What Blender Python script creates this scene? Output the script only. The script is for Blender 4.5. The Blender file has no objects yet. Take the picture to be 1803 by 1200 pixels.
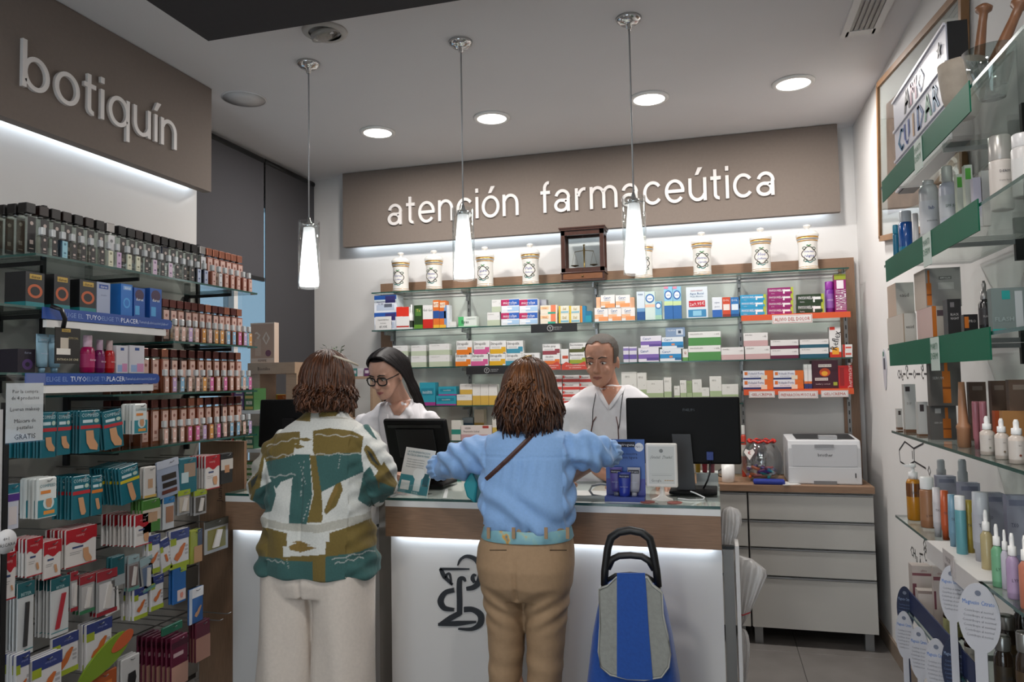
import bpy, bmesh, math, random
import numpy as np
from mathutils import Matrix, Vector
random.seed(7)
SC = bpy.context.scene
COL = SC.collection
# ------------------------------------------------------------------ camera
FPX = 1300.0; CAMH = 1.5
_yaw, _pitch, _roll = [math.radians(a) for a in (15.35, 3.03, -1.03)]
_F = Vector((-math.sin(_yaw)*math.cos(_pitch), math.cos(_yaw)*math.cos(_pitch), math.sin(_pitch)))
_r = Vector((math.cos(_yaw), math.sin(_yaw), 0)); _u = _r.cross(_F)
_R = _r*math.cos(_roll)+_u*math.sin(_roll); _U = -_r*math.sin(_roll)+_u*math.cos(_roll)
CAM = Vector((0, 0, CAMH))
cd = bpy.data.cameras.new('camera'); cam = bpy.data.objects.new('camera', cd); COL.objects.link(cam)
cd.sensor_width = 36.0; cd.lens = FPX/1803.0*36.0; cd.clip_start = 0.02
cam.matrix_world = Matrix(((_R.x, _U.x, -_F.x, 0), (_R.y, _U.y, -_F.y, 0), (_R.z, _U.z, -_F.z, CAMH), (0, 0, 0, 1)))
SC.camera = cam
# ------------------------------------------------------------------ world, exposure
w = bpy.data.worlds.new('overcast_sky'); SC.world = w; w.use_nodes = True
w.node_tree.nodes['Background'].inputs[0].default_value = (0.80, 0.90, 1.0, 1)
w.node_tree.nodes['Background'].inputs[1].default_value = 4.0
SC.view_settings.view_transform = 'Standard'; SC.view_settings.look = 'None'
SC.view_settings.exposure = 0.1; SC.view_settings.gamma = 1.0; SC.view_settings.use_curve_mapping = False
SC.cycles.max_bounces = 10; SC.cycles.transparent_max_bounces = 24; SC.cycles.transmission_bounces = 8
SC.cycles.diffuse_bounces = 4; SC.cycles.glossy_bounces = 4
SC.cycles.caustics_reflective = False; SC.cycles.caustics_refractive = False
SC.cycles.sample_clamp_indirect = 4.0
LAMP_W = 14.0      # ceiling downlights
FILL_W = 12.0      # fill lamps added out of view in the dark ceiling panel
# ------------------------------------------------------------------ helpers
def P(px, py, X=None, Y=None, Z=None):
    d = _F + _R*((px-901.5)/FPX) - _U*((py-600.0)/FPX)
    if X is not None: t = (X-CAM.x)/d.x
    elif Y is not None: t = (Y-CAM.y)/d.y
    else: t = (Z-CAM.z)/d.z
    return CAM + d*t
def lin(h):
    h = h.lstrip('#'); o = []
    for i in (0, 2, 4):
        c = int(h[i:i+2], 16)/255.0
        o.append(c/12.92 if c <= 0.04045 else ((c+0.055)/1.055)**2.4)
    return (*o, 1.0)
_MC = {}
def C(h, rough=0.5, metal=0.0, var=0.0, scale=30.0, bump=0.0, emit=0.0, stretch=None, spec=0.5, coat=0.0, sheen=0.0, trans=0.0, alpha=1.0, bscale=None):
    k = (h, rough, metal, var, scale, bump, emit, stretch, spec, coat, sheen, trans, alpha, bscale)
    if k in _MC: return _MC[k]
    m = bpy.data.materials.new('surface_'+h.strip('#')); m.use_nodes = True
    nt = m.node_tree; b = nt.nodes['Principled BSDF']; c = lin(h)
    b.inputs['Base Color'].default_value = c; b.inputs['Roughness'].default_value = rough
    b.inputs['Metallic'].default_value = metal; b.inputs['Specular IOR Level'].default_value = spec
    if coat: b.inputs['Coat Weight'].default_value = coat
    if sheen: b.inputs['Sheen Weight'].default_value = sheen
    if trans: b.inputs['Transmission Weight'].default_value = trans
    if alpha < 1: b.inputs['Alpha'].default_value = alpha
    if emit:
        b.inputs['Emission Color'].default_value = c; b.inputs['Emission Strength'].default_value = emit
    if var or bump:
        tc = nt.nodes.new('ShaderNodeTexCoord'); mp = nt.nodes.new('ShaderNodeMapping'); nz = nt.nodes.new('ShaderNodeTexNoise')
        nt.links.new(tc.outputs['Object'], mp.inputs[0]); nt.links.new(mp.outputs[0], nz.inputs['Vector'])
        if stretch: mp.inputs['Scale'].default_value = stretch
        nz.inputs['Scale'].default_value = scale; nz.inputs['Detail'].default_value = 5
        if var:
            rp = nt.nodes.new('ShaderNodeValToRGB')
            rp.color_ramp.elements[0].position = .3; rp.color_ramp.elements[1].position = .7
            rp.color_ramp.elements[0].color = tuple(max(0, x*(1-var)) for x in c[:3])+(1,)
            rp.color_ramp.elements[1].color = tuple(min(1, x*(1+var)) for x in c[:3])+(1,)
            nt.links.new(nz.outputs[0], rp.inputs[0]); nt.links.new(rp.outputs[0], b.inputs['Base Color'])
        if bump:
            bp = nt.nodes.new('ShaderNodeBump'); bp.inputs['Strength'].default_value = bump; bp.inputs['Distance'].default_value = .01
            src = nz
            if bscale:
                src = nt.nodes.new('ShaderNodeTexNoise'); src.inputs['Scale'].default_value = bscale; nt.links.new(mp.outputs[0], src.inputs['Vector'])
            nt.links.new(src.outputs[0], bp.inputs['Height']); nt.links.new(bp.outputs[0], b.inputs['Normal'])
    _MC[k] = m; return m
def glassmat(h, refl=0.05, dens=1.0, rough=0.02):
    """thin clear glass: tinted see-through plus a fresnel reflection"""
    k = ('glass', h, refl, dens, rough)
    if k in _MC: return _MC[k]
    m = bpy.data.materials.new('glass_'+h.strip('#')); m.use_nodes = True; nt = m.node_tree; nt.nodes.clear()
    out = nt.nodes.new('ShaderNodeOutputMaterial'); mx = nt.nodes.new('ShaderNodeMixShader')
    tr = nt.nodes.new('ShaderNodeBsdfTransparent'); gl = nt.nodes.new('ShaderNodeBsdfGlossy'); fr = nt.nodes.new('ShaderNodeLayerWeight'); pw = nt.nodes.new('ShaderNodeMath'); pw.operation = 'POWER'; pw.inputs[1].default_value = 5.0
    ad = nt.nodes.new('ShaderNodeMath'); ad.operation = 'ADD'; ad.use_clamp = True; ad.inputs[1].default_value = refl
    c = lin(h); tr.inputs[0].default_value = tuple(x**dens for x in c[:3])+(1,)
    gl.inputs['Roughness'].default_value = rough; gl.inputs[0].default_value = (1, 1, 1, 1); fr.inputs[0].default_value = .5
    nt.links.new(fr.outputs['Facing'], pw.inputs[0]); nt.links.new(pw.outputs[0], ad.inputs[0]); nt.links.new(ad.outputs[0], mx.inputs[0])
    nt.links.new(tr.outputs[0], mx.inputs[1]); nt.links.new(gl.outputs[0], mx.inputs[2]); nt.links.new(mx.outputs[0], out.inputs[0])
    _MC[k] = m; return m
def emat(h, s):
    return C(h, emit=s)
_TC = {}
def textgeo(s, res=1):
    k = (s, res)
    if k in _TC: return _TC[k]
    c = bpy.data.curves.new('tmp', 'FONT'); c.body = s; c.resolution_u = res; c.size = 1.0
    o = bpy.data.objects.new('tmp', c); COL.objects.link(o)
    m = bpy.data.meshes.new_from_object(o.evaluated_get(bpy.context.evaluated_depsgraph_get()))
    v = [(q.co.x, q.co.y) for q in m.vertices]; f = [tuple(p.vertices) for p in m.polygons]
    bpy.data.objects.remove(o); bpy.data.curves.remove(c); bpy.data.meshes.remove(m)
    if v:
        x0 = min(a for a, b in v); x1 = max(a for a, b in v); y0 = min(b for a, b in v); y1 = max(b for a, b in v)
    else: x0 = x1 = y0 = y1 = 0
    _TC[k] = (v, f, x0, x1, y0, y1); return _TC[k]
class MB:
    """collects shapes of several materials into ONE mesh; local axes: x right, y back, z up"""
    def __init__(s): s.v = []; s.f = []; s.mi = []; s.sm = []; s.mats = []; s.T = None
    def add(s, vs, fs, m, smooth=False):
        if m not in s.mats: s.mats.append(m)
        k = s.mats.index(m); o = len(s.v)
        if s.T is not None: vs = [tuple(s.T @ Vector(p)) for p in vs]
        s.v += [tuple(p) for p in vs]
        for f in fs: s.f.append(tuple(i+o for i in f)); s.mi.append(k); s.sm.append(smooth)
        return s
    def box(s, x0, x1, y0, y1, z0, z1, m):
        return s.add([(x0, y0, z0), (x1, y0, z0), (x1, y1, z0), (x0, y1, z0), (x0, y0, z1), (x1, y0, z1), (x1, y1, z1), (x0, y1, z1)],
                     [(0, 3, 2, 1), (4, 5, 6, 7), (0, 1, 5, 4), (1, 2, 6, 5), (2, 3, 7, 6), (3, 0, 4, 7)], m)
    def cbox(s, x0, x1, y0, y1, z0, z1, m, c):
        """box with chamfered vertical edges and a chamfered top"""
        def ring(z, i): return [(x0+c+i, y0+i, z), (x1-c-i, y0+i, z), (x1-i, y0+c+i, z), (x1-i, y1-c-i, z), (x1-c-i, y1-i, z), (x0+c+i, y1-i, z), (x0+i, y1-c-i, z), (x0+i, y0+c+i, z)]
        return s.loft([ring(z0, 0), ring(z1-c, 0), ring(z1, c*.8)], m, smooth=False)
    def quad(s, x0, x1, z0, z1, y, m): return s.add([(x0, y, z0), (x1, y, z0), (x1, y, z1), (x0, y, z1)], [(0, 1, 2, 3)], m)
    def loft(s, rings, m, smooth=True, cap=True, closed=True):
        n = len(rings[0]); vs = [p for r in rings for p in r]; fs = []
        for i in range(len(rings)-1):
            for j in range(n if closed else n-1):
                a = i*n+j; b = i*n+(j+1) % n; fs.append((a, b, b+n, a+n))
        if cap: fs.append(tuple(range(n))[::-1]); fs.append(tuple(range((len(rings)-1)*n, len(rings)*n)))
        return s.add(vs, fs, m, smooth)
    def lathe(s, prof, m, cx=0, cy=0, cz=0, seg=16, smooth=True, sx=1, sy=1, cap=True):
        rings = [[(cx+r*sx*math.cos(2*math.pi*j/seg), cy+r*sy*math.sin(2*math.pi*j/seg), cz+z) for j in range(seg)] for r, z in prof]
        return s.loft(rings, m, smooth, cap)
    def tube(s, pts, r, m, seg=6, smooth=True):
        pts = [Vector(p) for p in pts]; n = len(pts); rings = []; up = Vector((0, 0, 1))
        for i, p in enumerate(pts):
            t = (pts[min(i+1, n-1)]-pts[max(i-1, 0)]).normalized()
            a = t.cross(up)
            if a.length < 1e-3: a = t.cross(Vector((1, 0, 0)))
            a.normalize(); b = t.cross(a); rr = r[i] if isinstance(r, (list, tuple)) else r
            rings.append([tuple(p+(a*math.cos(2*math.pi*j/seg)+b*math.sin(2*math.pi*j/seg))*rr) for j in range(seg)])
        return s.loft(rings, m, smooth)
    def prism(s, poly, y0, y1, m):
        """polygon in x-z, extruded along y"""
        n = len(poly); vs = [(x, y0, z) for x, z in poly]+[(x, y1, z) for x, z in poly]
        fs = [tuple(range(n)), tuple(range(n, 2*n))[::-1]]+[(i, i+n, (i+1) % n+n, (i+1) % n) for i in range(n)]
        return s.add(vs, fs, m)
    def disc(s, cx, cz, r, y, m, seg=16, rz=None):
        rz = rz or r
        return s.add([(cx+r*math.cos(2*math.pi*j/seg), y, cz+rz*math.sin(2*math.pi*j/seg)) for j in range(seg)], [tuple(range(seg))], m)
    def text(s, t, cx, cz, h, m, y=-0.001, maxw=None, ang=0, depth=0, res=1, align='c'):
        v, f, x0, x1, y0, y1 = textgeo(t, res)
        if not v: return s
        k = h/0.72
        if maxw and (x1-x0)*k > maxw: kx = maxw/(x1-x0)
        else: kx = k
        ox = (x0+x1)/2 if align == 'c' else x0
        ca, sa = math.cos(ang), math.sin(ang); vs = []
        for a, b in v:
            a2 = (a-ox)*kx; b2 = (b-0.36)*k
            vs.append((cx+a2*ca-b2*sa, y, cz+a2*sa+b2*ca))
        s.add(vs, f, m)
        if depth:
            from collections import Counter
            ec = Counter()
            for q in f:
                for i in range(len(q)): ec[frozenset((q[i], q[(i+1) % len(q)]))] += 1
            fs = []; n = len(vs)
            for q in f:
                for i in range(len(q)):
                    a, b = q[i], q[(i+1) % len(q)]
                    if ec[frozenset((a, b))] == 1: fs.append((b, a, a+n, b+n))
            s.add(vs+[(a, y+depth, c) for a, _, c in vs], fs, m)
        return s
    def mesh(s, name):
        me = bpy.data.meshes.new(name); me.from_pydata(s.v, [], s.f)
        for m in s.mats: me.materials.append(m)
        me.polygons.foreach_set('material_index', s.mi); me.polygons.foreach_set('use_smooth', s.sm); me.update()
        return me
    def build(s, name, loc=(0, 0, 0), rz=0.0, parent=None, bevel=0, rot=None, fix=False):
        me = s.mesh(name)
        if fix:
            bm = bmesh.new(); bm.from_mesh(me); bmesh.ops.recalc_face_normals(bm, faces=bm.faces); bm.to_mesh(me); bm.free()
        o = bpy.data.objects.new(name, me); COL.objects.link(o)
        o.location = loc; o.rotation_euler = rot if rot else (0, 0, rz)
        if parent: o.parent = parent
        if bevel:
            b = o.modifiers.new('bevel', 'BEVEL'); b.width = bevel; b.segments = 2; b.limit_method = 'ANGLE'
        return o
def tag(o, label, cat, group=None):
    o['label'] = label; o['category'] = cat
    if group: o['group'] = group
    return o
def struct(o, label=None):
    o['kind'] = 'structure'
    if label: o['label'] = label
    return o
def empty(name, label, cat, loc=(0, 0, 0), rz=0, group=None):
    o = bpy.data.objects.new(name, None); COL.objects.link(o); o.location = loc; o.rotation_euler = (0, 0, rz); o.empty_display_size = .05
    return tag(o, label, cat, group)
def dup(root, loc, rz=None, label=None, group=None, parent=None):
    r = root.copy(); COL.objects.link(r); r.location = loc
    if parent: r.parent = parent
    if rz is not None: r.rotation_euler = (0, 0, rz)
    if label: r['label'] = label
    if group: r['group'] = group
    for ch in list(root.children): 
        c = ch.copy(); COL.objects.link(c); c.parent = r
        for g in list(ch.children):
            d = g.copy(); COL.objects.link(d); d.parent = c
    return r
def area(name, loc, size, watts, color=(1, 1, 1), rot=(0, 0, 0), shape='DISK', size_y=None, parent=None, spread=None):
    l = bpy.data.lights.new(name, 'AREA'); l.shape = shape; l.size = size; l.energy = watts; l.color = color
    if size_y: l.size_y = size_y
    if spread: l.spread = spread
    o = bpy.data.objects.new(name, l); COL.objects.link(o); o.location = loc; o.rotation_euler = rot
    if parent: o.parent = parent
    return o
ORD = ['first', 'second', 'third', 'fourth', 'fifth', 'sixth', 'seventh', 'eighth', 'ninth', 'tenth', 'eleventh', 'twelfth', 'thirteenth', 'fourteenth', 'fifteenth', 'sixteenth']
HPI = math.pi/2
# ------------------------------------------------------------------ the room
XL, XR, YB, YF, ZC = -2.92, 0.872, 4.94, -2.6, 3.04
WALL = C('#d6d4d2', .75, var=.025, scale=3, bump=.03, bscale=180)
CEIL = C('#dcdadb', .9, var=.015, scale=2)
TILE = C('#6f6b68', .38, var=.10, scale=7, bump=.02); GROUT = C('#454240', .8)
TAUPE = C('#776c64', .85, var=.03, scale=60, bump=.03)
WOOD = C('#8b6d56', .5, var=.16, scale=16, stretch=(14, 14, .8), bump=.02)
WOODH = C('#8b6d56', .5, var=.16, scale=16, stretch=(.8, 14, 14), bump=.02)
WOODL = C('#a98f78', .5, var=.12, scale=16, stretch=(.8, 14, 14))
WHITE = C('#dcdbd9', .45); WHITEM = C('#e6e5e3', .3)
STEEL = C('#9a9a9a', .35, .9); CHROME = C('#d8d8d8', .12, 1.0); DARKM = C('#2a2a2b', .45, .6); BLACK = C('#0b0b0c', .4)
GLASS = glassmat('#f2f9f6'); GEDGE = C('#1c4a44', .2, spec=.8); CLEAR = glassmat('#fbfdfd', .05)
LED = emat('#e4f2ff', 9.0)
def slab(name, x0, x1, y0, y1, z0, z1, m, parent=None):
    return MB().box(x0, x1, y0, y1, z0, z1, m).build(name, parent=parent)
fl = struct(slab('floor', XL-.1, XR+.1, YF, YB+.1, -.06, -.004, GROUT), 'grey tiled shop floor')
tm = MB().cbox(-.2985, .2985, -.2985, .2985, -.012, 0, TILE, .0015).mesh('tile')
for i in range(-6, 2):
    for j in range(-5, 8):
        cx = .387+.6*i-.3+.6*0; cy = 4.34-.3-.6*(6-j)+.6*1
        x0, x1 = cx-.2985, cx+.2985
        if x1 < XL+.01 or x0 > XR-.01 or cy > YB: continue
        o = bpy.data.objects.new('tile', tm); COL.objects.link(o); o.location = (cx, cy, 0); o.parent = fl
struct(slab('ceiling', XL-.1, XR+.1, YF, YB+.1, ZC, ZC+.1, CEIL), 'white plaster ceiling')
struct(slab('wall_back', XL-.1, XR+.1, YB, YB+.1, 0, ZC, WALL), 'white wall behind the medicine shelves')
struct(slab('wall_right', XR, XR+.1, YF, YB, 0, ZC, WALL), 'white wall on the right with formulas printed on it')
b = MB()   # left wall with the window opening
WY0, WY1, WZ0, WZ1 = 3.30, 4.80, .95, 2.75
b.box(XL-.1, XL, YF, WY0, 0, ZC, WALL).box(XL-.1, XL, WY1, YB, 0, ZC, WALL).box(XL-.1, XL, WY0, WY1, 0, WZ0, WALL).box(XL-.1, XL, WY0, WY1, WZ1, ZC, WALL)
struct(b.build('wall_left'), 'left wall with the window behind dark blinds')
b = MB()   # unseen shop front behind the viewer; opening set left to shape the daylight
b.box(XL-.1, -2.3, YF-.1, YF, 0, ZC, WALL).box(-.3, XR+.1, YF-.1, YF, 0, ZC, WALL).box(-2.3, -.3, YF-.1, YF, 2.55, ZC, WALL)
struct(b.build('wall_front'), 'unseen shop front wall, opening placed to shape the daylight')
pane = MB().box(-2.3, -.3, YF-.06, YF-.05, 0, 2.55, CLEAR)
d1 = struct(pane.build('door_1'), 'unseen glazed shop entrance, placed to shape the daylight')
fr = MB()
for x in (-2.3, -1.33, -.36): fr.box(x, x+.06, YF-.09, YF-.01, 0, 2.55, STEEL)
fr.box(-2.3, -.3, YF-.09, YF-.01, 2.49, 2.55, STEEL); fr.build('door_frame', parent=d1)
wn = struct(MB().box(XL-.06, XL-.05, WY0, WY1, WZ0, WZ1, glassmat('#8e9aa0')).build('window_1'), 'daylit side window')
fr = MB()
for y in (WY0, (WY0+WY1)/2-.02, WY1-.04): fr.box(XL-.09, XL-.01, y, y+.04, WZ0, WZ1, WHITE)
fr.box(XL-.09, XL-.01, WY0, WY1, WZ0, WZ0+.05, WHITE).box(XL-.09, XL-.01, WY0, WY1, WZ1-.05, WZ1, WHITE); fr.build('window_frame', parent=wn)
BASEB = C('#7b6d60', .5, var=.08, scale=9)
struct(slab('baseboard_right', XR-.012, XR, 1.0, YB, 0, .085, BASEB)); struct(slab('baseboard_back', XL, XR-.012, YB-.012, YB, 0, .085, BASEB))
# white partition that carries the left display and the botiquin sign
XP = -2.56; YE = 3.217
struct(slab('wall_partition', XP-.10, XP, .2, YE-.005, 0, ZC, WALL), 'white partition behind the perfume display')
# dark suspended ceiling panel over the shop floor
c = P(366.7, 72.3, Z=2.85)
struct(slab('trim_1', c.x, XR-.15, -1.6, c.y, 2.85, 2.93, C('#2f2c2e', .8, var=.05, scale=40)), 'dark suspended ceiling panel')
struct(slab('trim_2', c.x+.25, XR-.4, -1.3, c.y-.25, 2.93, ZC, C('#8a8a8a', .8)), 'plinth holding the dark ceiling panel')
# ------------------------------------------------------------------ signs
LET = C('#dcd7d4', .5)
def glyph(ch):
    """round grotesque lower-case letters, x-height 1; returns (polygons, width)"""
    S, T = .162, .138; o = []
    def rect(x0, x1, y0, y1): o.append([(x0, y0), (x1, y0), (x1, y1), (x0, y1)])
    def arc(cx, cy, rx, ry, a0, a1, n=18, sx=S, sy=T):
        for k in range(n):
            p = [math.radians(a0+(a1-a0)*(k+q)/n) for q in (0, 1)]
            o.append([(cx+rx*math.cos(p[0]), cy+ry*math.sin(p[0])), (cx+rx*math.cos(p[1]), cy+ry*math.sin(p[1])),
                      (cx+(rx-sx)*math.cos(p[1]), cy+(ry-sy)*math.sin(p[1])), (cx+(rx-sx)*math.cos(p[0]), cy+(ry-sy)*math.sin(p[0]))])
    acc = {'ó': 'o', 'ú': 'u', 'í': 'ı'}.get(ch); base = acc or ch; w = 1.0
    if base == 'o': arc(.51, .5, .51, .52, 0, 360, 36)
    elif base == 'c': arc(.5, .5, .5, .52, 38, 322, 30); w = .92
    elif base == 'e': arc(.5, .5, .5, .52, 0, 322, 34); rect(.1, .985, .43, .57)
    elif base == 'a': arc(.40, .285, .40, .305, 0, 360, 28); rect(.70, .70+S, 0, .66); arc(.455, .63, .43, .39, 0, 165); rect(.4, .75, .44, .58); w = .95
    elif base in 'nu':
        o2 = len(o); rect(0, S, 0, 1); arc(.45, .57, .45, .45, 0, 160); rect(.9-S, .9, 0, .58); w = .9
        if base == 'u': o[o2:] = [[(.9-x, 1-y) for x, y in q] for q in o[o2:]]
    elif base == 'm': rect(0, S, 0, 1); arc(.415, .60, .415, .42, 0, 160); rect(.83-S, .83, 0, .61); arc(1.06, .60, .415, .42, 0, 160); rect(1.475-S, 1.475, 0, .61); w = 1.475
    elif base == 'r': rect(0, S, 0, 1); arc(.50, .52, .42, .50, 78, 165, 12); w = .6
    elif base == 't': rect(.15, .15+S, .2, 1.3); rect(0, .52, .85, 1.0); arc(.42, .22, .27, .235, 180, 275, 10); w = .54
    elif base == 'f': rect(.15, .15+S, 0, 1.12); rect(0, .53, .85, 1.0); arc(.45, 1.11, .30, .33, 82, 180, 10); w = .55
    elif base in 'iı':
        rect(0, S, 0, 1); w = S
        if base == 'i': rect(0, S, 1.2, 1.4)
    elif base == 'b': rect(0, S, 0, 1.42); arc(.52, .5, .50, .52, 0, 360, 36); w = 1.02
    elif base == 'q': rect(1.02-S, 1.02, -.42, 1); arc(.50, .5, .50, .52, 0, 360, 36); w = 1.02
    if acc:
        c = w/2; o.append([(c-.12, 1.13), (c+.05, 1.13), (c+.27, 1.45), (c+.04, 1.45)])
    return o, w
def sign(name, label, p0, w, h, rz, word_boxes, depth=.05):
    """panel with its own letters; local x right, front at y=0"""
    root = empty(name, label, 'sign', p0, rz)
    MB().box(0, w, 0, depth, 0, h, TAUPE).build('panel', parent=root)
    MB().box(.06, w-.06, depth, depth+.012, .018, .030, LED).build('led_strip', parent=root)
    for word, u0, u1, zb, xh in word_boxes:      # baseline zb, x-height xh
        gs = [glyph(c) for c in word]; gap = .20; tot = sum(g[1] for g in gs)+gap*(len(gs)-1); k = (u1-u0)/tot; x = 0
        for c, (polys, gw) in zip(word, gs):
            b = MB()
            for i, q in enumerate(polys): b.prism([(a*k, z*xh) for a, z in q], -.014-.0003*((i*7) % 11)/11, 0, LET)
            b.build('letter', loc=(u0+x*k, 0, zb), parent=root, fix=True); x += gw+gap
    return root
SY = 4.84
p0 = P(604, 435, Y=SY); p1 = P(1480, 370, Y=SY)
def su(px, py): return P(px, py, Y=SY)
a0 = su(684, 397); a1 = su(914, 380); f0 = su(953, 376); f1 = su(1367, 345); xh = su(690, 361).z-su(690, 397).z
sign('fascia_sign', 'wide taupe fascia sign reading atención farmaceútica on the back wall', (p0.x, SY, p0.z), p1.x-p0.x, ZC-.004-p0.z, 0,
     [('atención', a0.x-p0.x, a1.x-p0.x, a0.z-p0.z, xh), ('farmaceútica', f0.x-p0.x, f1.x-p0.x, a0.z-p0.z, xh)])
SX = -2.476
q0 = P(372, 338, X=SX); bY0 = P(34, 157, X=SX); bY1 = P(307, 265, X=SX); yS = 1.2
sign('fascia_sign', 'taupe fascia sign reading botiquín above the perfume shelves', (SX, yS, q0.z), YE-yS, ZC-.004-q0.z, HPI,
     [('botiquín', bY0.y-yS, bY1.y-yS, bY1.z-q0.z, P(108, 128, X=SX).z-P(108, 184, X=SX).z)], depth=.05)
# ------------------------------------------------------------------ blinds on the left wall
BL = C('#47464a', .85, var=.06, scale=220, bump=.05)
BL2 = C('#403f42', .85, var=.06, scale=220, bump=.05)
yb = P(466, 340, X=-2.88).y; zb = P(455, 487, X=-2.88).z
for nm, y0, y1, z0, lab in (('roller_blind', 3.2, yb-.01, zb, 'dark grey roller blind half lowered over the window beside the botiquín sign'), ('roller_blind', yb+.01, YB-.02, .35, 'dark grey roller blind lowered fully beside the white back wall')):
    r = empty(nm, lab, 'blind', (-2.88, y0, z0), 0, 'roller blinds on the left wall')
    MB().box(-.004, 0, 0, y1-y0, 0, 2.985-z0, BL if z0 > 1 else BL2).build('fabric', parent=r)
    MB().box(-.012, .008, 0, y1-y0, -.025, 0, DARKM).build('bottom_bar', parent=r)
    b = MB(); b.tube([(-.012, 0, 3.0-z0), (-.012, y1-y0, 3.0-z0)], .022, DARKM, 10); b.build('roller_tube', parent=r)
# ------------------------------------------------------------------ ceiling fittings
def downlight(x, y, label, watts, group='round ceiling downlights', zc=ZC):
    r = empty('ceiling_downlight', label, 'ceiling light', (x, y, zc-.012), 0, group)
    MB().lathe([(.085, .006), (.086, 0), (.102, 0), (.108, .005), (.108, .012), (.085, .012)], WHITEM, seg=32, cap=False).build('trim_ring', parent=r)
    b = MB(); b.lathe([(.001, .003), (.086, .003), (.086, .008)], emat('#fff8f2', 5.0), seg=32); b.build('diffuser', parent=r)
    area('downlight_lamp', (x, y, zc-.016), .16, watts, (1, .955, .91))
for n, (px, py) in enumerate(((665, 235), (866, 210), (1143, 176), (1397, 149))):
    p = P(px, py, Z=ZC-.012)
    downlight(p.x, p.y, 'round white recessed downlight, %s from the left above the counter' % ORD[n], LAMP_W)
for x, y in ((-.9, 1.2), (.1, 1.2), (-.9, -.5), (.1, -.5)):  # lamps added out of view to brighten surfaces facing the viewer
    downlight(x, y, 'added out-of-view fill downlight in the dark ceiling panel, %s' % ('near the left display', 'near the right display', 'left of the entrance', 'right of the entrance')[(y < 0)*2+(x > 0)], FILL_W, 'added fill downlights', 2.85)
p = P(572, 55, Z=ZC)
r = empty('ceiling_spotlight', 'tilted white gimbal spotlight in the ceiling beside the dark panel', 'ceiling light', (p.x, p.y, ZC))
MB().lathe([(.070, -.012), (.085, -.014), (.097, -.006), (.098, 0), (.070, 0)], C('#b9b6b2', .4), seg=28, cap=False).build('trim_ring', parent=r)
MB().lathe([(.05, -.02), (.066, -.024), (.066, -.002), (.05, 0)], C('#a9a6a2', .35), seg=28, cap=False).build('gimbal_ring', parent=r, rot=(math.radians(16), math.radians(-14), 0))
MB().lathe([(.002, -.006), (.03, -.010), (.05, -.022), (.048, -.004), (.002, -.002)], C('#8f8c88', .2, .8, bump=.5, scale=300), seg=28).build('reflector', parent=r, rot=(math.radians(16), math.radians(-14), 0))
p = P(430, 174, Z=ZC)
r = empty('ceiling_speaker', 'flat round white speaker grille in the ceiling near the botiquín sign', 'speaker', (p.x, p.y, ZC))
MB().lathe([(.11, -.004), (.118, 0), (.11, 0)], CEIL, seg=28, cap=False).build('rim', parent=r); MB().lathe([(.002, -.006), (.02, -.006), (.11, -.003), (.002, 0)], C('#d2d0d0', .9, var=.05, scale=400), seg=28).build('grille', parent=r)
v0 = P(1498, 51, Z=ZC); v1 = P(1560, -30, Z=ZC)
r = empty('ceiling_vent', 'rectangular white air vent in the ceiling by the right wall', 'vent', (.625, 2.9, ZC))
MB().box(-.01, .11, -.05, .0, -.012, 0, WHITE).box(-.01, .11, .62, .67, -.012, 0, WHITE).box(-.03, -.0, -.05, .67, -.012, 0, WHITE).box(.10, .13, -.05, .67, -.012, 0, WHITE).build('frame', parent=r)
for k in range(5): MB().box(-.002+k*.021, .012+k*.021, 0, .62, -.010, -.004, C('#a4a19c', .5)).build('slat', parent=r)
# pendant lamps
def pendant(px, py, pyt, pyb, label):
    t = P(px, py, Z=ZC-.02); x, y = t.x, t.y
    zt = P(px, pyt, Y=y).z; zb = P(px, pyb, Y=y).z
    r = empty('pendant_lamp', label, 'pendant lamp', (x, y, zb), 0, 'glass pendant lamps over the counter')
    H = zt-zb; top = ZC-zb
    MB().lathe([(.006, -.052), (.010, -.05), (.013, -.03), (.035, -.026), (.052, -.012), (.055, 0), (.002, 0)], CHROME, cz=top, seg=28).build('ceiling_rose', parent=r)
    b = MB(); b.tube([(0, 0, H-.005), (0, 0, top-.05)], .003, C('#b9b9ba', .3), 8); b.tube([(.0035, 0, H-.005), (.0035, 0, top-.05)], .001, STEEL, 5); b.build('cable', parent=r)
    b = MB(); b.lathe([(.050, 0), (.050, H*.5), (.050, H), (.0475, H), (.0475, H*.5), (.0475, 0)], CLEAR, seg=28, cap=False); b.build('glass_cylinder', parent=r)
    b = MB(); b.lathe([(.001, .012), (.043, .012), (.046, .03), (.040, H*.35), (.031, H*.7), (.026, H-.035), (.024, H-.028), (.001, H-.028)], OPAL, seg=28); b.build('opal_shade', parent=r)
    b = MB(); b.lathe([(.024, H-.03), (.026, H-.03), (.026, H-.012), (.012, H-.006), (.005, H+.02), (.001, H+.02)], CHROME, seg=20)
    for k in range(3):
        a = k*2.094+.4; b.tube([(.02*math.cos(a), .02*math.sin(a), H-.02), (.05*math.cos(a), .05*math.sin(a), H-.02)], .003, CHROME, 6)
    b.build('lamp_holder', parent=r)
    return r
OPAL = bpy.data.materials.new('opal_glass_lit'); OPAL.use_nodes = True
nt = OPAL.node_tree; bs = nt.nodes['Principled BSDF']; bs.inputs['Base Color'].default_value = (.85, .86, .88, 1); bs.inputs['Roughness'].default_value = .25
tc = nt.nodes.new('ShaderNodeTexCoord'); sp = nt.nodes.new('ShaderNodeSeparateXYZ'); mr = nt.nodes.new('ShaderNodeMapRange')
nt.links.new(tc.outputs['Object'], sp.inputs[0]); nt.links.new(sp.outputs[2], mr.inputs[0])
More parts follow.
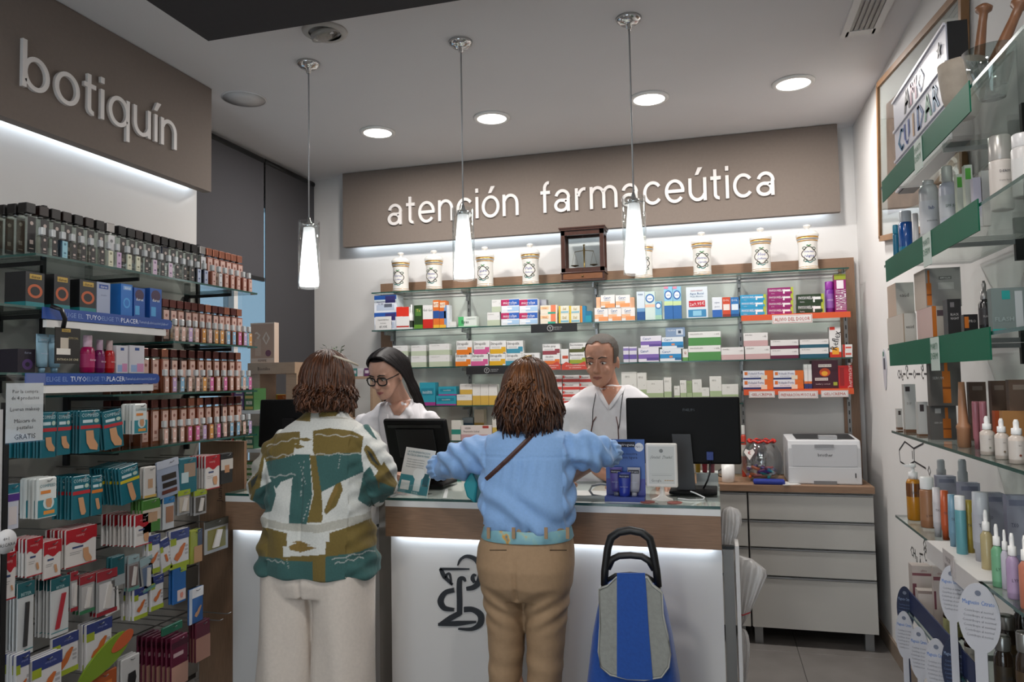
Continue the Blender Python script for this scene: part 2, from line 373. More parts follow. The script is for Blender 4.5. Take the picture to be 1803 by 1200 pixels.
mr.inputs[1].default_value = .16; mr.inputs[2].default_value = .30; mr.inputs[3].default_value = 2.6; mr.inputs[4].default_value = .28
nt.links.new(mr.outputs[0], bs.inputs['Emission Strength']); bs.inputs['Emission Color'].default_value = (1, .985, .97, 1)
pendant(543, 118, 390, 508, 'slim glass pendant lamp nearest the dark blinds')
pendant(811, 81, 367, 494, 'slim glass pendant lamp in front of the word atención')
pendant(1107, 40, 347, 484, 'slim glass pendant lamp in front of the word farmaceútica')
# ------------------------------------------------------------------ back wall shelving
SF = 4.68                                   # front edge of the glass shelves
ZS = dict(s1=2.126, s2=1.862, s3=1.599, s4=1.338, s4r=1.414, s5=1.104)
PANEL = C('#d8d8d4', .55, var=.02, scale=4)
u = empty('shelving_frame', 'wood framed wall unit with grey back panel behind the medicine shelves', 'shelf unit', (-2.33, 4.9, .87))
MB().box(.09, 3.08, .012, .036, 0, 1.26, PANEL).build('back_panel', parent=u)
MB().box(0, .09, 0, .036, 0, 1.345, WOOD).build('side_panel', parent=u); MB().box(3.08, 3.17, 0, .036, 0, 1.345, WOOD).build('side_panel', parent=u)
MB().box(.09, 3.08, 0, .036, 1.255, 1.345, WOODH).build('top_rail', parent=u)
ups = [P(692, 560, Y=4.89).x, P(825, 560, Y=4.89).x, P(1051, 560, Y=4.89).x, P(1303, 560, Y=4.89).x, P(1489, 560, Y=4.89).x]
for x in ups:
    b = MB().box(x+2.33-.011, x+2.33+.011, -.002, .012, 0, 1.262, C('#8f8f8e', .4, .7))
    up = b.build('upright', parent=u)
    b = MB()
    for k in range(24): b.box(x+2.33-.003, x+2.33+.003, -.0028, -.0018, .02+k*.052, .045+k*.052, BLACK)
    b.build('slots', parent=up)
def gshelf(x0, x1, y0, y1, z, label, brackets=(), rz=0, th=.008, axis='y'):
    """glass shelf: top at z, polished green edges"""
    r = empty('glass_shelf', label, 'shelf', ((x0+x1)/2, (y0+y1)/2, z-th), 0)
    a, c = (x1-x0)/2, (y1-y0)/2; b = MB()
    b.add([(-a, -c, th), (a, -c, th), (a, c, th), (-a, c, th), (-a, -c, 0), (a, -c, 0), (a, c, 0), (-a, c, 0)], [(0, 1, 2, 3), (7, 6, 5, 4)], GLASS)
    b.add([(-a, -c, th), (a, -c, th), (a, c, th), (-a, c, th), (-a, -c, 0), (a, -c, 0), (a, c, 0), (-a, c, 0)], [(4, 5, 1, 0), (5, 6, 2, 1), (6, 7, 3, 2), (7, 4, 0, 3)], GEDGE)
    b.build('glass_pane', parent=r)
    for bx_ in brackets:
        q = MB()
        if axis == 'y':
            x = bx_-(x0+x1)/2; q.box(x-.005, x+.005, -c+.07, c-.006, -.022, -.0008, STEEL).box(x-.007, x+.007, c-.03, c-.004, -.06, -.0008, STEEL)
        elif axis == 'xl':
            y = bx_-(y0+y1)/2; q.box(-a+.004, a-.07, y-.004, y+.004, -.016, -.0008, DARKM).box(-a+.004, -a+.03, y-.007, y+.007, -.06, -.0008, DARKM)
        else:
            y = bx_-(y0+y1)/2; q.box(-a+.07, a-.004, y-.004, y+.004, -.014, -.0008, STEEL).box(a-.03, a-.004, y-.007, y+.007, -.06, -.0008, DARKM)
        q.build('bracket', parent=r)
    return r
gshelf(-2.295, .775, SF, 4.89, ZS['s1'], 'long top glass shelf of the back wall, carrying porcelain jars', ups[1:4])
gshelf(-2.295, .775, SF, 4.89, ZS['s2'], 'second glass shelf of the back wall, with the mixed bright boxes', ups[:4])
gshelf(-2.29, .775, SF, 4.89, ZS['s3'], 'third glass shelf of the back wall, with lozenge boxes', ups)
gshelf(-2.29, ups[3]-.005, SF, 4.89, ZS['s4'], 'fourth glass shelf of the back wall, with teal and yellow boxes', ups[1:3])
gshelf(ups[3]+.005, .775, SF, 4.89, ZS['s4r'], 'short glass shelf of the back wall above the printer', ups[3:])
gshelf(-2.29, ups[3]-.005, SF, 4.89, ZS['s5'], 'lowest glass shelf of the back wall, half hidden behind the counter', ups[1:3])
def bx(name, label, cat, x0, x1, yt, zb, body, bands=(), texts=(), dep=.06, plane='Y', at=4.705, rz=0, group=None, ym=None, rough=.42, zt=None, tilt=0, side=None):
    """carton placed on a shelf: px extent of the front, top row, base height"""
    ym = ym or (yt+12)
    if plane == 'Y': a, c = P(x0, ym, Y=at), P(x1, ym, Y=at); wv = c.x-a.x; top = P((x0+x1)/2, yt, Y=at).z
    else: a, c = P(x0, ym, X=at), P(x1, ym, X=at); wv = abs(c.y-a.y); top = P((x0+x1)/2, yt, X=at).z
    if zt is not None: top = zt
    h = top-zb; m = (a+c)/2
    b = MB(); b.box(-wv/2, wv/2, 0, dep, 0, h, C(body, rough) if not side else C(side, rough))
    b.quad(-wv/2, wv/2, 0, h, -.0002, C(body, rough))
    for k, q in enumerate(bands):
        u0, u1, v0, v1, cc = q[:5]
        if len(q) > 5: b.disc(-wv/2+(u0+u1)/2*wv, (v0+v1)/2*h, (u1-u0)/2*wv, -.0004-.0002*k, C(cc, rough), 20, (v1-v0)/2*h); continue
        b.quad(-wv/2+u0*wv, -wv/2+u1*wv, v0*h, v1*h, -.0004-.0002*k, C(cc, rough))
        if v0 == 0 and u0 == 0 and u1 == 1 and v1 < 1:      # bands run round the carton
            for sx in (-1, 1): b.add([(sx*(wv/2+.0003), 0, 0), (sx*(wv/2+.0003), dep, 0), (sx*(wv/2+.0003), dep, v1*h), (sx*(wv/2+.0003), 0, v1*h)], [(0, 1, 2, 3)], C(cc, rough))
    for t in texts:
        s_, u_, v_, hh, cc = t[:5]; mw = t[5] if len(t) > 5 else .92
        b.text(s_, -wv/2+u_*wv, v_*h, hh*h, C(cc, rough), y=-.0016, maxw=mw*wv, ang=t[6] if len(t) > 6 else 0)
    o = b.build(name, (m.x, m.y, zb), rz, rot=(0, tilt, rz) if tilt else None)
    tag(o, label, cat, group); return top
E_ = .0006
def lines(n, u, v, dv, hh, c, s='Comprimidos recubiertos'): return [(s, u, v-k*dv, hh, c, .5) for k in range(n)]
G2 = 'boxes on the second back shelf'; G3 = 'boxes on the third back shelf'; G4 = 'boxes on the fourth back shelf'; G5 = 'boxes on the lowest back shelf'
z = ZS['s2']
# -- second shelf, left to right
bpm = dict(bands=[(0, 1, .75, 1, '#2a58a8'), (.5, .95, .55, .95, '#3b3470'), (.1, .9, .12, .45, '#b9c4d6'), (.45, .8, .3, .5, '#5d6270')], texts=[('TENSIÓMETRO', .3, .62, .07, '#4a5a90', .4), ('NUBE', .3, .5, .1, '#27306a', .3)])
t = bx('monitor_box', 'white and blue blood pressure monitor box, lower of two', 'box', 659, 698, 550, z, '#dfe3ec', dep=.12, group=G2, at=4.72, **bpm)
bx('monitor_box', 'white and blue blood pressure monitor box, upper of two', 'box', 659, 698, 519.5, t+E_, '#dfe3ec', dep=.12, group=G2, at=4.72, **bpm)
bx('price_card', 'small white price card in front of the blood pressure monitor boxes', 'card', 661, 689, 557, z, '#dcdad8', texts=[('TENSIÓMETRO', .5, .75, .1, '#555555', .7), ('de brazo', .5, .52, .1, '#555555', .5), ('47,95€', .5, .25, .16, '#333333', .5)], dep=.002, at=4.69)
for i, (a, c) in enumerate(((698, 709), (709, 720))):
    bx('medicine_tube', 'white carton with bright red top, %s of the red topped pair' % ('left' if i == 0 else 'right'), 'box', a, c, 540, z, '#e4e2e0', [(0, 1, .58, 1, '#d8321f'), (0, 1, .1, .16, '#b8281c')], group=G2)
def vial(name, label, x0, x1, yt, zb, prof, m, cat, at=4.73, cap=None, lab=None, group=None, plane='Y', parts=True, seg=16):
    """turned bottle: prof = [(r 0..1, z 0..1)], cap = (z0, mat, r)"""
    ym = yt+10
    if plane == 'Y': a, c = P(x0, ym, Y=at), P(x1, ym, Y=at); wv = c.x-a.x; top = P((x0+x1)/2, yt, Y=at).z
    else: a, c = P(x0, ym, X=at), P(x1, ym, X=at); wv = (c-a).length*.80; top = P((x0+x1)/2, yt, X=at).z
    mid = (a+c)/2; h = top-zb; R = wv/2
    root = empty(name, label, cat, (mid.x, mid.y, zb), 0 if plane == 'Y' else -HPI, group)
    MB().lathe([(r*R, q*h) for r, q in prof], m, seg=seg).build('body', parent=root)
    if cap:
        z0, cm, cr = cap; MB().lathe([(cr*R*.98, z0*h), (cr*R, z0*h+.002), (cr*R, h-.003), (cr*R*.9, h), (.0005, h)], cm, seg=seg).build('cap', parent=root)
    if lab:
        z0, z1, lm = lab[:3]; MB().lathe([(R*1.012, z0*h), (R*1.012, z1*h)], lm, seg=seg, cap=False).build('label_band', parent=root)
        if len(lab) > 3:
            bb = MB()
            for k, (s_, vz, hh, cc) in enumerate(lab[3]): bb.text(s_, 0, vz*h, hh*h, C(cc), y=-R*1.02-.0008, maxw=R*1.2)
            bb.build('lettering', parent=root)
    return root
vial('spray_bottle', 'small white nasal spray bottle with dark label beside a green carton', 720.5, 728.5, 536, z, [(.9, 0), (1, .02), (1, .55), (.5, .66), (.35, .7), (.3, 1), (.05, 1)], WHITEM, 'bottle', lab=(.08, .35, C('#2c3326')), group=G2)
bx('medicine_box', 'dark green carton beside the red topped cartons', 'box', 729, 744, 537, z, '#27401d', [(.15, .85, .55, .85, '#4d7a34'), (0, 1, 0, .18, '#5f8f2c')], [('Te', .5, .78, .12, '#d8c060')], group=G2)
for i, (a, c) in enumerate(((744.5, 753), (753, 762))):
    bx('medicine_box', 'slim white and red carton, %s of a pair beside the green one' % ('left' if i == 0 else 'right'), 'box', a, c, 537, z, '#e2e0de', [(0, 1, 0, .40, '#c7261c')], [('Gel', .5, .8, .1, '#777777')], group=G2)
for i, (a, c, t_) in enumerate(((762.5, 773, 528), (773.5, 785, 529))):
    bx('medicine_box', 'tall orange and blue carton, %s of a pair' % ('left' if i == 0 else 'right'), 'box', a, c, t_, z, '#d9702a', [(0, 1, .35, .62, '#274f94'), (.1, .9, .75, .93, '#e8d9c0'), (0, 1, 0, .12, '#e7b23a')], [('VIT', .5, .84, .1, '#b03a20')], group=G2)
t = z
for k in range(5): t = bx('small_box', 'tiny white and blue carton in the stack of five, %s from the bottom' % ORD[k], 'box', 782, 791.5, 0, t+E_, '#d7dbe0', [(0, .5, 0, 1, '#6f8fb8')], dep=.05, group=G2, ym=555, zt=z+.031*(k+1))
bx('small_box', 'tiny plain white carton beside the green pill box', 'box', 792, 803, 566, z, '#dcdcd8', [(0, 1, 0, .3, '#c8cfc8')], group=G2)
bx('medicine_box', 'low white and mint green carton standing alone', 'box', 807, 839, 557, z, '#d8dfd8', [(0, .3, 0, 1, '#4fb36c'), (0, 1, 0, .12, '#a8d3b0')], [('Epas', .38, .52, .3, '#1d3a2a', .4), ('comprimidos', .7, .8, .14, '#7a8a80', .5)], group=G2)
GEN = [(0, 1, 0, .44, '#b9c3ab')]; GT = [('Comprimidos EFG', .3, .86, .08, '#8d8d88', .5), ('c', .88, .72, .12, '#9a9a96')]
t = bx('medicine_box', 'white and pale green carton below another beside the microlax boxes', 'box', 858, 880, 549.5, z, '#dedddb', GEN, GT, group=G2)
bx('medicine_box', 'white and pale green carton on top of another beside the microlax boxes', 'box', 866, 882, 527.5, t+E_, '#dedddb', GEN, GT, group=G2)
ML = dict(bands=[(0, 1, .5, .96, '#2f5fb4'), (0, .45, .5, .96, '#b3245c'), (.35, 1, .08, .42, '#a7c6e4'), (.1, .6, .2, .36, '#e9eef4')], texts=[('microlax', .5, .73, .22, '#f2f2f6', .8), ('emulsión rectal', .55, .56, .07, '#e2e2ea', .6)])
for i, (a, c) in enumerate(((882.5, 914), (914.5, 946.5))):
    sd = ('left', 'right')[i]
    t = bx('laxative_box', 'microlax carton, lower %s of four with red and blue banner' % sd, 'box', a, c, 549.5, z, '#e3e6ea', group=G2, **ML)
    bx('laxative_box', 'microlax carton, upper %s of four with red and blue banner' % sd, 'box', a, c, 526, t+E_, '#e3e6ea', group=G2, **ML)
bx('medicine_box', 'grey lilac carton tucked behind the orange and green boxes', 'box', 948, 962, 527, z, '#b4b1bd', [(0, .4, 0, 1, '#8c88a0')], group=G2, at=4.78)
t = z
for k, yy in enumerate((552.5, 537)): t = bx('medicine_box', 'white carton with orange end and green tab, %s of two' % ('lower', 'upper')[k], 'box', 951.5, 981, yy, t+E_, '#e6dccb', [(.62, .92, 0, 1, '#e8805a'), (.45, .9, .0, .22, '#2f9f86'), (0, .5, .55, .85, '#f0c79a')], [('Vital', .25, .7, .2, '#c06a3a')], group=G2)
for i, (a, c) in enumerate(((984, 1002), (1002.5, 1021))):
    t = z
    for k, yy in enumerate((552, 538)): t = bx('medicine_box', 'yellow and white carton, %s %s of four beside the black shelf banner' % (('lower', 'upper')[k], ('left', 'right')[i]), 'box', a, c, yy, t+E_, '#dfdccb', [(0, .18, 0, 1, '#d9b93a'), (.2, .95, .1, .3, '#7fb2c4')], [('Sal', .55, .62, .3, '#b59a3a')], group=G2)
bx('medicine_box', 'blue carton with orange edge at the end of the yellow boxes', 'box', 1021.5, 1031, 538, z, '#2a7fa8', [(0, .4, 0, 1, '#d58a3a')], group=G2)
bx('medicine_box', 'small teal carton beside the orange care boxes', 'box', 1031, 1041, 547, z, '#2390a8', [(0, 1, .6, 1, '#1d6f92')], group=G2)
CARE = dict(bands=[(0, .66, .22, .52, '#eab48a'), (.3, 1, .06, .36, '#e99a62')], texts=[('Care+', .45, .8, .2, '#3f6aa0', .5), ('comprimidos', .45, .63, .09, '#8a8a88', .5)])
for i, (a, c) in enumerate(((1047, 1070.5), (1071, 1094), (1094.5, 1118))): t = bx('medicine_box', 'white and orange care carton in the lower row, %s from the left' % ORD[i], 'box', a, c, 541.5, z, '#e6e3e0', group=G2, **CARE)
for i, (a, c) in enumerate(((1050, 1057.5), (1058, 1082.5), (1084, 1109), (1109.5, 1117))): bx('medicine_box', 'white and orange care carton in the upper row, %s from the left' % ORD[i], 'box', a, c, 519 if i in (1, 2) else 523, t+.001, '#e6e3e0' if i in (1, 2) else '#e8b591', group=G2, at=4.705 if i in (1, 2) else 4.73, dep=.05, **(CARE if i in (1, 2) else {}))
def tallb(label, a, c, yt, body, bands, texts=(), **k): return bx('mouth_care_box', label, 'box', a, c, yt, z, body, bands, texts, group=G2, **k)
tallb('slim white carton fading to blue beside the care boxes', 1121, 1135, 513, '#cfdbe4', [(0, 1, 0, .3, '#22528e'), (0, 1, .3, .42, '#6f9cc4')], [('MAR', .5, .9, .06, '#2a4a7a')])
tallb('slim pastel carton with a round blue logo', 1135.5, 1153, 513, '#cbdcd6', [(0, 1, .45, .55, '#e2b9a0'), (.05, .95, .60, .92, '#3a6fae', 1), (.18, .82, .65, .87, '#e4ebf0', 1)], [('respir', .5, .76, .05, '#2a5a9a', .55)])
tallb('short blue carton with a round logo', 1153.5, 1165, 530, '#7fb6cc', [(.05, .95, .58, .94, '#2f63a6', 1), (.18, .82, .64, .88, '#e4ebf0', 1), (0, 1, 0, .25, '#9fc9b0')])
for i, (a, c) in enumerate(((1169, 1184), (1184.5, 1199))): tallb('tall light blue mouthwash carton with round logo, %s of a pair' % ('left' if i == 0 else 'right'), a, c, 504, '#8cc0dc', [(0, 1, 0, .42, '#2d68aa'), (0, 1, .42, .55, '#c4d9a0'), (.06, .94, .60, .88, '#2c5ea4', 1), (.18, .82, .64, .84, '#e6edf4', 1), (0, .5, .93, 1, '#d98aa4')], [('vitis', .5, .74, .05, '#2a5a9a', .5)])
tallb('wide white promotional pack with red price banner 2x9,95€', 1208, 1245.5, 504.7, '#d4dde4', [(.08, .92, .04, .28, '#3c86b4'), (.3, .7, .08, .24, '#8cc3dc'), (.12, .88, .36, .56, '#c02a38')], [('HIDROXIDENT', .5, .88, .04, '#a03a4a', .6), ('Agua Bucal', .5, .79, .07, '#3a6a9a'), ('Pack Ahorro', .5, .70, .055, '#5a7a9a', .7), ('2x9,95€', .5, .46, .10, '#f2e6e6', .72, .06)], dep=.08)
tallb('small white and blue carton beside the promotional pack', 1254, 1271, 523, '#dadfe6', [(0, 1, 0, .38, '#2d63b0')], [('ojos', .5, .75, .1, '#5a6a8a'), ('gotas', .5, .55, .08, '#8a94a8')])
tallb('orange red and white carton beside the blue twin', 1272, 1286, 523, '#c8482a', [(.1, .9, .35, .65, '#e2d9d2'), (0, 1, 0, .15, '#8f2c1c')], [('DOL', .5, .85, .1, '#eadcd6')])
tallb('blue and white carton beside the orange red twin', 1286.5, 1301, 523, '#2a6fae', [(.1, .9, .35, .65, '#d9e2ea'), (0, 1, 0, .15, '#1c4a80')], [('DOL', .5, .85, .1, '#dce6ee')])
def phys(n, a, c, tops, base, col, nm, tip='#a8b43a', cut='#e8e8e8'):
    t = base
    for k, yy in enumerate(tops):
        t = bx('muscle_gel_box', '%s PHYSIORELAX carton, %s from the bottom of its stack' % (nm, ORD[k]), 'box', a, c, yy, t+E_, col, [(.9, 1, 0, 1, tip), (.6, .88, .12, .7, cut), (.66, .95, .1, .42, col)], [('PHYSIORELAX', .37, .62, .32, '#f0eef2', .62), ('forte', .2, .2, .16, '#d8d4dc', .3)], dep=.05, group='PHYSIORELAX boxes')
bz = z+.004
phys(3, 1303.5, 1349, (541, 529.5, 518.5), bz, '#2f94c0', 'sky blue')
phys(4, 1352, 1397, (541.5, 530, 518.5, 506), bz, '#8c1f66', 'magenta')
phys(2, 1403, 1451, (534, 517.5), bz, '#22361e', 'dark green')
vial('spray_can', 'slim purple spray can beside the tall magenta carton', 1452, 1468, 495.6, bz, [(.95, 0), (1, .01), (1, .72), (.9, .74), (.05, .74)], C('#6f2a8c', .3), 'spray can', cap=(.74, C('#8a2f96', .35), .95), lab=(.15, .6, C('#8c5aa8'), [('PHYSIO', .4, .05, '#f0e8f4')]), at=4.74)
bx('muscle_gel_box', 'tall magenta PHYSIORELAX carton standing upright at the shelf end', 'box', 1468.5, 1489, 482.6, bz, '#8c1f66', [(0, 1, .86, 1, '#8f9a2c'), (.2, .8, .62, .84, '#e8dfe6')], [('PHYSIORELAX', .5, .33, .26, '#f0e8f0', .62*3, HPI)], dep=.05, group='PHYSIORELAX boxes')
def strip(name, label, x0, x1, y0, y1, at, col, texts=(), cat='shelf strip', plane='Y', bands=(), dep=.003):
    a, c = P(x0, y0, Y=at), P(x1, y1, Y=at); wv = c.x-a.x; h = abs(c.z-a.z)
    b = MB(); b.box(-wv/2, wv/2, 0, dep, 0, h, C(col, .45))
    for k, q in enumerate(bands): b.quad(-wv/2+q[0]*wv, -wv/2+q[1]*wv, q[2]*h, q[3]*h, -.0004-.0002*k, C(q[4], .45))
    for t in texts: b.text(t[0], -wv/2+t[1]*wv, t[2]*h, t[3]*h, C(t[4], .5), y=-.0016, maxw=(t[5] if len(t) > 5 else .9)*wv)
    return tag(b.build(name, ((a.x+c.x)/2, at, min(a.z, c.z))), label, cat)
def ostrip(zt, label):
    b = MB(); xa, xb = ups[3]+.0, .772; b.box(xa, xb, 0, .003, -.030, .004, C('#d4572c', .4)).box(xa, xb, .003, .17, .0005, .003, C('#d4572c', .4))
    return tag(b.build('shelf_strip', (0, SF-.006, zt)), label, 'shelf strip')
ostrip(ZS['s2'], 'orange shelf edge strip under the PHYSIORELAX boxes')
ostrip(ZS['s4r'], 'orange shelf edge strip above the printer')
TG = [(.02, .98, .06, .94, '#b5543f'), (.028, .972, .10, .90, '#dedbd9')]
def tg(label, x0, x1, y0, y1, txt): strip('shelf_tag', label, x0, x1, y0, y1, SF-.012, '#dedbd9', [(txt, .5, .5, .42, '#b5402f', .88)], 'tag', bands=TG)
tg('white shelf tag reading ALIVIO DEL DOLOR', 1360, 1430, 570, 552, 'ALIVIO DEL DOLOR')
tg('white shelf tag reading GEL/CREMA under the Voltadol boxes', 1319, 1364, 700, 688, 'GEL/CREMA')
tg('white shelf tag reading PREPARACIÓN MUSCULAR', 1371, 1440, 701.5, 687.5, 'PREPARACIÓN MUSCULAR')
tg('white shelf tag reading GEL/CREMA under the red carton', 1446, 1493.5, 699, 686.5, 'GEL/CREMA')
def banner(label, x0, x1, y0, y1):
    o = strip('shelf_banner', label, x0, x1, y0, y1, SF-.010, '#1a191b', [('FARMACIA', .58, .58, .16, '#a9a9a9', .2), ('CUIDADO', .56, .36, .16, '#a9a9a9', .18)], 'banner')
    w_, h_ = o.dimensions.x, o.dimensions.z; b = MB()
    a, c = P(x0, y0, Y=SF-.01), P(x1, y1, Y=SF-.01); w_ = c.x-a.x; h_ = abs(c.z-a.z)
    ring = [(.36*h_*math.cos(k*.2618)-.08*w_, .36*h_*math.sin(k*.2618)+h_/2) for k in range(24)]; rin = [(.30*h_*math.cos(k*.2618)-.08*w_, .30*h_*math.sin(k*.2618)+h_/2) for k in range(24)]
    m = C('#b4b4b4'); n = 24
    b.add([(x, -.0016, q) for x, q in ring+rin], [(i, (i+1) % n, n+(i+1) % n, n+i) for i in range(n)], m)
    b.text('Y', -.08*w_, h_/2, .4*h_, m, y=-.0016); b.build('emblem', parent=o)
banner('black shelf banner with round emblem under the second back shelf', 935, 1016, 586, 568)
banner('black shelf banner with round emblem under the third back shelf', 821, 908, 659, 643.5)
# -- third shelf
z = ZS['s3']
for i, (a, c, y1, y0) in enumerate(((692, 717.5, 626, 608), (724, 750, 626, 607.5), (755.5, 791, 624.5, 605))):
    t = bx('medicine_box', 'white and pale green carton, lower row above the dark haired pharmacist, %s in line' % ORD[i], 'box', a, c, y1, z, '#dedddb', GEN, GT, group=G3)
    bx('medicine_box', 'white and pale green carton, upper row above the dark haired pharmacist, %s in line' % ORD[i], 'box', a, c, y0, t+E_, '#dedddb', GEN, GT, group=G3)
def strep(label, a, c, yt, zb, col, nm='Strepsils'): return bx('lozenge_box', label, 'box', a, c, yt, zb, '#e0dfdd', [(0, .82, 0, .36, col), (.70, .98, .12, .52, col), (.1, .62, .42, .56, '#c9c8c6')], [(nm, .40, .80, .21, '#33302e', .72)], dep=.05, group='lozenge boxes')
cs = [('orange', '#d9761c'), ('pink', '#c8588c'), ('yellow', '#d5a41f'), ('teal', '#3f8ca4'), ('blue', '#4a6fa0')]
for (nm, col), (a, c) in zip(cs, ((802, 829), (829.5, 859.5), (862, 890), (890.5, 919), (919.5, 950))): t = strep('white and %s Strepsils carton in the lower row' % nm, a, c, 621, z, col)
for (nm, col), (a, c) in zip(cs, ((804, 831), (834.5, 862), (863, 891), (892.5, 921))): strep('white and %s Strepsils carton in the upper row' % nm, a, c, 599.5, t+.001, col)
t = strep('white Strefen carton with an orange arrow', 955.5, 986, 624, z, '#d8702c', 'Strefen'); strep('white and maroon spray carton on top of the Strefen carton', 955.5, 986, 605, t+E_, '#8c3a44', 'Strefen spray')
bx('medicine_box', 'short white carton with red stripe between the throat remedies', 'box', 987.5, 1001, 614, z, '#dcdbd9', [(.2, .95, .35, .55, '#b84a30')], group=G3)
t = strep('white and olive carton with arrow, lower of two', 1003, 1034, 620, z, '#93a02c', 'Bucometasana'); strep('white and olive carton with arrow, upper of two', 1003, 1034, 603, t+E_, '#4f5220', 'Bucometasana')
def talker(label, x0, x1):
    a, c = P(x0, 651, Y=SF-.012), P(x1, 635.5, Y=SF-.012); wv = c.x-a.x; h = c.z-a.z
    pts = [(-wv/2, 0), (wv/2, 0), (wv/2, h*.62), (wv*.33, h), (wv*.1, h*.66), (-wv*.1, h*.66), (-wv*.33, h), (-wv/2, h*.62)]
    b = MB(); b.prism(pts, 0, .002, C('#c2412f', .45)); b.text('¿DOLOR E INFLAMACIÓN', 0, h*.5, h*.15, C('#ecdcd8'), y=-.0016, maxw=wv*.8); b.text('DE GARGANTA?', 0, h*.25, h*.15, C('#ecdcd8'), y=-.0016, maxw=wv*.6)
    tag(b.build('shelf_talker', ((a.x+c.x)/2, SF-.012, a.z)), label, 'sign')
talker('red shelf talker with scalloped top under the Strefen cartons', 951, 987); talker('wide red shelf talker beside the pharmacist in white scrubs', 989, 1037)
for i, (a, c) in enumerate(((1097.5, 1107), (1108, 1121))): bx('small_box', 'narrow white and purple carton, %s of a pair right of the man' % ('left' if i == 0 else 'right'), 'box', a, c, 610, z, '#d5d2dd', [(0, 1, .2, .5, '#6a58a0'), (0, 1, .75, .9, '#8a7cb8')], group=G3)
CP = dict(bands=[(0, 1, .22, .55, '#7d63ac'), (.4, 1, .1, .3, '#5b4690'), (0, .4, .0, .22, '#e2dfe8')], texts=[('Care+', .3, .78, .2, '#3a62a0', .4)])
CB = dict(bands=[(0, 1, .25, .6, '#2a86be'), (.45, .6, .3, .45, '#d88a5a'), (.7, 1, .1, .3, '#1f6a9c')], texts=[('Care+', .3, .8, .2, '#2a62a0', .4)])
t = bx('medicine_box', 'white and purple care carton, lower of two', 'box', 1124, 1160, 612, z, '#dfdde6', group=G3, **CP); bx('medicine_box', 'white and purple care carton, upper of two', 'box', 1128, 1164.5, 591, t+E_, '#dfdde6', group=G3, **CP)
t = bx('medicine_box', 'white and bright blue care carton, lower of two', 'box', 1162, 1199.5, 614, z, '#dde4ea', group=G3, **CB); t = bx('medicine_box', 'white and bright blue care carton, upper of two', 'box', 1165.5, 1203, 593, t+E_, '#dde4ea', group=G3, **CB)
bx('medicine_box', 'grey blue eye drop carton on top of the blue care cartons', 'box', 1172, 1206, 576, t+E_, '#7f96b4', [(.55, .9, .2, .8, '#c0cad6'), (.65, .8, .35, .65, '#33435a')], [('Optiben', .3, .7, .18, '#dfe6ee', .4)], group=G3)
bx('small_box', 'narrow white carton with a green foot beside the green cartons', 'box', 1202, 1211.5, 614, z, '#dcd9d5', [(0, 1, 0, .3, '#5f9a52')], [('Q', .5, .7, .2, '#a03a30')], group=G3)
GR = dict(bands=[(0, 1, 0, .58, '#4c8a48')], texts=[('PARACETAMOL EFG', .25, .84, .09, '#6a6a66', .4), ('c cinfa', .88, .82, .12, '#777772', .16)])
t = bx('medicine_box', 'wide white and leaf green carton, lower of two', 'box', 1212, 1269, 608, z, '#dfdfdc', group=G3, dep=.09, **GR); bx('medicine_box', 'wide white and leaf green carton, upper of two', 'box', 1212, 1269, 583.5, t+E_, '#dfdfdc', group=G3, dep=.09, **GR)
def gen2(label, a, c, yt, zb, col, v=.42, **k): return bx('medicine_box', label, 'box', a, c, yt, zb, '#dddad8', [(0, 1, 0, v, col)], [('IBUPROFENO', .22, .84, .10, '#76726f', .3), ('c cinfa', .86, .74, .16, '#86827f', .16)], group=G3, **k)
gen2('single white and pale pink carton beside the leaf green ones', 1270, 1310, 611, z, '#c9a9a8')
t = gen2('white and pale pink carton, lower of two', 1312, 1356, 609, z, '#c4a0a0'); gen2('white and pale pink carton, upper of two', 1309.5, 1352, 585.5, t+E_, '#c4a0a0')
t = gen2('white and maroon carton, lower of two', 1357, 1406, 614, z, '#5c1a38', .36); gen2('white and maroon carton, upper of two', 1357, 1406, 598, t+E_, '#5c1a38', .36)
t = gen2('white and dark teal carton, lower of two', 1408.5, 1459, 612, z, '#1f5468', .4); gen2('white and dark teal carton, upper of two', 1408.5, 1459, 597, t+E_, '#1f5468', .4)
bx('medicine_box', 'white Reflex spray carton with red splash', 'box', 1460, 1480, 575, z, '#dedcda', [(0, 1, 0, .18, '#c8301c'), (.2, .8, .1, .32, '#e8a02c'), (.05, .5, .9, 1, '#c8301c')], [('Reflex', .5, .56, .22, '#1d1c1e', 1.8, HPI*.85)], group=G3)
t = z
for k in range(2): t = bx('small_box', 'little white and red carton by the wood frame, %s of two' % ('lower', 'upper')[k], 'box', 1484, 1501, 616 if k == 0 else 606, t+E_, '#dedbd9', [(0, .25, 0, 1, '#bb2f24'), (.3, .9, .3, .6, '#cf5a4c')], group=G3)
# -- fourth shelf
z = ZS['s4']
TE = dict(bands=[(0, 1, 0, .14, '#a03a86'), (.1, .9, .45, .75, '#1f7f96')], texts=[('neositrin', .5, .6, .18, '#d5e6ea', .6)])
t = bx('medicine_box', 'tall teal carton behind the pharmacist with glasses', 'box', 739, 766, 673, z, '#2e97ad', group=G4, dep=.07, **TE)
t = bx('medicine_box', 'teal carton with magenta foot, lower of two', 'box', 768, 803, 696, z, '#2e97ad', group=G4, **TE); bx('medicine_box', 'teal carton with magenta foot, upper of two', 'box', 772, 803, 680, t+E_, '#2e97ad', group=G4, **TE)
YE_ = [(0, 1, 0, .45, '#cda74a')]
t = bx('medicine_box', 'white and yellow carton, lower left of the yellow group', 'box', 804.5, 831, 694, z, '#dfddd8', YE_, GT, group=G4); bx('medicine_box', 'white and yellow carton, upper left of the yellow group', 'box', 810, 831.5, 675.5, t+E_, '#dfddd8', YE_, GT, group=G4)
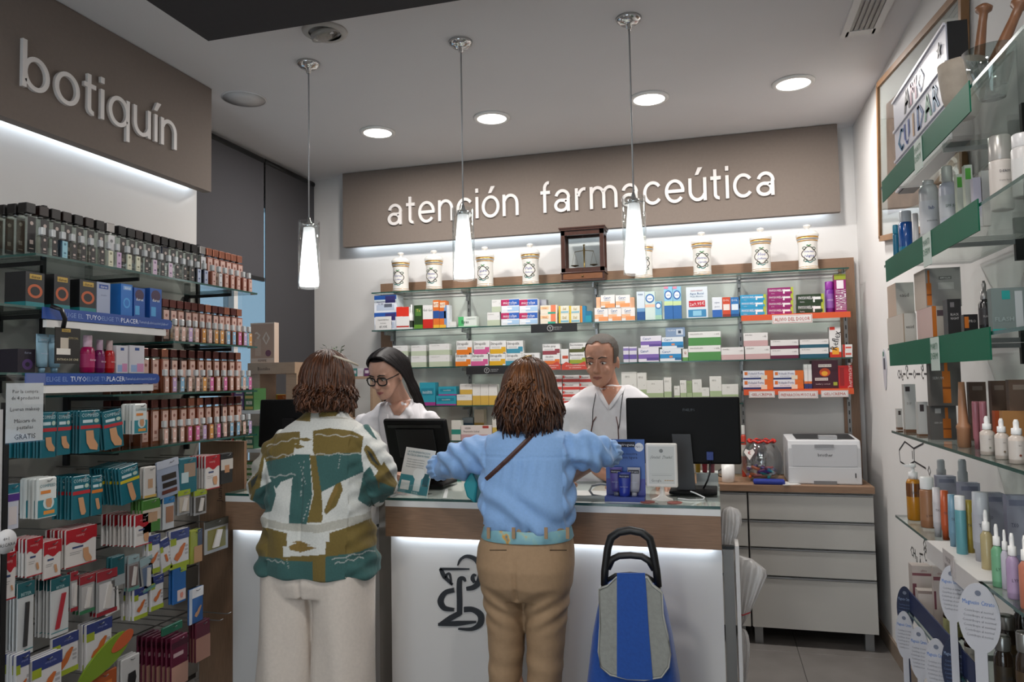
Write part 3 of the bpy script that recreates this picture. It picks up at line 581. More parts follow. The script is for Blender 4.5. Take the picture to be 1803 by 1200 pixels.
for i, (a, c) in enumerate(((832, 845.5), (846, 860), (860.5, 875))): bx('medicine_box', 'upright white and yellow carton, %s in its row' % ORD[i], 'box', a, c, 676, z, '#dfddd8', YE_, [('c', .75, .62, .06, '#88847c')], group=G4)
RB = dict(bands=[(0, 1, .12, .5, '#c2382c'), (0, .12, .6, .95, '#c2382c')], texts=[('Bucomax', .4, .78, .25, '#5a3030', .5)])
for j, (a, c) in enumerate(((964, 989.5), (991, 1020), (1020.5, 1045))):
    t = z
    for k, yy in enumerate((700, 687.5, 674, 660)): t = bx('medicine_box', 'white and red carton, column %s, %s from the bottom' % (('beside the blue shirt', 'in the middle', 'beside the man')[j], ORD[k]), 'box', a, c, yy, t+E_, '#dcd6d2', group='red and white cartons', dep=.05, **RB)
GG = [(0, 1, 0, .45, '#a3b58c')]
gl = ((1094, 1121, 654, 'wide'), (1121.6, 1138, 655.5, 'tall'), (1138.5, 1168, 669, 'broad'), (1169, 1182, 664, 'slim'), (1187, 1197, 679, 'short'), (1197.5, 1208.5, 669, 'narrow'), (1209, 1218.5, 670, 'dark'), (1219, 1235.5, 667.6, 'upright'), (1236, 1249, 682, 'tiny'), (1249.5, 1270, 662, 'large'), (1271, 1300, 676, 'low wide'))
for i, (a, c, yy, nm) in enumerate(gl): bx('medicine_box', '%s white and moss green carton behind the right monitor, %s from the left' % (nm, ORD[i]), 'box', a, c, yy, z, '#d9d9d3' if nm != 'dark' else '#8a9c74', GG, [('EFG', .4, .85, .06, '#8d8d88', .5), ('c', .75, .6, .06, '#8d8d88')], group=G4)
z = ZS['s4r']+.004
VO = dict(bands=[(0, .8, 0, .2, '#1f2f66'), (.72, 1, 0, 1, '#d06a24'), (.6, .8, .0, .45, '#d9cdb8'), (.05, .15, .5, .85, '#d0702c')], texts=[('Voltadol Forte', .43, .68, .26, '#23306a', .52), ('dolor muscular', .38, .38, .12, '#5a5f80', .4)])
for i, (a, c) in enumerate(((1308.5, 1361.5), (1362, 1415))):
    t = bx('gel_box', 'Voltadol Forte carton, lower %s of four' % ('left', 'right')[i], 'box', a, c, 667.6, z, '#d8dbe2', group='Voltadol boxes', dep=.05, **VO); bx('gel_box', 'Voltadol Forte carton, upper %s of four' % ('left', 'right')[i], 'box', a, c, 652, t+E_, '#d8dbe2', group='Voltadol boxes', dep=.05, **VO)
for i, (a, c) in enumerate(((1415.5, 1422), (1422.5, 1429))): bx('gel_box', 'slim white upright carton, %s of a pair beside the maroon carton' % ('left', 'right')[i], 'box', a, c, 641, z, '#d9d8d6', [(0, 1, 0, .2, '#2a3a70'), (0, 1, .2, .3, '#cf6a2a')], group='upright slim cartons')
bx('medicine_box', 'large maroon carton with a flame picture', 'box', 1429.5, 1475.5, 634, z, '#3b0f22', [(.28, .7, .42, .72, '#c0481c', 1), (.36, .6, .45, .62, '#e0a030', 1), (.25, .75, .76, .86, '#d8cfc8'), (.1, .6, .28, .38, '#d0c6c0'), (.8, .95, .1, .22, '#9aa83a')], [('PARCHES CALOR', .5, .81, .05, '#3a1a22', .45), ('ALIVIO DOLOR', .35, .33, .05, '#3a1a22', .45), ('lumbar y cervical', .4, .16, .05, '#c8b8b8', .6)], dep=.10, at=4.71)
bx('medicine_box', 'bright red carton at the right end of the short shelf', 'box', 1476, 1501, 643, z, '#b01c1e', [(.1, .4, .1, .9, '#8c1418')], [('Thermacare', .78, .5, .18, '#e6c8c4', 2.2, HPI)], dep=.06)
# -- lowest shelf
z = ZS['s5']
bx('medicine_box', 'wide white and pink lotion carton on the lowest shelf', 'box', 812, 866, 749, z, '#dcd3d0', [(.7, .9, .82, 1, '#a83a34'), (0, 1, 0, .4, '#c8a0a4')], [('ISDIN', .22, .84, .12, '#3a3a3c', .3), ('Reparador Labial', .34, .62, .12, '#4a4a4c', .6)], group=G5)
bx('medicine_box', 'white and teal carton at the left of the lowest shelf', 'box', 795, 811, 740, z, '#d6d6cf', [(0, 1, .3, .55, '#2f8a7c')], group=G5)
bx('medicine_box', 'beige carton standing behind the lotion carton', 'box', 835, 852, 720, z, '#b9ac98', [(0, 1, .3, .55, '#a8873a')], group=G5, at=4.80)
bx('medicine_box', 'white and yellow carton beside the lotion carton', 'box', 867, 884, 737, z, '#d8d5cc', [(0, 1, .3, .6, '#c9ae55')], group=G5)
bx('medicine_box', 'grey blue carton behind the lotion carton', 'box', 814, 833, 735, z, '#8f9aa0', [(0, 1, .5, .75, '#39566a')], group=G5, at=4.82)
# ------------------------------------------------------------------ apothecary jars and the balance
CER = C('#dddad4', .16, coat=.4); GOLD = C('#c99a50', .28, .75)
def jar(px, pyb, label, txt):
    p = P(px, pyb, Y=4.77); k = 1.0
    r = empty('apothecary_jar', label, 'jar', (p.x, 4.77, ZS['s1']), 0, 'porcelain apothecary jars'); r.scale = (1.12, 1.12, 1)
    MB().lathe([(.050, 0), (.0535, .003), (.0535, .014), (.051, .02), (.050, .03), (.0495, .05), (.0495, .165), (.051, .176), (.052, .188), (.046, .190)], CER, seg=32).build('body', parent=r)
    ld = MB().lathe([(.055, .190), (.057, .198), (.054, .204), (.059, .214), (.058, .226), (.045, .240), (.022, .247), (.010, .252), (.009, .262), (.019, .270), (.020, .279), (.010, .285), (.001, .286)], CER, seg=32).build('lid', parent=r)
    MB().lathe([(.0575, .197), (.0555, .204), (.0575, .207)], GOLD, seg=32, cap=False).build('gold_rim', parent=ld)
    b = MB()
    for q0, q1, rr in ((.003, .007, .0541), (.012, .015, .0541), (.022, .025, .0512), (.178, .184, .0523)): b.lathe([(rr, q0), (rr, q1)], GOLD, seg=32, cap=False)
    b.build('gold_bands', parent=r)
    b = MB(); R = .0502; GN = C('#2f4a3a', .4); BR = C('#3a2c22', .4); INK = C('#3f4f9a', .4); CR = C('#e6e2dc', .3)
    def wrap(pts, m, rr=R):
        b.add([(rr*math.sin(x/rr), -rr*math.cos(x/rr), q) for x, q in pts], [tuple(range(len(pts)))], m)
    def curve(fn, n, m, wd):
        for i in range(n):
            (xa, za), (xb, zb_) = fn(i/n), fn((i+1)/n); d = math.hypot(xb-xa, zb_-za) or 1; nx, nz = -(zb_-za)/d*wd, (xb-xa)/d*wd
            wrap([(xa-nx, za-nz), (xb-nx, zb_-nz), (xb+nx, zb_+nz), (xa+nx, za+nz)], m)
    cz = .100
    curve(lambda t: (.036*math.cos(t*6.283)*(1+.13*math.cos(t*6.283*4)), cz+.040*math.sin(t*6.283)*(1+.08*math.cos(t*6.283*4))), 48, BR, .0024)
    for a in (.8, 2.2, 4.2, 5.4): curve(lambda t, a=a: (.040*math.cos(a)+.010*math.cos(t*7), cz+.044*math.sin(a)+.007*math.sin(t*7)), 10, GN, .0022)
    curve(lambda t: (-.012+.024*t, cz+.050+.003*math.sin(t*9)), 8, C('#3f7a4a'), .003); curve(lambda t: (-.02+.04*t, cz-.050+.004*math.sin(t*8)), 8, C('#3f7a78'), .0028)
    for i, s_ in enumerate(txt):
        v, f, x0, x1, y0, y1 = textgeo(s_); k2 = min(.019/.72, .050/(x1-x0)); b.add([((R+.0004)*math.sin(((a-(x0+x1)/2)*k2+.25*k2*c)/R), -(R+.0004)*math.cos(((a-(x0+x1)/2)*k2)/R), cz+.014-i*.026+(c-.36)*k2) for a, c in v], f, INK)
    b.build('painted_label', parent=r)
for px, pyb, lab, tx in ((706, 511, 'white porcelain apothecary jar farthest left on the top shelf', ('Flores', 'Cordiales')), (764.5, 509, 'white porcelain apothecary jar second from the left on the top shelf', ('Manzan', 'Tinct')), (854.5, 504, 'white porcelain apothecary jar just right of the middle pendant lamp', ('Spirit', 'Ammoniac')), (934.5, 500, 'white porcelain apothecary jar just left of the balance case', ('Pulv', 'Gummi')), (1134, 489, 'white porcelain apothecary jar mostly hidden behind the right pendant lamp', ('Ungt', 'Album')), (1237, 483, 'white porcelain apothecary jar right of the right pendant lamp', ('Extrac', 'Canela')), (1341, 478, 'white porcelain apothecary jar second from the right end', ('Flor', 'Sulfuris')), (1423.5, 473, 'white porcelain apothecary jar farthest right on the top shelf', ('Valeriana', 'Nigra'))): jar(px, pyb, lab, tx)
MAH = C('#3a1d12', .35, var=.25, scale=20, stretch=(6, 6, 1)); MAHL = C('#6e4426', .4, var=.2, scale=20, stretch=(1, 6, 6)); BRASS = C('#6d5a34', .35, .9)
p = P(1030, 495, Y=4.76); xw = P(1066, 460, Y=4.72).x-P(991, 460, Y=4.72).x; w2 = xw/2; D = .14
r = empty('balance_case', 'antique mahogany glazed case holding a brass balance on the top shelf', 'balance', (p.x-.0, 4.75, ZS['s1']))
MB().box(-w2-.006, w2+.006, -D/2-.006, D/2+.006, 0, .012, MAH).box(-w2, w2, -D/2, D/2, .012, .055, MAH).box(-w2-.006, w2+.006, -D/2-.006, D/2+.006, .055, .063, MAH).build('base', parent=r, bevel=.002)
dr = MB().box(-w2+.012, w2-.012, -D/2-.005, -D/2, .016, .052, MAHL).build('drawer', parent=r); MB().lathe([(.006, 0), (.006, .006), (.001, .008)], BRASS, seg=10).build('knob', loc=(0, -D/2-.005, .034), rot=(HPI, 0, 0), parent=dr)
HT = .355; b = MB()
for sx in (-1, 1):
    for sy in (-1, 1): b.box(sx*w2-(.026 if sx > 0 else 0), sx*w2+(.026 if sx < 0 else 0), sy*D/2-(.02 if sy > 0 else 0), sy*D/2+(.02 if sy < 0 else 0), .063, HT-.02, MAH)
for sy in (-1, 1):
    y0 = sy*D/2-(.02 if sy > 0 else 0); b.box(-w2, w2, y0, y0+.02, .063, .09, MAH).box(-w2, w2, y0, y0+.02, HT-.05, HT-.02, MAH)
for sx in (-1, 1):
    x0 = sx*w2-(.02 if sx > 0 else 0); b.box(x0, x0+.02, -D/2, D/2, .063, .09, MAH).box(x0, x0+.02, -D/2, D/2, HT-.05, HT-.02, MAH)
b.box(-w2-.008, w2+.008, -D/2-.008, D/2+.008, HT-.02, HT-.008, MAH).box(-w2-.012, w2+.012, -D/2-.012, D/2+.012, HT-.008, HT, MAH); b.build('frame', parent=r)
for sy in (-1, 1): MB().box(-w2+.02, w2-.02, sy*(D/2-.01)-.001, sy*(D/2-.01)+.001, .09, HT-.05, CLEAR).build('pane', parent=r)
for sx in (-1, 1): MB().box(sx*(w2-.01)-.001, sx*(w2-.01)+.001, -D/2+.02, D/2-.02, .09, HT-.05, CLEAR).build('pane', parent=r)
b = MB(); b.lathe([(.02, 0), (.02, .006), (.006, .012), (.005, .10), (.008, .15), (.004, .18), (.010, .185), (.001, .19)], BRASS, cz=.063, seg=12)
b.tube([(-.062, 0, .205), (0, 0, .213), (.062, 0, .205)], .0025, BRASS, 6)
for s in (-1, 1):
    for dx in (-.022, .022): b.tube([(s*.062, 0, .205), (s*.062+dx, 0, .115)], .0008, BRASS, 4)
    b.lathe([(.001, 0), (.026, .008), (.027, .010), (.001, .003)], BRASS, cx=s*.062, cz=.106, seg=12)
b.build('balance_beam', parent=r)
# ------------------------------------------------------------------ drawer cabinet, printer, things on the cabinet
CF = 4.42; FRONT = C('#b3b1ac', .4, var=.015, scale=5); ALU = C('#8e8f90', .35, .7)
cabz = .095
c0 = empty('drawer_cabinet', 'wide light grey cabinet with four drawers under the printer', 'cabinet', (.156, CF, 0)); xw = .806-.156
MB().box(0, xw, .02, YB-CF-.015, cabz, .848, C('#9c9a96', .5)).build('carcass', parent=c0)
zz = [cabz, .384, .540, .692, .845]
for i in range(4):
    d = MB().box(.003, xw-.002, 0, .019, zz[i]+.002, zz[i+1]-.016, FRONT).build('drawer_front', parent=c0); MB().box(.003, xw-.002, -.004, .019, zz[i+1]-.014, zz[i+1]-.006, ALU).build('grip_rail', parent=d)
for x, y in ((.012, .03), (xw-.066, .03), (.012, .42), (xw-.066, .42)): MB().box(x, x+.045, y, y+.045, 0, cabz, ALU).build('foot', parent=c0)
c1 = empty('drawer_cabinet', 'light grey drawer cabinet running behind the counter', 'cabinet', (-.65, CF, 0)); xw = .80
MB().box(0, xw, .02, YB-CF-.015, cabz, .848, C('#9c9a96', .5)).build('carcass', parent=c1)
for i in range(4):
    d = MB().box(.003, xw-.002, 0, .019, zz[i]+.002, zz[i+1]-.016, FRONT).build('drawer_front', parent=c1); MB().box(.003, xw-.002, -.004, .019, zz[i+1]-.014, zz[i+1]-.006, ALU).build('grip_rail', parent=d)
for x in (.03, xw-.075): MB().box(x, x+.045, .03, .075, 0, cabz, ALU).build('foot', parent=c1)
c2 = empty('low_cabinet', 'light grey cabinet run under the shelves behind the pharmacists', 'cabinet', (-2.28, CF, 0)); xw = 1.625
MB().box(0, xw, .02, YB-CF-.015, cabz, .848, C('#9c9a96', .5)).build('carcass', parent=c2)
for i in range(2): MB().box(.003+i*.81, .81*(i+1), 0, .019, cabz, .83, FRONT).build('door', parent=c2)
for x in (.03, xw-.075): MB().box(x, x+.045, .03, .075, 0, cabz, ALU).build('foot', parent=c2)
tag(MB().box(-2.28, .812, CF-.012, YB-.046, 0, .038, WOODH).build('worktop', (0, 0, .849), bevel=.002), 'long wood effect worktop along the back wall', 'worktop')
WT = .887
PG = C('#c9cacc', .45); PD = C('#2b2c2e', .5)
r = empty('laser_printer', 'light grey laser printer on the worktop by the wood frame', 'printer', (.572, 4.47, WT)); w2 = .19
b = MB(); b.loft([[(-w2, 0, 0), (w2, 0, 0), (w2, .33, 0), (-w2, .33, 0)], [(-w2, 0, .2), (w2, 0, .2), (w2, .33, .2), (-w2, .33, .2)], [(-w2, .015, .245), (w2, .015, .245), (w2, .33, .262), (-w2, .33, .262)]], PG, smooth=False); b.build('housing', parent=r, bevel=.006)
MB().box(-w2+.02, w2-.02, -.003, .002, .10, .222, C('#c2c3c6', .45)).build('front_cover', parent=r, bevel=.001)
MB().box(-w2+.003, w2-.003, -.003, .002, .006, .094, C('#cdced0', .45)).build('paper_tray', parent=r, bevel=.001); MB().box(-.06, .06, -.006, 0, .0, .02, C('#77787a', .5)).build('tray_grip', parent=r)
MB().box(-.05, .05, -.006, 0, .205, .222, C('#8e8f92', .5)).build('cover_latch', parent=r)
MB().add([(-w2+.05, .05, .2485), (w2-.02, .05, .2485), (w2-.02, .28, .2605), (-w2+.05, .28, .2605)], [(0, 1, 2, 3)], PD).build('output_tray', parent=r)
MB().box(-.02, .075, .03, .09, .247, .268, C('#a5a6a8', .5)).build('tray_flap', parent=r); b = MB(); b.text('brother', .005, .165, .018, BLACK, y=-.0042); b.build('lettering', parent=r); MB().box(w2-.035, w2-.03, -.005, 0, .04, .065, BLACK).build('level_slot', parent=r)
# glass fishbowl of trinkets with a red rim band
p = P(1343, 838, Y=4.60)
r = empty('fishbowl', 'round clear plastic fishbowl with a red rim filled with colourful trinkets', 'bowl', (p.x, 4.60, WT))
MB().lathe([(.05, 0), (.085, .02), (.112, .06), (.118, .11), (.108, .165), (.085, .205), (.066, .222), (.069, .236)], glassmat('#d4dade', .16), seg=32, cap=False).build('bowl', parent=r)
b = MB()
for k in range(26):
    a0, a1 = k*.2417, (k+1)*.2417; rr = .072+.006*(k % 2); b.tube([(rr*math.cos(a0), rr*math.sin(a0), .224+.006*(k % 3)), ((.078-.006*(k % 2))*math.cos(a1), (.078-.006*(k % 2))*math.sin(a1), .224+.006*((k+1) % 3))], .007, C('#c42a20', .5), 5)
b.build('red_garland', parent=r)
cols = ['#c0303a', '#4a2f7a', '#1f8a8c', '#7a2f6a', '#d0602c', '#3a3a8a', '#c8c0c4', '#8a2a4a']
for k in range(26):
    a = k*2.4; rr = .085*math.sqrt((k % 13+.5)/13); zz_ = .025+.035*(k//13)+.008*(k % 3); b = MB()
    L = .028; d = Vector((math.cos(k*1.7), math.sin(k*1.7), .35*math.sin(k))).normalized()*L
    b.tube([-d, -d*.9, d*.6, d*.9, d], [.004, .009, .009, .007, .003], C(cols[k % 8], .35), 8); o = b.build('trinket', (p.x+rr*math.cos(a), 4.60+rr*math.sin(a), WT+zz_)); tag(o, 'small %s plastic trinket heaped inside the fishbowl' % ('red', 'violet', 'teal', 'plum', 'orange', 'blue', 'pale grey', 'crimson')[k % 8], 'trinket', 'trinkets in the fishbowl')
b = MB(); b.prism([(-.03, .015), (-.02, .035), (0, .025), (.02, .035), (.03, .015), (0, -.03)], 0, .002, C('#d8d2ce')); b.text('€', 0, .012, .02, C('#b03030'), y=-.001); tag(b.build('heart_tag', (p.x-.075, 4.60-.125, WT+.16), rot=(-.3, 0, 0)), 'white heart shaped price tag hanging on the fishbowl', 'tag')
p = P(1282, 835, Y=4.5); r = empty('mug', 'plain white cylindrical pot on the worktop beside the fishbowl', 'pot', (p.x, 4.5, WT)); MB().lathe([(.033, 0), (.036, .004), (.037, .10), (.034, .10), (.033, .006), (.001, .006)], WHITEM, seg=24).build('body', parent=r); b = MB(); b.tube([(-.036, 0, .03), (-.055, 0, .035), (-.058, 0, .06), (-.036, 0, .075)], .004, BLACK, 6); b.build('handle', parent=r)
vial('lotion_bottle', 'small red and white bottle standing between the monitor and the fishbowl', 1304, 1313, 748, WT, [(.9, 0), (1, .02), (1, .78), (.6, .82), (.05, .82)], C('#b43a2a', .4), 'bottle', cap=(.82, WHITEM, .7), lab=(.4, .62, C('#d8d2ce')), at=4.75)
tag(MB().box(-.085, .085, -.03, .03, 0, .028, C('#1c2f8a', .5)).build('blue_pouch', (p.x+.22, 4.41+.03, WT), rz=.0, bevel=.01), 'flat deep blue pouch lying under the fishbowl', 'pouch')
tag(MB().box(-.05, .05, -.06, .06, 0, .004, C('#cfccc8', .6)).build('paper_sheet', (p.x+.32, 4.47, WT), rz=.4), 'small white paper slip beside the printer', 'paper')
# ------------------------------------------------------------------ the counters
KF = 2.985; KT = 1.0; KB = 3.60
LAM = C('#d3d1cf', .35, var=.01, scale=3); LAMG = C('#8d8882', .5)
def counter(label, x0, x1):
    w_ = x1-x0; r = empty('counter', label, 'counter', (x0, KF, 0))
    MB().box(.0, w_, .055, KB-KF-.05, 0, .833, LAM).build('front_panel', parent=r)
    MB().box(0, w_, 0, .02, .833, .962, WOODH).box(0, w_, .02, KB-KF, .850, .962, LAM).build('wood_apron', parent=r)
    MB().box(-.0, w_, -.002, KB-KF, .962, .9875, WHITEM).build('worktop', parent=r)
    MB().box(.03, w_-.03, .026, .042, .828, .838, LED).build('led_strip', parent=r)
    b = MB(); y1 = KB-KF; vs = [(0, -.004, .9885), (w_, -.004, .9885), (w_, y1, .9885), (0, y1, .9885), (0, -.004, KT), (w_, -.004, KT), (w_, y1, KT), (0, y1, KT)]
    b.add(vs, [(4, 5, 6, 7)], GLASS); b.add(vs, [(0, 1, 5, 4), (1, 2, 6, 5), (2, 3, 7, 6), (3, 0, 4, 7)], GEDGE); b.build('glass_top', parent=r)
    return r
kr = counter('white pharmacy counter with wood apron and dark snake emblem', -1.405, .002)
kl = counter('white pharmacy counter with wood apron behind the woman in the patterned jacket', -2.213, -1.52)
struct(MB().box(-1.52, -1.405, 3.16, 3.18, 0, .99, LAMG).build('trim_3'), 'grey filler panel between the two counters')
# emblem: serpent and cup drawn with thick strokes
INKD = C('#1d2026', .5); b = MB()
def ez(x, y): q = P(380+x/3.467, 860+y/3.467, Y=KF+.05); return (q.x, q.z)
def stroke(pts, wds, n=7, y=-.008):
    """Catmull-Rom stroke with varying width (zoom pixels)"""
    q = [pts[0]]+list(pts)+[pts[-1]]; wds = [w_*1.55 for w_ in wds]; ww = [wds[0]]+list(wds)+[wds[-1]]; out = []
    for i in range(1, len(q)-2):
        for k in range(n+(i == len(q)-3)):
            t = k/n; f = [(-t+2*t*t-t**3)/2, (2-5*t*t+3*t**3)/2, (t+4*t*t-3*t**3)/2, (t**3-t*t)/2]
            out.append((sum(f[j]*q[i-1+j][0] for j in range(4)), sum(f[j]*q[i-1+j][1] for j in range(4)), ww[i]*(1-t)+ww[i+1]*t))
    L, Rr_ = [], []
    for i, (x, z_, wd) in enumerate(out):
        a, c = out[max(i-1, 0)], out[min(i+1, len(out)-1)]; dx, dz = c[0]-a[0], c[1]-a[1]; d = math.hypot(dx, dz) or 1
        L.append(ez(x-dz/d*wd/2, z_+dx/d*wd/2)); Rr_.append(ez(x+dz/d*wd/2, z_-dx/d*wd/2))
    n_ = len(L); vs = [(x, y, z_) for x, z_ in L+Rr_]+[(x, 0, z_) for x, z_ in L+Rr_]; fs = []
    for i in range(n_-1):
        fs += [(i, i+1, n_+i+1, n_+i), (i, 2*n_+i, 2*n_+i+1, i+1), (n_+i, n_+i+1, 3*n_+i+1, 3*n_+i)]
    b.add(vs, fs, INKD)
stroke([(1476, 468), (1495, 430), (1535, 412), (1590, 435), (1618, 500), (1608, 565), (1575, 600), (1530, 610)], [3, 10, 13, 17, 22, 24, 20, 14])
stroke([(1368, 489), (1460, 490), (1548, 490)], [9, 9, 4]); stroke([(1372, 487), (1395, 535), (1445, 586)], [12, 15, 7]); stroke([(1402, 545), (1410, 522), (1428, 524), (1438, 582)], [5, 9, 8, 5])
stroke([(1590, 530), (1572, 528), (1567, 550), (1580, 572)], [4, 12, 15, 9]); stroke([(1524, 566), (1512, 548), (1490, 552), (1486, 600), (1488, 690), (1487, 766)], [5, 13, 18, 20, 21, 20])
stroke([(1456, 618), (1400, 634), (1372, 684), (1395, 728), (1455, 738)], [17, 19, 24, 19, 11]); stroke([(1492, 757), (1430, 790), (1362, 828)], [20, 22, 9], y=-.0083)
stroke([(1358, 827), (1470, 822), (1590, 812)], [10, 20, 6], y=-.0086); stroke([(1515, 737), (1570, 738), (1616, 772), (1612, 825), (1560, 856), (1480, 854)], [21, 19, 24, 24, 14, 5])
em = b.build('emblem', (0, KF+.055, 0)); em.parent = kr; em.location = (1.405, .055, 0)
# ------------------------------------------------------------------ things on the counter
MON = C('#070708', .55, spec=.2); MON2 = C('#101012', .45, spec=.3)
p0 = P(1102, 700, Y=3.36); p1 = P(1306, 817, Y=3.36)
r = empty('computer_monitor', 'wide black computer monitor seen from behind in front of the man', 'monitor', ((p0.x+p1.x)/2, 3.36, KT)); w2 = (p1.x-p0.x)/2; z0, z1 = p1.z-KT, p0.z-KT
MB().box(-w2, w2, -.012, .022, z0, z1, MON).build('display_housing', parent=r, bevel=.008)
MB().box(-w2+.004, w2-.004, .022, .024, z0+.004, z1-.004, C('#1c2430', .2)).build('screen', parent=r)
b = MB(); b.add([(-.045, -.03, z1-.16), (.035, -.03, z1-.16), (.05, -.045, .012), (-.03, -.045, .012), (-.045, -.012, z1-.16), (.035, -.012, z1-.16), (.05, -.02, .012), (-.03, -.02, .012)], [(0, 1, 2, 3), (4, 7, 6, 5), (0, 4, 5, 1), (1, 5, 6, 2), (2, 6, 7, 3), (3, 7, 4, 0)], C('#26272a', .45)); b.build('stand_arm', parent=r, fix=True)
MB().box(-.06, .14, -.10, .10, 0, .012, MON).build('stand_base', parent=r, bevel=.004)
b = MB(); b.text('PHILIPS', .03, z1-.055, .012, C('#050506', .2), y=-.0135); b.build('maker_name', parent=r)
MB().box(.10, .128, -.03, -.012, z0+.02, z0+.055, C('#14307a', .4)).build('blue_connector', parent=r)
b = MB(); b.tube([(.114, -.022, z0+.022), (.11, -.03, .08), (.10, -.03, .05), (.085, -.02, .02), (.08, .02, .012)], .004, BLACK, 6); b.build('cable', parent=r)
b = MB(); b.box(-.013, .013, 0, .02, -.05, 0, WHITEM)   # POS screen of the dark-haired pharmacist
r = empty('touch_screen', 'tilted black touch screen terminal beside the dark haired pharmacist', 'monitor', (-1.385, 3.40, KT))
rt = (math.radians(20), math.radians(0), math.radians(-3))
MB().box(-.165, .165, -.014, .016, .065, .345, MON).build('display_housing', parent=r, bevel=.012, rot=rt)
MB().box(-.10, .10, -.022, -.014, .15, .30, MON2).build('rear_cover', parent=r, bevel=.004, rot=rt)
MB().box(-.14, .14, -.017, -.013, .305, .32, C('#050506', .5)).build('vent_strip', parent=r, rot=rt)
b = MB(); b.add([(-.05, -.035, .14), (.07, -.035, .14), (.09, .0, .01), (-.03, .0, .01), (-.05, -.02, .14), (.07, -.02, .14), (.09, .05, .01), (-.03, .05, .01)], [(0, 1, 2, 3), (4, 7, 6, 5), (0, 4, 5, 1), (1, 5, 6, 2), (2, 6, 7, 3), (3, 7, 4, 0)], MON2); b.build('stand_arm', parent=r, fix=True)
MB().box(-.06, .13, -.10, .10, 0, .014, MON).build('stand_base', parent=r, bevel=.004)
q0 = P(455, 703, Y=3.42); q1 = P(530, 712, Y=3.42)
r = empty('computer_monitor', 'black monitor on the left counter half hidden by the patterned jacket', 'monitor', (q0.x+.19, 3.42, KT)); hh = q0.z-KT
MB().box(-.19, .19, -.012, .02, hh-.25, hh, MON).build('display_housing', parent=r, bevel=.008, rot=(math.radians(-5), 0, .05))
MB().box(-.03, .03, -.03, -.005, .01, hh-.1, MON2).build('stand_arm', parent=r); MB().box(-.09, .09, -.09, .09, 0, .012, MON).build('stand_base', parent=r, bevel=.004)
r = empty('leaflet_stand', 'acrylic stand holding white and teal leaflets on the counter', 'leaflet stand', (-1.303, 3.035, KT+.002), -.03)
b = MB(); sl = math.radians(-14); b.T = Matrix.Rotation(sl, 4, 'X') @ Matrix.Rotation(math.radians(7), 4, 'Y'); w2 = .072
b.box(-w2, w2, 0, .006, .004, .205, C('#dcdedd', .35)); b.quad(-w2, w2, .006, .085, -.0005, C('#3f8a96', .4)); b.quad(-w2+.01, -.02, .02, .06, -.0012, C('#e2e6e6')); b.disc(.015, .095, .028, -.0012, C('#e8ecec'), 20); b.quad(.0, .032, .02, .1, -.001, C('#dde6e6')); b.quad(.04, .066, .045, .1, -.001, C('#1f5560'))
for k, s_ in enumerate(('LA SUPLEMENTACIÓN', 'PROTEICA SENIOR MARK')): b.text(s_, -.005, .188-k*.014, .0095, C('#2f6f7c'), y=-.0015, maxw=.11, align='c')
for k in range(4): b.text('fórmula completa con vitaminas', -.012, .155-k*.011, .006, C('#6a7a80'), y=-.0015, maxw=.085)
b.text('DIVA', .012, .012, .010, C('#e4eeee'), y=-.0015)
b.build('leaflet', parent=r, loc=(0, 0, .002)); b = MB(); b.T = Matrix.Rotation(sl, 4, 'X') @ Matrix.Rotation(math.radians(7), 4, 'Y'); b.box(-w2-.003, w2+.003, -.004, -.002, 0, .05, CLEAR).box(-w2-.003, w2+.003, -.004, .012, 0, .003, CLEAR); b.build('acrylic_pocket', parent=r, loc=(0, 0, .003)); MB().box(-w2, w2, .0, .07, 0, .003, CLEAR).build('acrylic_foot', parent=r)
# skin-care counter display
x0 = P(1068, 870, Y=3.08).x; x1 = P(1137, 870, Y=3.08).x; zt = P(1100, 773, Y=3.08).z-KT; w2 = (x1-x0)/2
r = empty('cream_display', 'blue cardboard hand cream display with three tubes on the counter', 'display', ((x0+x1)/2, 3.08, KT))
b = MB(); b.box(-w2, w2, 0, .003, 0, zt, C('#3f63a8', .4)).box(-w2, w2, -.055, 0, 0, .02, C('#2f3f90', .4)); b.quad(-w2, w2, .0, zt*.35, -.0006, C('#3b3f92', .4)); b.quad(-.042, .042, zt-.032, zt-.010, -.0008, C('#10142a')); b.text('Neutrogena', 0, zt-.021, .012, C('#e4e6ee'), y=-.0016, maxw=.076)
b.disc(w2-.022, zt-.032, .018, -.001, C('#dfe3ea'), 20); b.text('NO.1', w2-.022, zt-.030, .010, C('#27306a'), y=-.0016, maxw=.026); b.text('manos de nuestra', -.005, zt-.058, .012, C('#16264e'), y=-.0016, maxw=.11); b.text('hidratación ligera', -.005, zt-.073, .012, C('#16264e'), y=-.0016, maxw=.11); b.build('backing_card', parent=r)
def tubec(parent, x, y, z0, hgt, wd, m, cap, band, txt, name='cream_tube'):
    """squeeze tube standing on its cap"""
    b = MB(); rings = []
    for t, a, c in ((0, .42, .42), (.14, .46, .46), (.15, .78, .62), (.3, .88, .55), (.7, .98, .3), (.97, 1, .04), (1, 1, .04)): rings.append([(x+wd/2*a*math.cos(k*.3927), y+wd/2*c*math.sin(k*.3927), z0+t*hgt) for k in range(16)])
    b.loft(rings[2:], m); o = b.build(name, parent=parent); c = MB(); c.loft(rings[:2]+[rings[1]], cap); c.build('cap', parent=o)
    d = MB(); d.quad(x-wd*.42, x+wd*.42, z0+hgt*.80, z0+hgt*.92, y-wd*.16, C(band)); d.text(txt, x, z0+hgt*.86, hgt*.05, C('#e8e8ee'), y=y-wd*.16-.001, maxw=wd*.7); d.text('hand cream', x, z0+hgt*.5, hgt*.045, C('#c9cbe0'), y=y-wd*.29, maxw=wd*.6); d.build('print', parent=o)
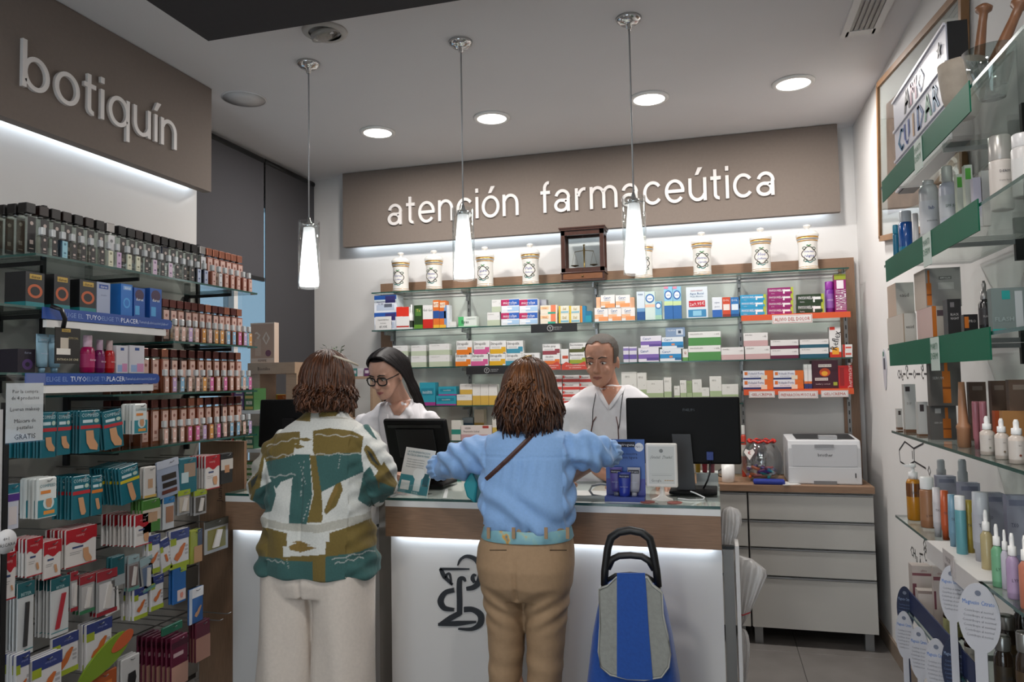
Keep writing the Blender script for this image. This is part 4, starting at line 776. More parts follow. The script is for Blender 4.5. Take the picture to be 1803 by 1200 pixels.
tubec(r, -.036, -.018, .02, .115, .052, C('#5a4f9a', .35), C('#8a8a94', .4), '#17142a', 'Neutrogena'); tubec(r, .036, -.018, .02, .115, .052, C('#a9a9b4', .35), C('#b8b8be', .4), '#20202a', 'Neutrogena'); tubec(r, 0, -.042, .004, .115, .052, C('#1c2f9a', .3), C('#d4d6de', .4), '#10184a', 'Neutrogena')
# white photo frame on a pedestal (the printed code is left out)
xc = (P(1137, 820, Y=3.10).x+P(1193, 820, Y=3.10).x)/2; zt = P(1165, 780, Y=3.10).z-KT; zb_ = P(1165, 857, Y=3.10).z-KT; w2 = (P(1193, 820, Y=3.10).x-P(1137, 820, Y=3.10).x)/2
r = empty('photo_frame', 'white pedestal frame with thank you card on the counter', 'frame', (xc, 3.10, KT))
MB().box(-w2, w2, -.008, .010, zb_, zt, C('#dedad4', .3)).build('frame', parent=r, bevel=.006)
b = MB(); b.quad(-w2+.012, w2-.012, zb_+.014, zt-.012, -.0086, C('#c9cac6', .4)); b.text('¡Gracias!  ¡Thanks!', 0, zt-.055, .012, C('#3c4640'), y=-.0092, maxw=.088); b.text('Google', -.022, zb_+.028, .011, C('#6a6a68'), y=-.0092, maxw=.04)
for k in range(5): b.disc(.014+k*.0075, zb_+.028, .0028, -.0092, C('#b08a50'), 5)
b.quad(-.04, .04, zb_+.048, zb_+.0492, -.009, C('#8a8c88')); b.quad(-w2+.016, w2-.016, zb_+.055, zb_+.0556, -.009, C('#a0a29e')); b.disc(0, zt-.03, .008, -.0092, C('#7a7d7a'), 12); b.build('card', parent=r)
MB().lathe([(.042, 0), (.042, .004), (.02, .012), (.010, .024), (.008, zb_+.002), (.012, zb_+.004)], C('#dedad4', .3), seg=24).build('pedestal', parent=r)
for i, px in enumerate((1143, 1190)):
    q = P(px, 879, Z=KT); tag(MB().lathe([(.028, 0), (.030, .002), (.030, .004), (.027, .005), (.001, .0045)], C('#a05a52', .3), seg=24).build('roundel', (q.x, 3.03, KT+.0)), 'flat dull red coaster on the glass counter, %s the white frame' % ('left of' if i == 0 else 'right of'), 'roundel')  # two thin dull red discs lying on the glass top
p = P(1035, 862, Z=KT+.01); o = MB().box(-.09, .09, -.07, .07, 0, .012, C('#cfcfcb', .6)).build('paper_pad', (p.x+.01, 3.16, KT), rz=.05); tag(o, 'pad of white paper lying in front of the man', 'paper')
b = MB()
for k in range(4): b.quad(-.09, .09, 0, 0, 0, WHITE) if 0 else None
b.tube([(.03, -.05, .006), (-.015, -.06, .012), (-.03, -.055, .03), (-.02, -.05, .05), (.02, -.045, .058), (.06, -.03, .05)], .0055, C('#8c8e90', .4), 8); tag(b.build('coiled_cable', (x0-.045, 3.16, KT)), 'thick grey security cable curling behind the hand cream display', 'cable')
p = P(1245, 860, Y=3.47); o = MB().box(-.045, .05, 0, .10, 0, .065, C('#c9cfcc', .4)).build('tester_box', (p.x, 3.47, KT)); tag(o, 'pale counter box behind the monitor stand', 'box')
for i, (px, cc, nm) in enumerate(((1229, '#c9a02c', 'yellow'), (1241, '#9c2230', 'dark red'), (1254, '#8a4650', 'rose'))):
    q = P(px, 830, Y=3.49); b = MB(); b.lathe([(.010, 0), (.011, .004), (.011, .03), (.012, .032), (.012, .072), (.009, .075), (.001, .075)], C(cc, .35), seg=12); tag(b.build('lip_balm', (q.x, 3.50, KT+.065)), '%s lip balm stick standing on the pale counter box' % nm, 'lip balm')
p = P(1207, 880, Z=KT); b = MB(); b.tube([(-.05, 0, .004), (.0, -.03, .004), (.05, -.01, .004), (.055, .03, .006), (.02, .045, .02), (.0, .03, .03)], .003, C('#c6c8ca'), 6); tag(b.build('white_cable', (p.x+.02, 3.12, KT)), 'thin white cable coiled at the counter end', 'cable')
p = P(795, 850, Z=KT); b = MB(); b.box(-.09, .09, -.05, .06, 0, .035, C('#141416', .4)).box(-.06, .05, -.03, .04, .035, .06, C('#1d1d20', .35)); tag(b.build('card_terminal', (-1.05, 3.40, KT), rz=-.1, bevel=.004), 'black payment terminal on the counter beside the touch screen', 'terminal')
# ------------------------------------------------------------------ end post, gate panel and plastic bags
r = empty('gate_panel', 'narrow steel post and white panel closing the counter end', 'panel', (0, 3.06, 0))
MB().box(.006, .046, 0, .03, 0, .82, C('#7d7b78', .4, .5)).build('steel_post', parent=r); MB().box(.052, .066, -.05, .08, 0, .845, LAM).build('white_panel', parent=r); MB().box(.004, .05, 0, .03, .822, .832, BLACK).build('hinge', parent=r)
PLA = C('#d6d4d3', .35, var=.04, scale=14, bump=.6, spec=.6, alpha=.82)
def bag(label, pts_px, Yp, dep, seed, mark=True):
    rnd = random.Random(seed); q = [P(x, y, Y=Yp) for x, y in pts_px]; cx = sum(a.x for a in q)/len(q); zb_ = min(a.z for a in q); b = MB(); n = len(q)//2; rings = []
    for i in range(n):            # left point i, right point mirrored
        L, Rg = q[i], q[len(q)-1-i]; ring = []
        for k in range(40):
            t = k/40*2*math.pi; x = (L.x+Rg.x)/2+(Rg.x-L.x)/2*math.cos(t)*(1+.05*rnd.random()); zz_ = (L.z+Rg.z)/2+(Rg.z-L.z)/2*math.cos(t)
            f = 1+.45*math.sin(9*t+i*.5+seed)+.25*rnd.random(); ring.append((x-cx, dep*1.2*math.sin(t)*f*(.45+.55*min(1, i/1.5)), zz_-zb_))
        rings.append(ring)
    b.loft(rings, PLA); o = b.build('plastic_bag', (cx, Yp, zb_)); tag(o, label, 'bag', 'white plastic bags at the counter end'); s = o.modifiers.new('smooth', 'SUBSURF'); s.levels = s.render_levels = 1
    return o
bag('crumpled white plastic bag hanging highest at the counter end', [(1270, 889), (1270, 915), (1270, 950), (1272, 984), (1282, 986), (1297, 952), (1309, 915), (1302, 892)], 3.22, .035, 1)
o = bag('white plastic bag fanned out at the counter end above the drawers', [(1291, 962), (1293, 1010), (1296, 1060), (1299, 1100), (1305, 1104), (1325, 1070), (1345, 1020), (1358, 1004)], 3.22, .04, 2)
b = MB(); q = P(1307, 1076, Y=3.17); b.tube([(-.02, -.012, 0), (0, -.03, -.006), (.03, -.02, .004)], .0025, C('#b02a30'), 6); k_ = b.build('red_tie', (q.x-o.location.x, q.y-o.location.y, q.z-o.location.z), parent=o)
bag('white plastic bag hanging lowest at the counter end near the floor', [(1298, 1106), (1297, 1130), (1299, 1170), (1303, 1215), (1312, 1215), (1318, 1170), (1322, 1130), (1314, 1104)], 3.23, .035, 3)
# ------------------------------------------------------------------ shopping trolley
YT = 2.72; q = P(1112, 1010, Y=YT); XT = P(1112, 1050, Y=YT).x
r = empty('shopping_trolley', 'blue and grey wheeled shopping trolley with black handle by the counter', 'shopping trolley', (XT, YT, 0))
BLU = C('#164a9c', .75, var=.08, scale=90, bump=.15, sheen=.2); GRY = C('#8f918c', .8, var=.08, scale=70, bump=.2); RUB = C('#151516', .45)
def tz(px, py, y=YT): a = P(px, py, Y=y); return (a.x-XT, a.z)
# bag body: rounded loft widening to the base
b = MB(); rings = []
for zz_, hw, hd in ((.11, .165, .12), (.20, .172, .125), (.40, .165, .12), (.58, .140, .105), (.68, .120, .095), (.735, .105, .085), (.752, .085, .06)):
    rings.append([(hw*math.copysign(abs(math.cos(t))**.55, math.cos(t)), hd*math.copysign(abs(math.sin(t))**.55, math.sin(t)), zz_+(.008*math.sin(3*t) if zz_ > .6 else 0)) for t in [k*2*math.pi/40 for k in range(40)]])
b.loft(rings, BLU); b.build('bag_body', parent=r)
fp = [(1055, 1036), (1057, 1100), (1054, 1145), (1058, 1172), (1075, 1186), (1105, 1193), (1135, 1195), (1165, 1190), (1178, 1172), (1181, 1150), (1177, 1120), (1168, 1080), (1166, 1042), (1150, 1030), (1140, 1015), (1085, 1015), (1070, 1030)]
b = MB(); yy = -.128; pl = [tz(x, y, YT-.13) for x, y in fp]
b.prism(pl, yy-.010, yy+.02, GRY); b.build('front_flap', parent=r, fix=True, bevel=.006)
sp = [tz(x, y, YT-.13) for x, y in ((1087, 1007), (1136, 1007), (1138, 1030), (1143, 1110), (1150, 1194), (1105, 1193), (1087, 1188), (1087, 1110))]
b = MB(); b.prism(sp, yy-.014, yy-.008, BLU); b.build('centre_strip', parent=r, fix=True)
b = MB(); pl2 = pl+[pl[0]]; b.tube([(x, yy-.011, z_) for x, z_ in pl2], .0028, C('#a8a9a4', .6), 6); b.build('piping', parent=r)
b = MB(); sidep = lambda s: [(s*.03, -.02, 0)]
hp = [tz(x, y, YT-.02) for x, y in ((1064, 1030), (1065, 1005), (1070, 965), (1076, 946), (1090, 936), (1110, 933), (1130, 937), (1144, 948), (1150, 970), (1156, 1005), (1159, 1032))]
b.tube([(x, -.02, z_) for x, z_ in hp], [.013, .014, .014, .015, .015, .015, .015, .015, .014, .014, .013], RUB, 12); b.build('handle', parent=r)
h2 = [tz(x, y, YT-.02) for x, y in ((1070, 1000), (1078, 984), (1090, 978), (1110, 977), (1130, 979), (1143, 987), (1152, 1002))]
b = MB(); b.tube([(x, -.02, z_) for x, z_ in h2], .0125, RUB, 12); b.build('handle_crossbar', parent=r)
h3 = [tz(x, y, YT-.02) for x, y in ((1068, 1022), (1084, 1012), (1110, 1010), (1138, 1013), (1157, 1026))]
b = MB(); b.tube([(x, -.02, z_) for x, z_ in h3], .008, RUB, 8); b.build('lower_crossbar', parent=r)
for s in (-1, 1):
    b = MB(); b.tube([(s*.095, .0, .12), (s*.098, .0, .45), (s*.10, -.015, .78)], .008, STEEL, 8); b.build('frame_tube', parent=r)
    b = MB(); b.lathe([(.001, -.015), (.075, -.015), (.08, 0), (.075, .015), (.001, .015)], RUB, seg=28); b.build('wheel', loc=(s*.165, .10, .08), rot=(0, HPI, 0), parent=r)
b = MB(); b.tube([(-.165, .10, .08), (.165, .10, .08)], .006, STEEL, 6); b.build('axle', parent=r); MB().box(-.12, .12, -.10, .10, .085, .108, RUB).build('base_plate', parent=r); MB().box(-.10, .10, -.11, -.08, .0, .085, RUB).build('front_foot', parent=r)
# ------------------------------------------------------------------ people
def remeshed(mb, name, voxel, it=4, fac=.5, disp=None):
    me = mb.mesh('tmp'); o = bpy.data.objects.new('tmp', me); COL.objects.link(o)
    bm = bmesh.new(); bm.from_mesh(me); bmesh.ops.recalc_face_normals(bm, faces=bm.faces); bm.to_mesh(me); bm.free()
    m = o.modifiers.new('r', 'REMESH'); m.mode = 'VOXEL'; m.voxel_size = voxel; m.use_smooth_shade = True
    s = o.modifiers.new('s', 'SMOOTH'); s.factor = fac; s.iterations = it
    for k, (st, sc, depth) in enumerate(disp or ()):
        tx = bpy.data.textures.new('folds', 'CLOUDS'); tx.noise_scale = sc; tx.noise_depth = depth
        d = o.modifiers.new('d', 'DISPLACE'); d.texture = tx; d.strength = st; d.mid_level = .5; d.texture_coords = 'LOCAL'
    out = bpy.data.meshes.new_from_object(o.evaluated_get(bpy.context.evaluated_depsgraph_get())); out.name = name
    bpy.data.objects.remove(o); bpy.data.meshes.remove(me); out.materials.clear()
    for p in out.polygons: p.use_smooth = True
    return out
def link(me, name, mats, loc=(0, 0, 0), parent=None):
    for m in mats: me.materials.append(m)
    o = bpy.data.objects.new(name, me); COL.objects.link(o); o.location = loc
    if parent: o.parent = parent
    return o
def ering(c, a, b, ra, rb, n=20, pw=2.0):
    """ellipse ring: centre, two axes, radii"""
    c, a, b = Vector(c), Vector(a), Vector(b); out = []
    for k in range(n):
        t = 2*math.pi*k/n; ct, st = math.cos(t), math.sin(t); e = 2/pw
        out.append(tuple(c+a*(ra*math.copysign(abs(ct)**e, ct))+b*(rb*math.copysign(abs(st)**e, st))))
    return out
SKM = C('#b98c74', .5)
def limb(mb, pts, rad, seg=14, m=None):
    """tapered limb with rounded ends"""
    pts = [Vector(p) for p in pts]; rad = list(rad); d0 = (pts[0]-pts[1]).normalized(); d1 = (pts[-1]-pts[-2]).normalized()
    pp = [pts[0]+d0*rad[0]*.8, pts[0]+d0*rad[0]*.5]+pts+[pts[-1]+d1*rad[-1]*.5, pts[-1]+d1*rad[-1]*.8]; rr = [rad[0]*.35, rad[0]*.8]+rad+[rad[-1]*.8, rad[-1]*.35]
    mb.tube(pp, rr, m or SKM, seg); return mb
def ell(mb, c, r, M=None, m=None, n=14):
    rings = []
    for i in range(1, n):
        th = math.pi*i/n; rings.append([tuple((M @ Vector((r[0]*math.sin(th)*math.cos(2*math.pi*k/16), r[1]*math.sin(th)*math.sin(2*math.pi*k/16), -r[2]*math.cos(th))) if M else Vector((r[0]*math.sin(th)*math.cos(2*math.pi*k/16), r[1]*math.sin(th)*math.sin(2*math.pi*k/16), -r[2]*math.cos(th))))+Vector(c)) for k in range(16)])
    mb.loft(rings, m or SKM); return mb
HEADR = [(.000, .020, -.078, -.035), (.012, .034, -.088, -.020), (.030, .046, -.091, .010), (.052, .054, -.090, .045), (.080, .062, -.088, .074), (.105, .068, -.083, .088), (.125, .071, -.084, .096), (.145, .074, -.089, .100), (.170, .074, -.086, .100), (.195, .068, -.072, .092), (.215, .055, -.048, .074), (.230, .034, -.018, .048), (.237, .012, .004, .026)]
def head(mb, M, fem=False):
    rings = []
    for z, hw, f, bk in HEADR: rings.append([tuple(M @ Vector(p)) for p in ering((0, (f+bk)/2, z), (1, 0, 0), (0, 1, 0), hw*(.95 if fem and z < .1 else 1), (bk-f)/2, 28, 2.25)])
    mb.loft(rings, SKM)
    nr = []
    for z, y, hw, d in ((.128, -.086, .007, .008), (.110, -.092, .008, .011), (.092, -.101, .0105, .014), (.080, -.107, .015, .016), (.073, -.103, .0165, .013), (.068, -.094, .012, .010)): nr.append([tuple(M @ Vector(p)) for p in ering((0, y+d*.4, z), (1, 0, 0), (0, 1, 0), hw, d, 12)])
    mb.loft(nr, SKM)
    for s in (-1, 1):
        ell(mb, M @ Vector((s*.074, .012, .100)), (.008, .019, .031), M.to_3x3() @ Matrix.Rotation(s*.35, 3, 'Z'))
        ell(mb, M @ Vector((s*.030, -.080, .139)), (.022, .011, .006), M.to_3x3())        # brow ridge
        ell(mb, M @ Vector((s*.036, -.072, .080)), (.020, .018, .018), M.to_3x3())         # cheek
    ell(mb, M @ Vector((0, -.087, .0515)), (.023, .009, .0055), M.to_3x3()); ell(mb, M @ Vector((0, -.087, .0415)), (.019, .009, .006), M.to_3x3()); ell(mb, M @ Vector((0, -.082, .016)), (.018, .012, .014), M.to_3x3())
def hand(mb, w, d, up, side, curl=.5, sc=1.0):
    """wrist w, direction d, back-of-hand normal up, side=+1 thumb towards d x up"""
    w, d, up = Vector(w), Vector(d).normalized(), Vector(up).normalized(); x = d.cross(up).normalized()*side
    rings = []
    for t, hw, hd in ((-.01, .026, .020), (.02, .034, .017), (.06, .041, .015), (.085, .040, .013), (.095, .034, .010)): rings.append(ering(w+d*t*sc, x, up, hw*sc, hd*sc, 14))
    mb.loft(rings, SKM)
    for off, ln, st in ((.030, .070, .078), (.010, .080, .086), (-.011, .074, .084), (-.030, .058, .076)):
        b0 = w+d*(st-.012)*sc+x*off*sc; p = [b0]; a = .12
        for k, f in enumerate((.45, .32, .23)): a += curl*(.5+.35*k); p.append(p[-1]+(d*math.cos(a)-up*math.sin(a))*ln*f*sc)
        limb(mb, p, [.0088*sc, .0082*sc, .0075*sc, .0062*sc], 8)
    t0 = w+d*.022*sc+x*.026*sc; t1 = t0+(d*.6+x*.75-up*.25).normalized()*.036*sc; t2 = t1+(d*.9+x*.25-up*.3*curl).normalized()*.028*sc; t3 = t2+(d*.95-up*.5*curl).normalized()*.022*sc
    limb(mb, [t0, t1, t2, t3], [.012*sc, .0105*sc, .0092*sc, .0075*sc], 8)
def body(j, M, name, voxel=.0055, fem=True, sc=1.0):
    """j: joints in local coordinates; one continuous surface"""
    b = MB(); head(b, M, fem); V = Vector
    hb = M @ V((0, .030, .06)); nb = V(j['neck']); limb(b, [nb, (nb+hb)/2+V((0, 0, 0)), hb], [.062, .052, .050], 16)
    pel, ch = V(j['pelvis']), V(j['chest']); ax = (V(j['shR'])-V(j['shL'])).normalized(); fw = ax.cross(V((0, 0, 1))).normalized()
    rings = []
    wd = (V(j['shR'])-V(j['shL'])).length/2
    for t, ra, rb in ((-.22, .07, .06), (-.16, .12, .085), (0, .135, .09), (.35, .11, .08), (.7, .12, .085), (1.0, wd*.70, .085), (1.15, wd*.62, .065), (1.27, wd*.38, .055), (1.34, .05, .05)):
        rings.append(ering(pel.lerp(ch, t), ax, fw, ra, rb, 24, 2.3))
    b.loft(rings, SKM)
    for s in 'LR':
        sh, el, wr = V(j['sh'+s]), V(j['el'+s]), V(j['wr'+s]); limb(b, [sh, sh.lerp(el, .45), el, el.lerp(wr, .3), wr], [.038, .038, .033, .034, .026], 14)
        d = wr-el; up = V(j.get('up'+s, (0, 0, 1))); hand(b, wr+d.normalized()*.008, V(j.get('hd'+s, d)), up, (1 if s == 'R' else -1)*j.get('flip', 1), j.get('curl', .45), sc)
        hp, kn, an = V(j['hip'+s]), V(j['kn'+s]), V(j['an'+s]); limb(b, [hp, hp.lerp(kn, .5), kn, kn.lerp(an, .3), an], [.066, .058, .046, .046, .034], 16)
        limb(b, [an+V((0, 0, -.03)), an+V((0, j.get('foot', .12)*.6, -.045)), an+V((0, j.get('foot', .12)*1.3, -.05))], [.036, .036, .028], 12)
    return remeshed(b, name, voxel, 3, .5)
def legs_std(j, hw=.075, sp=.085, foot=.12, dx=0):
    p = Vector(j['pelvis'])
    for s, k in (('L', -1), ('R', 1)):
        j['hip'+s] = p+Vector((k*hw, 0, -.06)); j['kn'+s] = Vector((p.x+dx+k*sp*.9, p.y+.01, .48)); j['an'+s] = Vector((p.x+dx+k*sp*.85, p.y-.01, .085))
    j['foot'] = foot
def shoes(root, j, m, sgn=1):
    for s in 'LR':
        a = Vector(j['an'+s]); b = MB(); rings = []
        for t, hw, h in ((-.08, .03, .05), (-.05, .038, .075), (.02, .042, .07), (.09, .047, .05), (.15, .042, .04), (.18, .025, .03)): rings.append([(a.x+hw*math.cos(q), a.y+sgn*t, max(0, h/2+h/2*1.0*math.sin(q))) for q in [k*2*math.pi/16 for k in range(16)]])
        b.loft(rings, m); b.build('shoe', parent=root, fix=True)
def locks(b, M, n, length, mats, ax=(.088, .105, .115), c=(0, .008, .125), curl=.02, w0=.006, th0=.04, th1=1.55, phi=(0, 6.283), seed=1, flare=0.0, wave=0.0, taper=.35, jit=.10):
    """hair locks: from the crown over the skull, then hanging down (local head frame)"""
    rnd = random.Random(seed)
    for i in range(n):
        f = phi[0]+(phi[1]-phi[0])*((i+rnd.random())/n); t0 = th0+rnd.random()*.7; t1 = th1+rnd.uniform(-.12, .12); Ln = length*rnd.uniform(.80, 1.06); k1 = rnd.uniform(.985, 1.03); pts = []; rad = []
        ph = rnd.random()*6.28; f2 = f+rnd.uniform(-jit, jit); cu = curl*rnd.uniform(.5, 1.2)
        for q in range(7):
            th = t0+(t1-t0)*q/6; g = f+(f2-f)*q/6; pts.append(Vector((c[0]+ax[0]*k1*math.sin(th)*math.cos(g), c[1]+ax[1]*k1*math.sin(th)*math.sin(g), c[2]+ax[2]*k1*math.cos(th)))); rad.append(w0*(.45+.55*q/6))
        o = Vector((math.cos(f2), math.sin(f2), 0))
        for q in range(1, 7):
            t = q/6; pts.append(pts[6]+Vector((0, 0, -Ln*t))+o*(flare*math.sin(t*2.2)+cu*t*t*math.sin(t*2.6+ph)+wave*math.sin(t*5+ph)*t)+Vector((-o.y, o.x, 0))*(wave*math.cos(t*5+ph)*t+.012*(rnd.random()-.5))); rad.append(w0*(1-(1-taper)*t**2))
        pts = [M @ p for p in pts]; b.tube(pts, rad, mats[i % len(mats)], 5)
def parted(b, M, n, mats, length, seed=1, w0=.006, top=.241, x0=0.0):
    """long hair parted in the middle, swept to both sides and hanging behind the ears"""
    rnd = random.Random(seed)
    for i in range(n):
        s = 1 if i % 2 else -1; y0 = -.062+.165*((i//2)+rnd.random())/(n/2); zt_ = top-1.6*max(0, y0-.03)**2*12*.5-(6.0*max(0, -y0-.02)**2); k1 = rnd.uniform(1.0, 1.035)
        q = [Vector((x0, y0, zt_)), Vector((s*.035*k1, y0+.004, zt_-.006)), Vector((s*.064*k1, y0+.012, zt_-.036)), Vector((s*.080*k1, y0*.75+.026, .155)), Vector((s*.085*k1, y0*.55+.045, .105)), Vector((s*.083*k1, y0*.40+.060, .050)), Vector((s*(.078+.02*rnd.random()), y0*.35+.072, -.02)), Vector((s*(.080+.03*rnd.random()), y0*.3+.075, -.02-length*.5)), Vector((s*(.085+.03*rnd.random()), y0*.3+.07, -.02-length*rnd.uniform(.85, 1.05)))]
        pts = []
        for a in range(len(q)-1):
            p0_, p1_, p2_, p3_ = q[max(a-1, 0)], q[a], q[a+1], q[min(a+2, len(q)-1)]
            for t in (0, .5): pts.append(p1_*1.0 if t == 0 else (p1_*9+p2_*9-p0_-p3_)/16)
        pts.append(q[-1]); m = len(pts); b.tube([M @ p for p in pts], [w0*(1 if k < m-4 else .35+.65*(m-1-k)/4) for k in range(m)], mats[i % len(mats)], 5)
def scalp(b, M, m, cond, off=.004):
    """hair skin: the skull surface pushed out where cond(x, y, z) holds"""
    zs = [q[0] for q in HEADR]; Z = [.04+.197*k/40 for k in range(40)]+[.2372]; n = 48; rings = []
    for z in Z:
        k = max(i for i in range(len(zs)) if zs[i] <= z); k = min(k, len(zs)-2); t = (z-zs[k])/(zs[k+1]-zs[k]); a, c_ = HEADR[k], HEADR[k+1]; hw, f, bk = [a[i]*(1-t)+c_[i]*t for i in (1, 2, 3)]
        rings.append(ering((0, (f+bk)/2, z+off*max(0, (z-.16)/.077)), (1, 0, 0), (0, 1, 0), hw+off, (bk-f)/2+off, n, 2.25))
    vs = [p for r in rings for p in r]; fs = []
    for i in range(len(rings)-1):
        for k in range(n):
            q = (i*n+k, i*n+(k+1) % n, (i+1)*n+(k+1) % n, (i+1)*n+k); cx, cy, cz = [sum(vs[w][d] for w in q)/4 for d in range(3)]
            if cond(cx, cy, cz): fs.append(q)
    fs.append(tuple(range((len(rings)-1)*n, len(rings)*n)))
    b.add([tuple(M @ Vector(p)) for p in vs], fs, m, True)
def cap_shell(b, M, m, ax=(.084, .103, .112), c=(0, .008, .125), th=1.6, cut=None):
    rings = []
    for i in range(1, 12):
        t = th*i/11; rings.append([tuple(M @ Vector((c[0]+ax[0]*math.sin(t)*math.cos(k*.2618), c[1]+ax[1]*math.sin(t)*math.sin(k*.2618), c[2]+ax[2]*math.cos(t)))) for k in range(24)])
    b.loft(rings, m)
def rows_rings(rows, X0, Y0, n=40, pw=2.5):
    """rows: (py, xl, xr, half depth, y offset) read on the plane Y0"""
    out = []
    for py, xl, xr, hd, yo in rows:
        a, c = P(xl, py, Y=Y0), P(xr, py, Y=Y0); z = (a.z+c.z)/2; out.append(ering(((a.x+c.x)/2-X0, yo, z), (1, 0, 0), (0, 1, 0), (c.x-a.x)/2, hd, n, pw))
    return out
HM = lambda x, y, z, yaw, pit=0, roll=0: Matrix.Translation((x, y, z)) @ Matrix.Rotation(yaw, 4, 'Z') @ Matrix.Rotation(pit, 4, 'X') @ Matrix.Rotation(roll, 4, 'Y')
# ---- customer in the blue shirt (seen from behind, faces +y)
Y0 = 2.74; X0 = P(926, 985, Y=Y0).x
def L(px, py, dy=0.0): q = P(px, py, Y=Y0+dy); return Vector((q.x-X0, dy, q.z))
zt = L(930, 632).z
M1 = HM(L(930, 690, .03).x, .05, zt-.245, math.pi+.10, 0)
j = dict(pelvis=L(926, 965), chest=L(928, 800, .03), neck=L(930, 758, .03), shL=L(862, 790, .02), shR=L(1000, 782, .02), elL=L(800, 822, .10), elR=L(1056, 800, .10)); j['wrL'] = L(862, 850, .27); j['wrR'] = L(992, 848, .27); j['hdL'] = (.25, 1, -.12); j['hdR'] = (-.25, 1, -.12)
legs_std(j, dx=.0, sp=.075)
p1 = link(body(j, M1, 'person'), 'person', [C('#b98a70', .5, var=.05, scale=60)], (X0, Y0, 0)); tag(p1, 'person in a light blue shirt and beige trousers leaning on the counter, seen from behind', 'person')
SHIRT = C('#86adde', .75, var=.04, scale=120, bump=.08, sheen=.2)
b = MB()
b.loft(rows_rings([(940, 868, 996, .105, 0), (925, 856, 1004, .125, 0), (905, 851, 1009, .132, 0), (870, 848, 1011, .130, .0), (835, 850, 1008, .125, .01), (805, 848, 1012, .125, .02), (785, 846, 1014, .118, .025), (768, 856, 1005, .105, .03), (755, 880, 980, .085, .035), (745, 905, 958, .06, .04)], X0, Y0), SHIRT)
def sleeve(pts, rad): limb(b, pts, rad, 20, SHIRT)
sleeve([L(868, 792, .02), L(842, 800, .03), L(818, 808, .05), L(797, 815, .08), L(782, 820, .12)], [.060, .070, .074, .068, .046]); sleeve([L(996, 786, .02), L(1020, 790, .03), L(1040, 795, .05), L(1056, 796, .08), L(1068, 796, .12)], [.060, .070, .074, .066, .046])
limb(b, [L(930, 764, .03), L(930, 742, .045)], [.072, .062], 20, SHIRT)
me = remeshed(b, 'shirt', .006, 5, .5)
def pleats(me, fn):
    """push vertices along normals by fn(co, normal)"""
    ns = [v.normal.copy() for v in me.vertices]
    for v, n in zip(me.vertices, ns): v.co += n*fn(v.co, n)
    me.update()
zy = L(930, 800).z; zw = L(926, 925).z; xc = L(930, 830).x
def shirt_folds(c, n):
    d = 0
    ax = c.x-xc
    if n.y < 0 and abs(ax) < .17:
        if c.z < zy: t = min(1, (zy-c.z)/.03); f = max(0, 1-(zy-c.z)/.16); d += .0062*t*f*math.sin(ax*165+math.sin(c.z*25))*max(0, 1-abs(ax)/.12); d += -.004*max(0, 1-abs(c.z-zy)/.006)
        s = min(1, max(0, (zy-.06-c.z)/.1)); d += .009*s*math.sin(c.z*58+ax*22+2*math.sin(ax*14))*(.5+.5*math.sin(ax*9+c.z*20))
        d += .007*max(0, 1-abs(c.z-zw)/.05)*math.sin(ax*95+math.sin(ax*31)*2)
    if abs(ax) > .15: d += .0085*math.sin(c.z*70+ax*55+2.0*math.sin(c.y*30+ax*20))+.003*math.sin(ax*120+c.y*60)
    return d
pleats(me, shirt_folds); sh = link(me, 'shirt', [SHIRT], parent=p1)
for px, py, sgn in ((776, 821, -1), (1070, 796, 1)):       # gathered elastic cuffs
    b = MB(); a = L(px-sgn*4, py, .10); e = L(px+sgn*5, py+2, .155); d = (e-a).normalized(); u_ = Vector((0, 0, 1)); x_ = d.cross(u_).normalized(); u2 = x_.cross(d); rings = []
    for i in range(9):
        t = i/8; R = .044+.006*math.sin(t*3.1)+(.004 if i % 2 else 0); rings.append([tuple(a.lerp(e, t*1.1)+(x_*math.cos(q)+u2*math.sin(q))*R*(1+.07*math.sin(q*13))) for q in [k*2*math.pi/52 for k in range(52)]])
    b.loft(rings, SHIRT); b.build('cuff', parent=sh, fix=True)
STR = C('#4a2c26', .5)
def back_surface(px, py, off=.006):
    """drop a point on the shirt back"""
    q = L(px, py, -.3); d = (Vector((X0+q.x, Y0+q.y, q.z))-CAM).normalized(); o = Vector((0, 0, CAMH))-Vector((X0, Y0, 0)); ok, loc, nor, idx = sh.ray_cast(o, d); return loc-d*off if ok else L(px, py, -.12)
bpy.context.view_layer.update()
def flat_strip(pts, wd, m, name, parent, th=.0025):
    b = MB(); n = len(pts); rings = []
    for i, p in enumerate(pts):
        t = (pts[min(i+1, n-1)]-pts[max(i-1, 0)]).normalized(); vd = (p+Vector((X0, Y0, 0))-CAM).normalized(); s = t.cross(vd).normalized(); rings.append([tuple(p+s*wd/2), tuple(p-vd*th), tuple(p-s*wd/2), tuple(p+vd*th)])
    b.loft(rings, m, False); return b.build(name, parent=parent, fix=True)
pts = [back_surface(951-96*t+3*math.sin(t*3), 752+92*t**1.05) for t in [k/16 for k in range(17)]]
flat_strip(pts, .017, STR, 'bag_strap', p1)
b = MB(); a = [L(x, y, .06) for x, y in ((836, 826), (821, 850), (827, 872), (842, 884), (846, 850))]; b.prism([(q.x, q.z) for q in a], .02, .10, C('#1c8a94', .5)); o = b.build('shoulder_bag', (X0, Y0, 0), fix=True, bevel=.008); tag(o, 'bright teal shoulder bag hanging at the side of the blue shirt', 'bag')
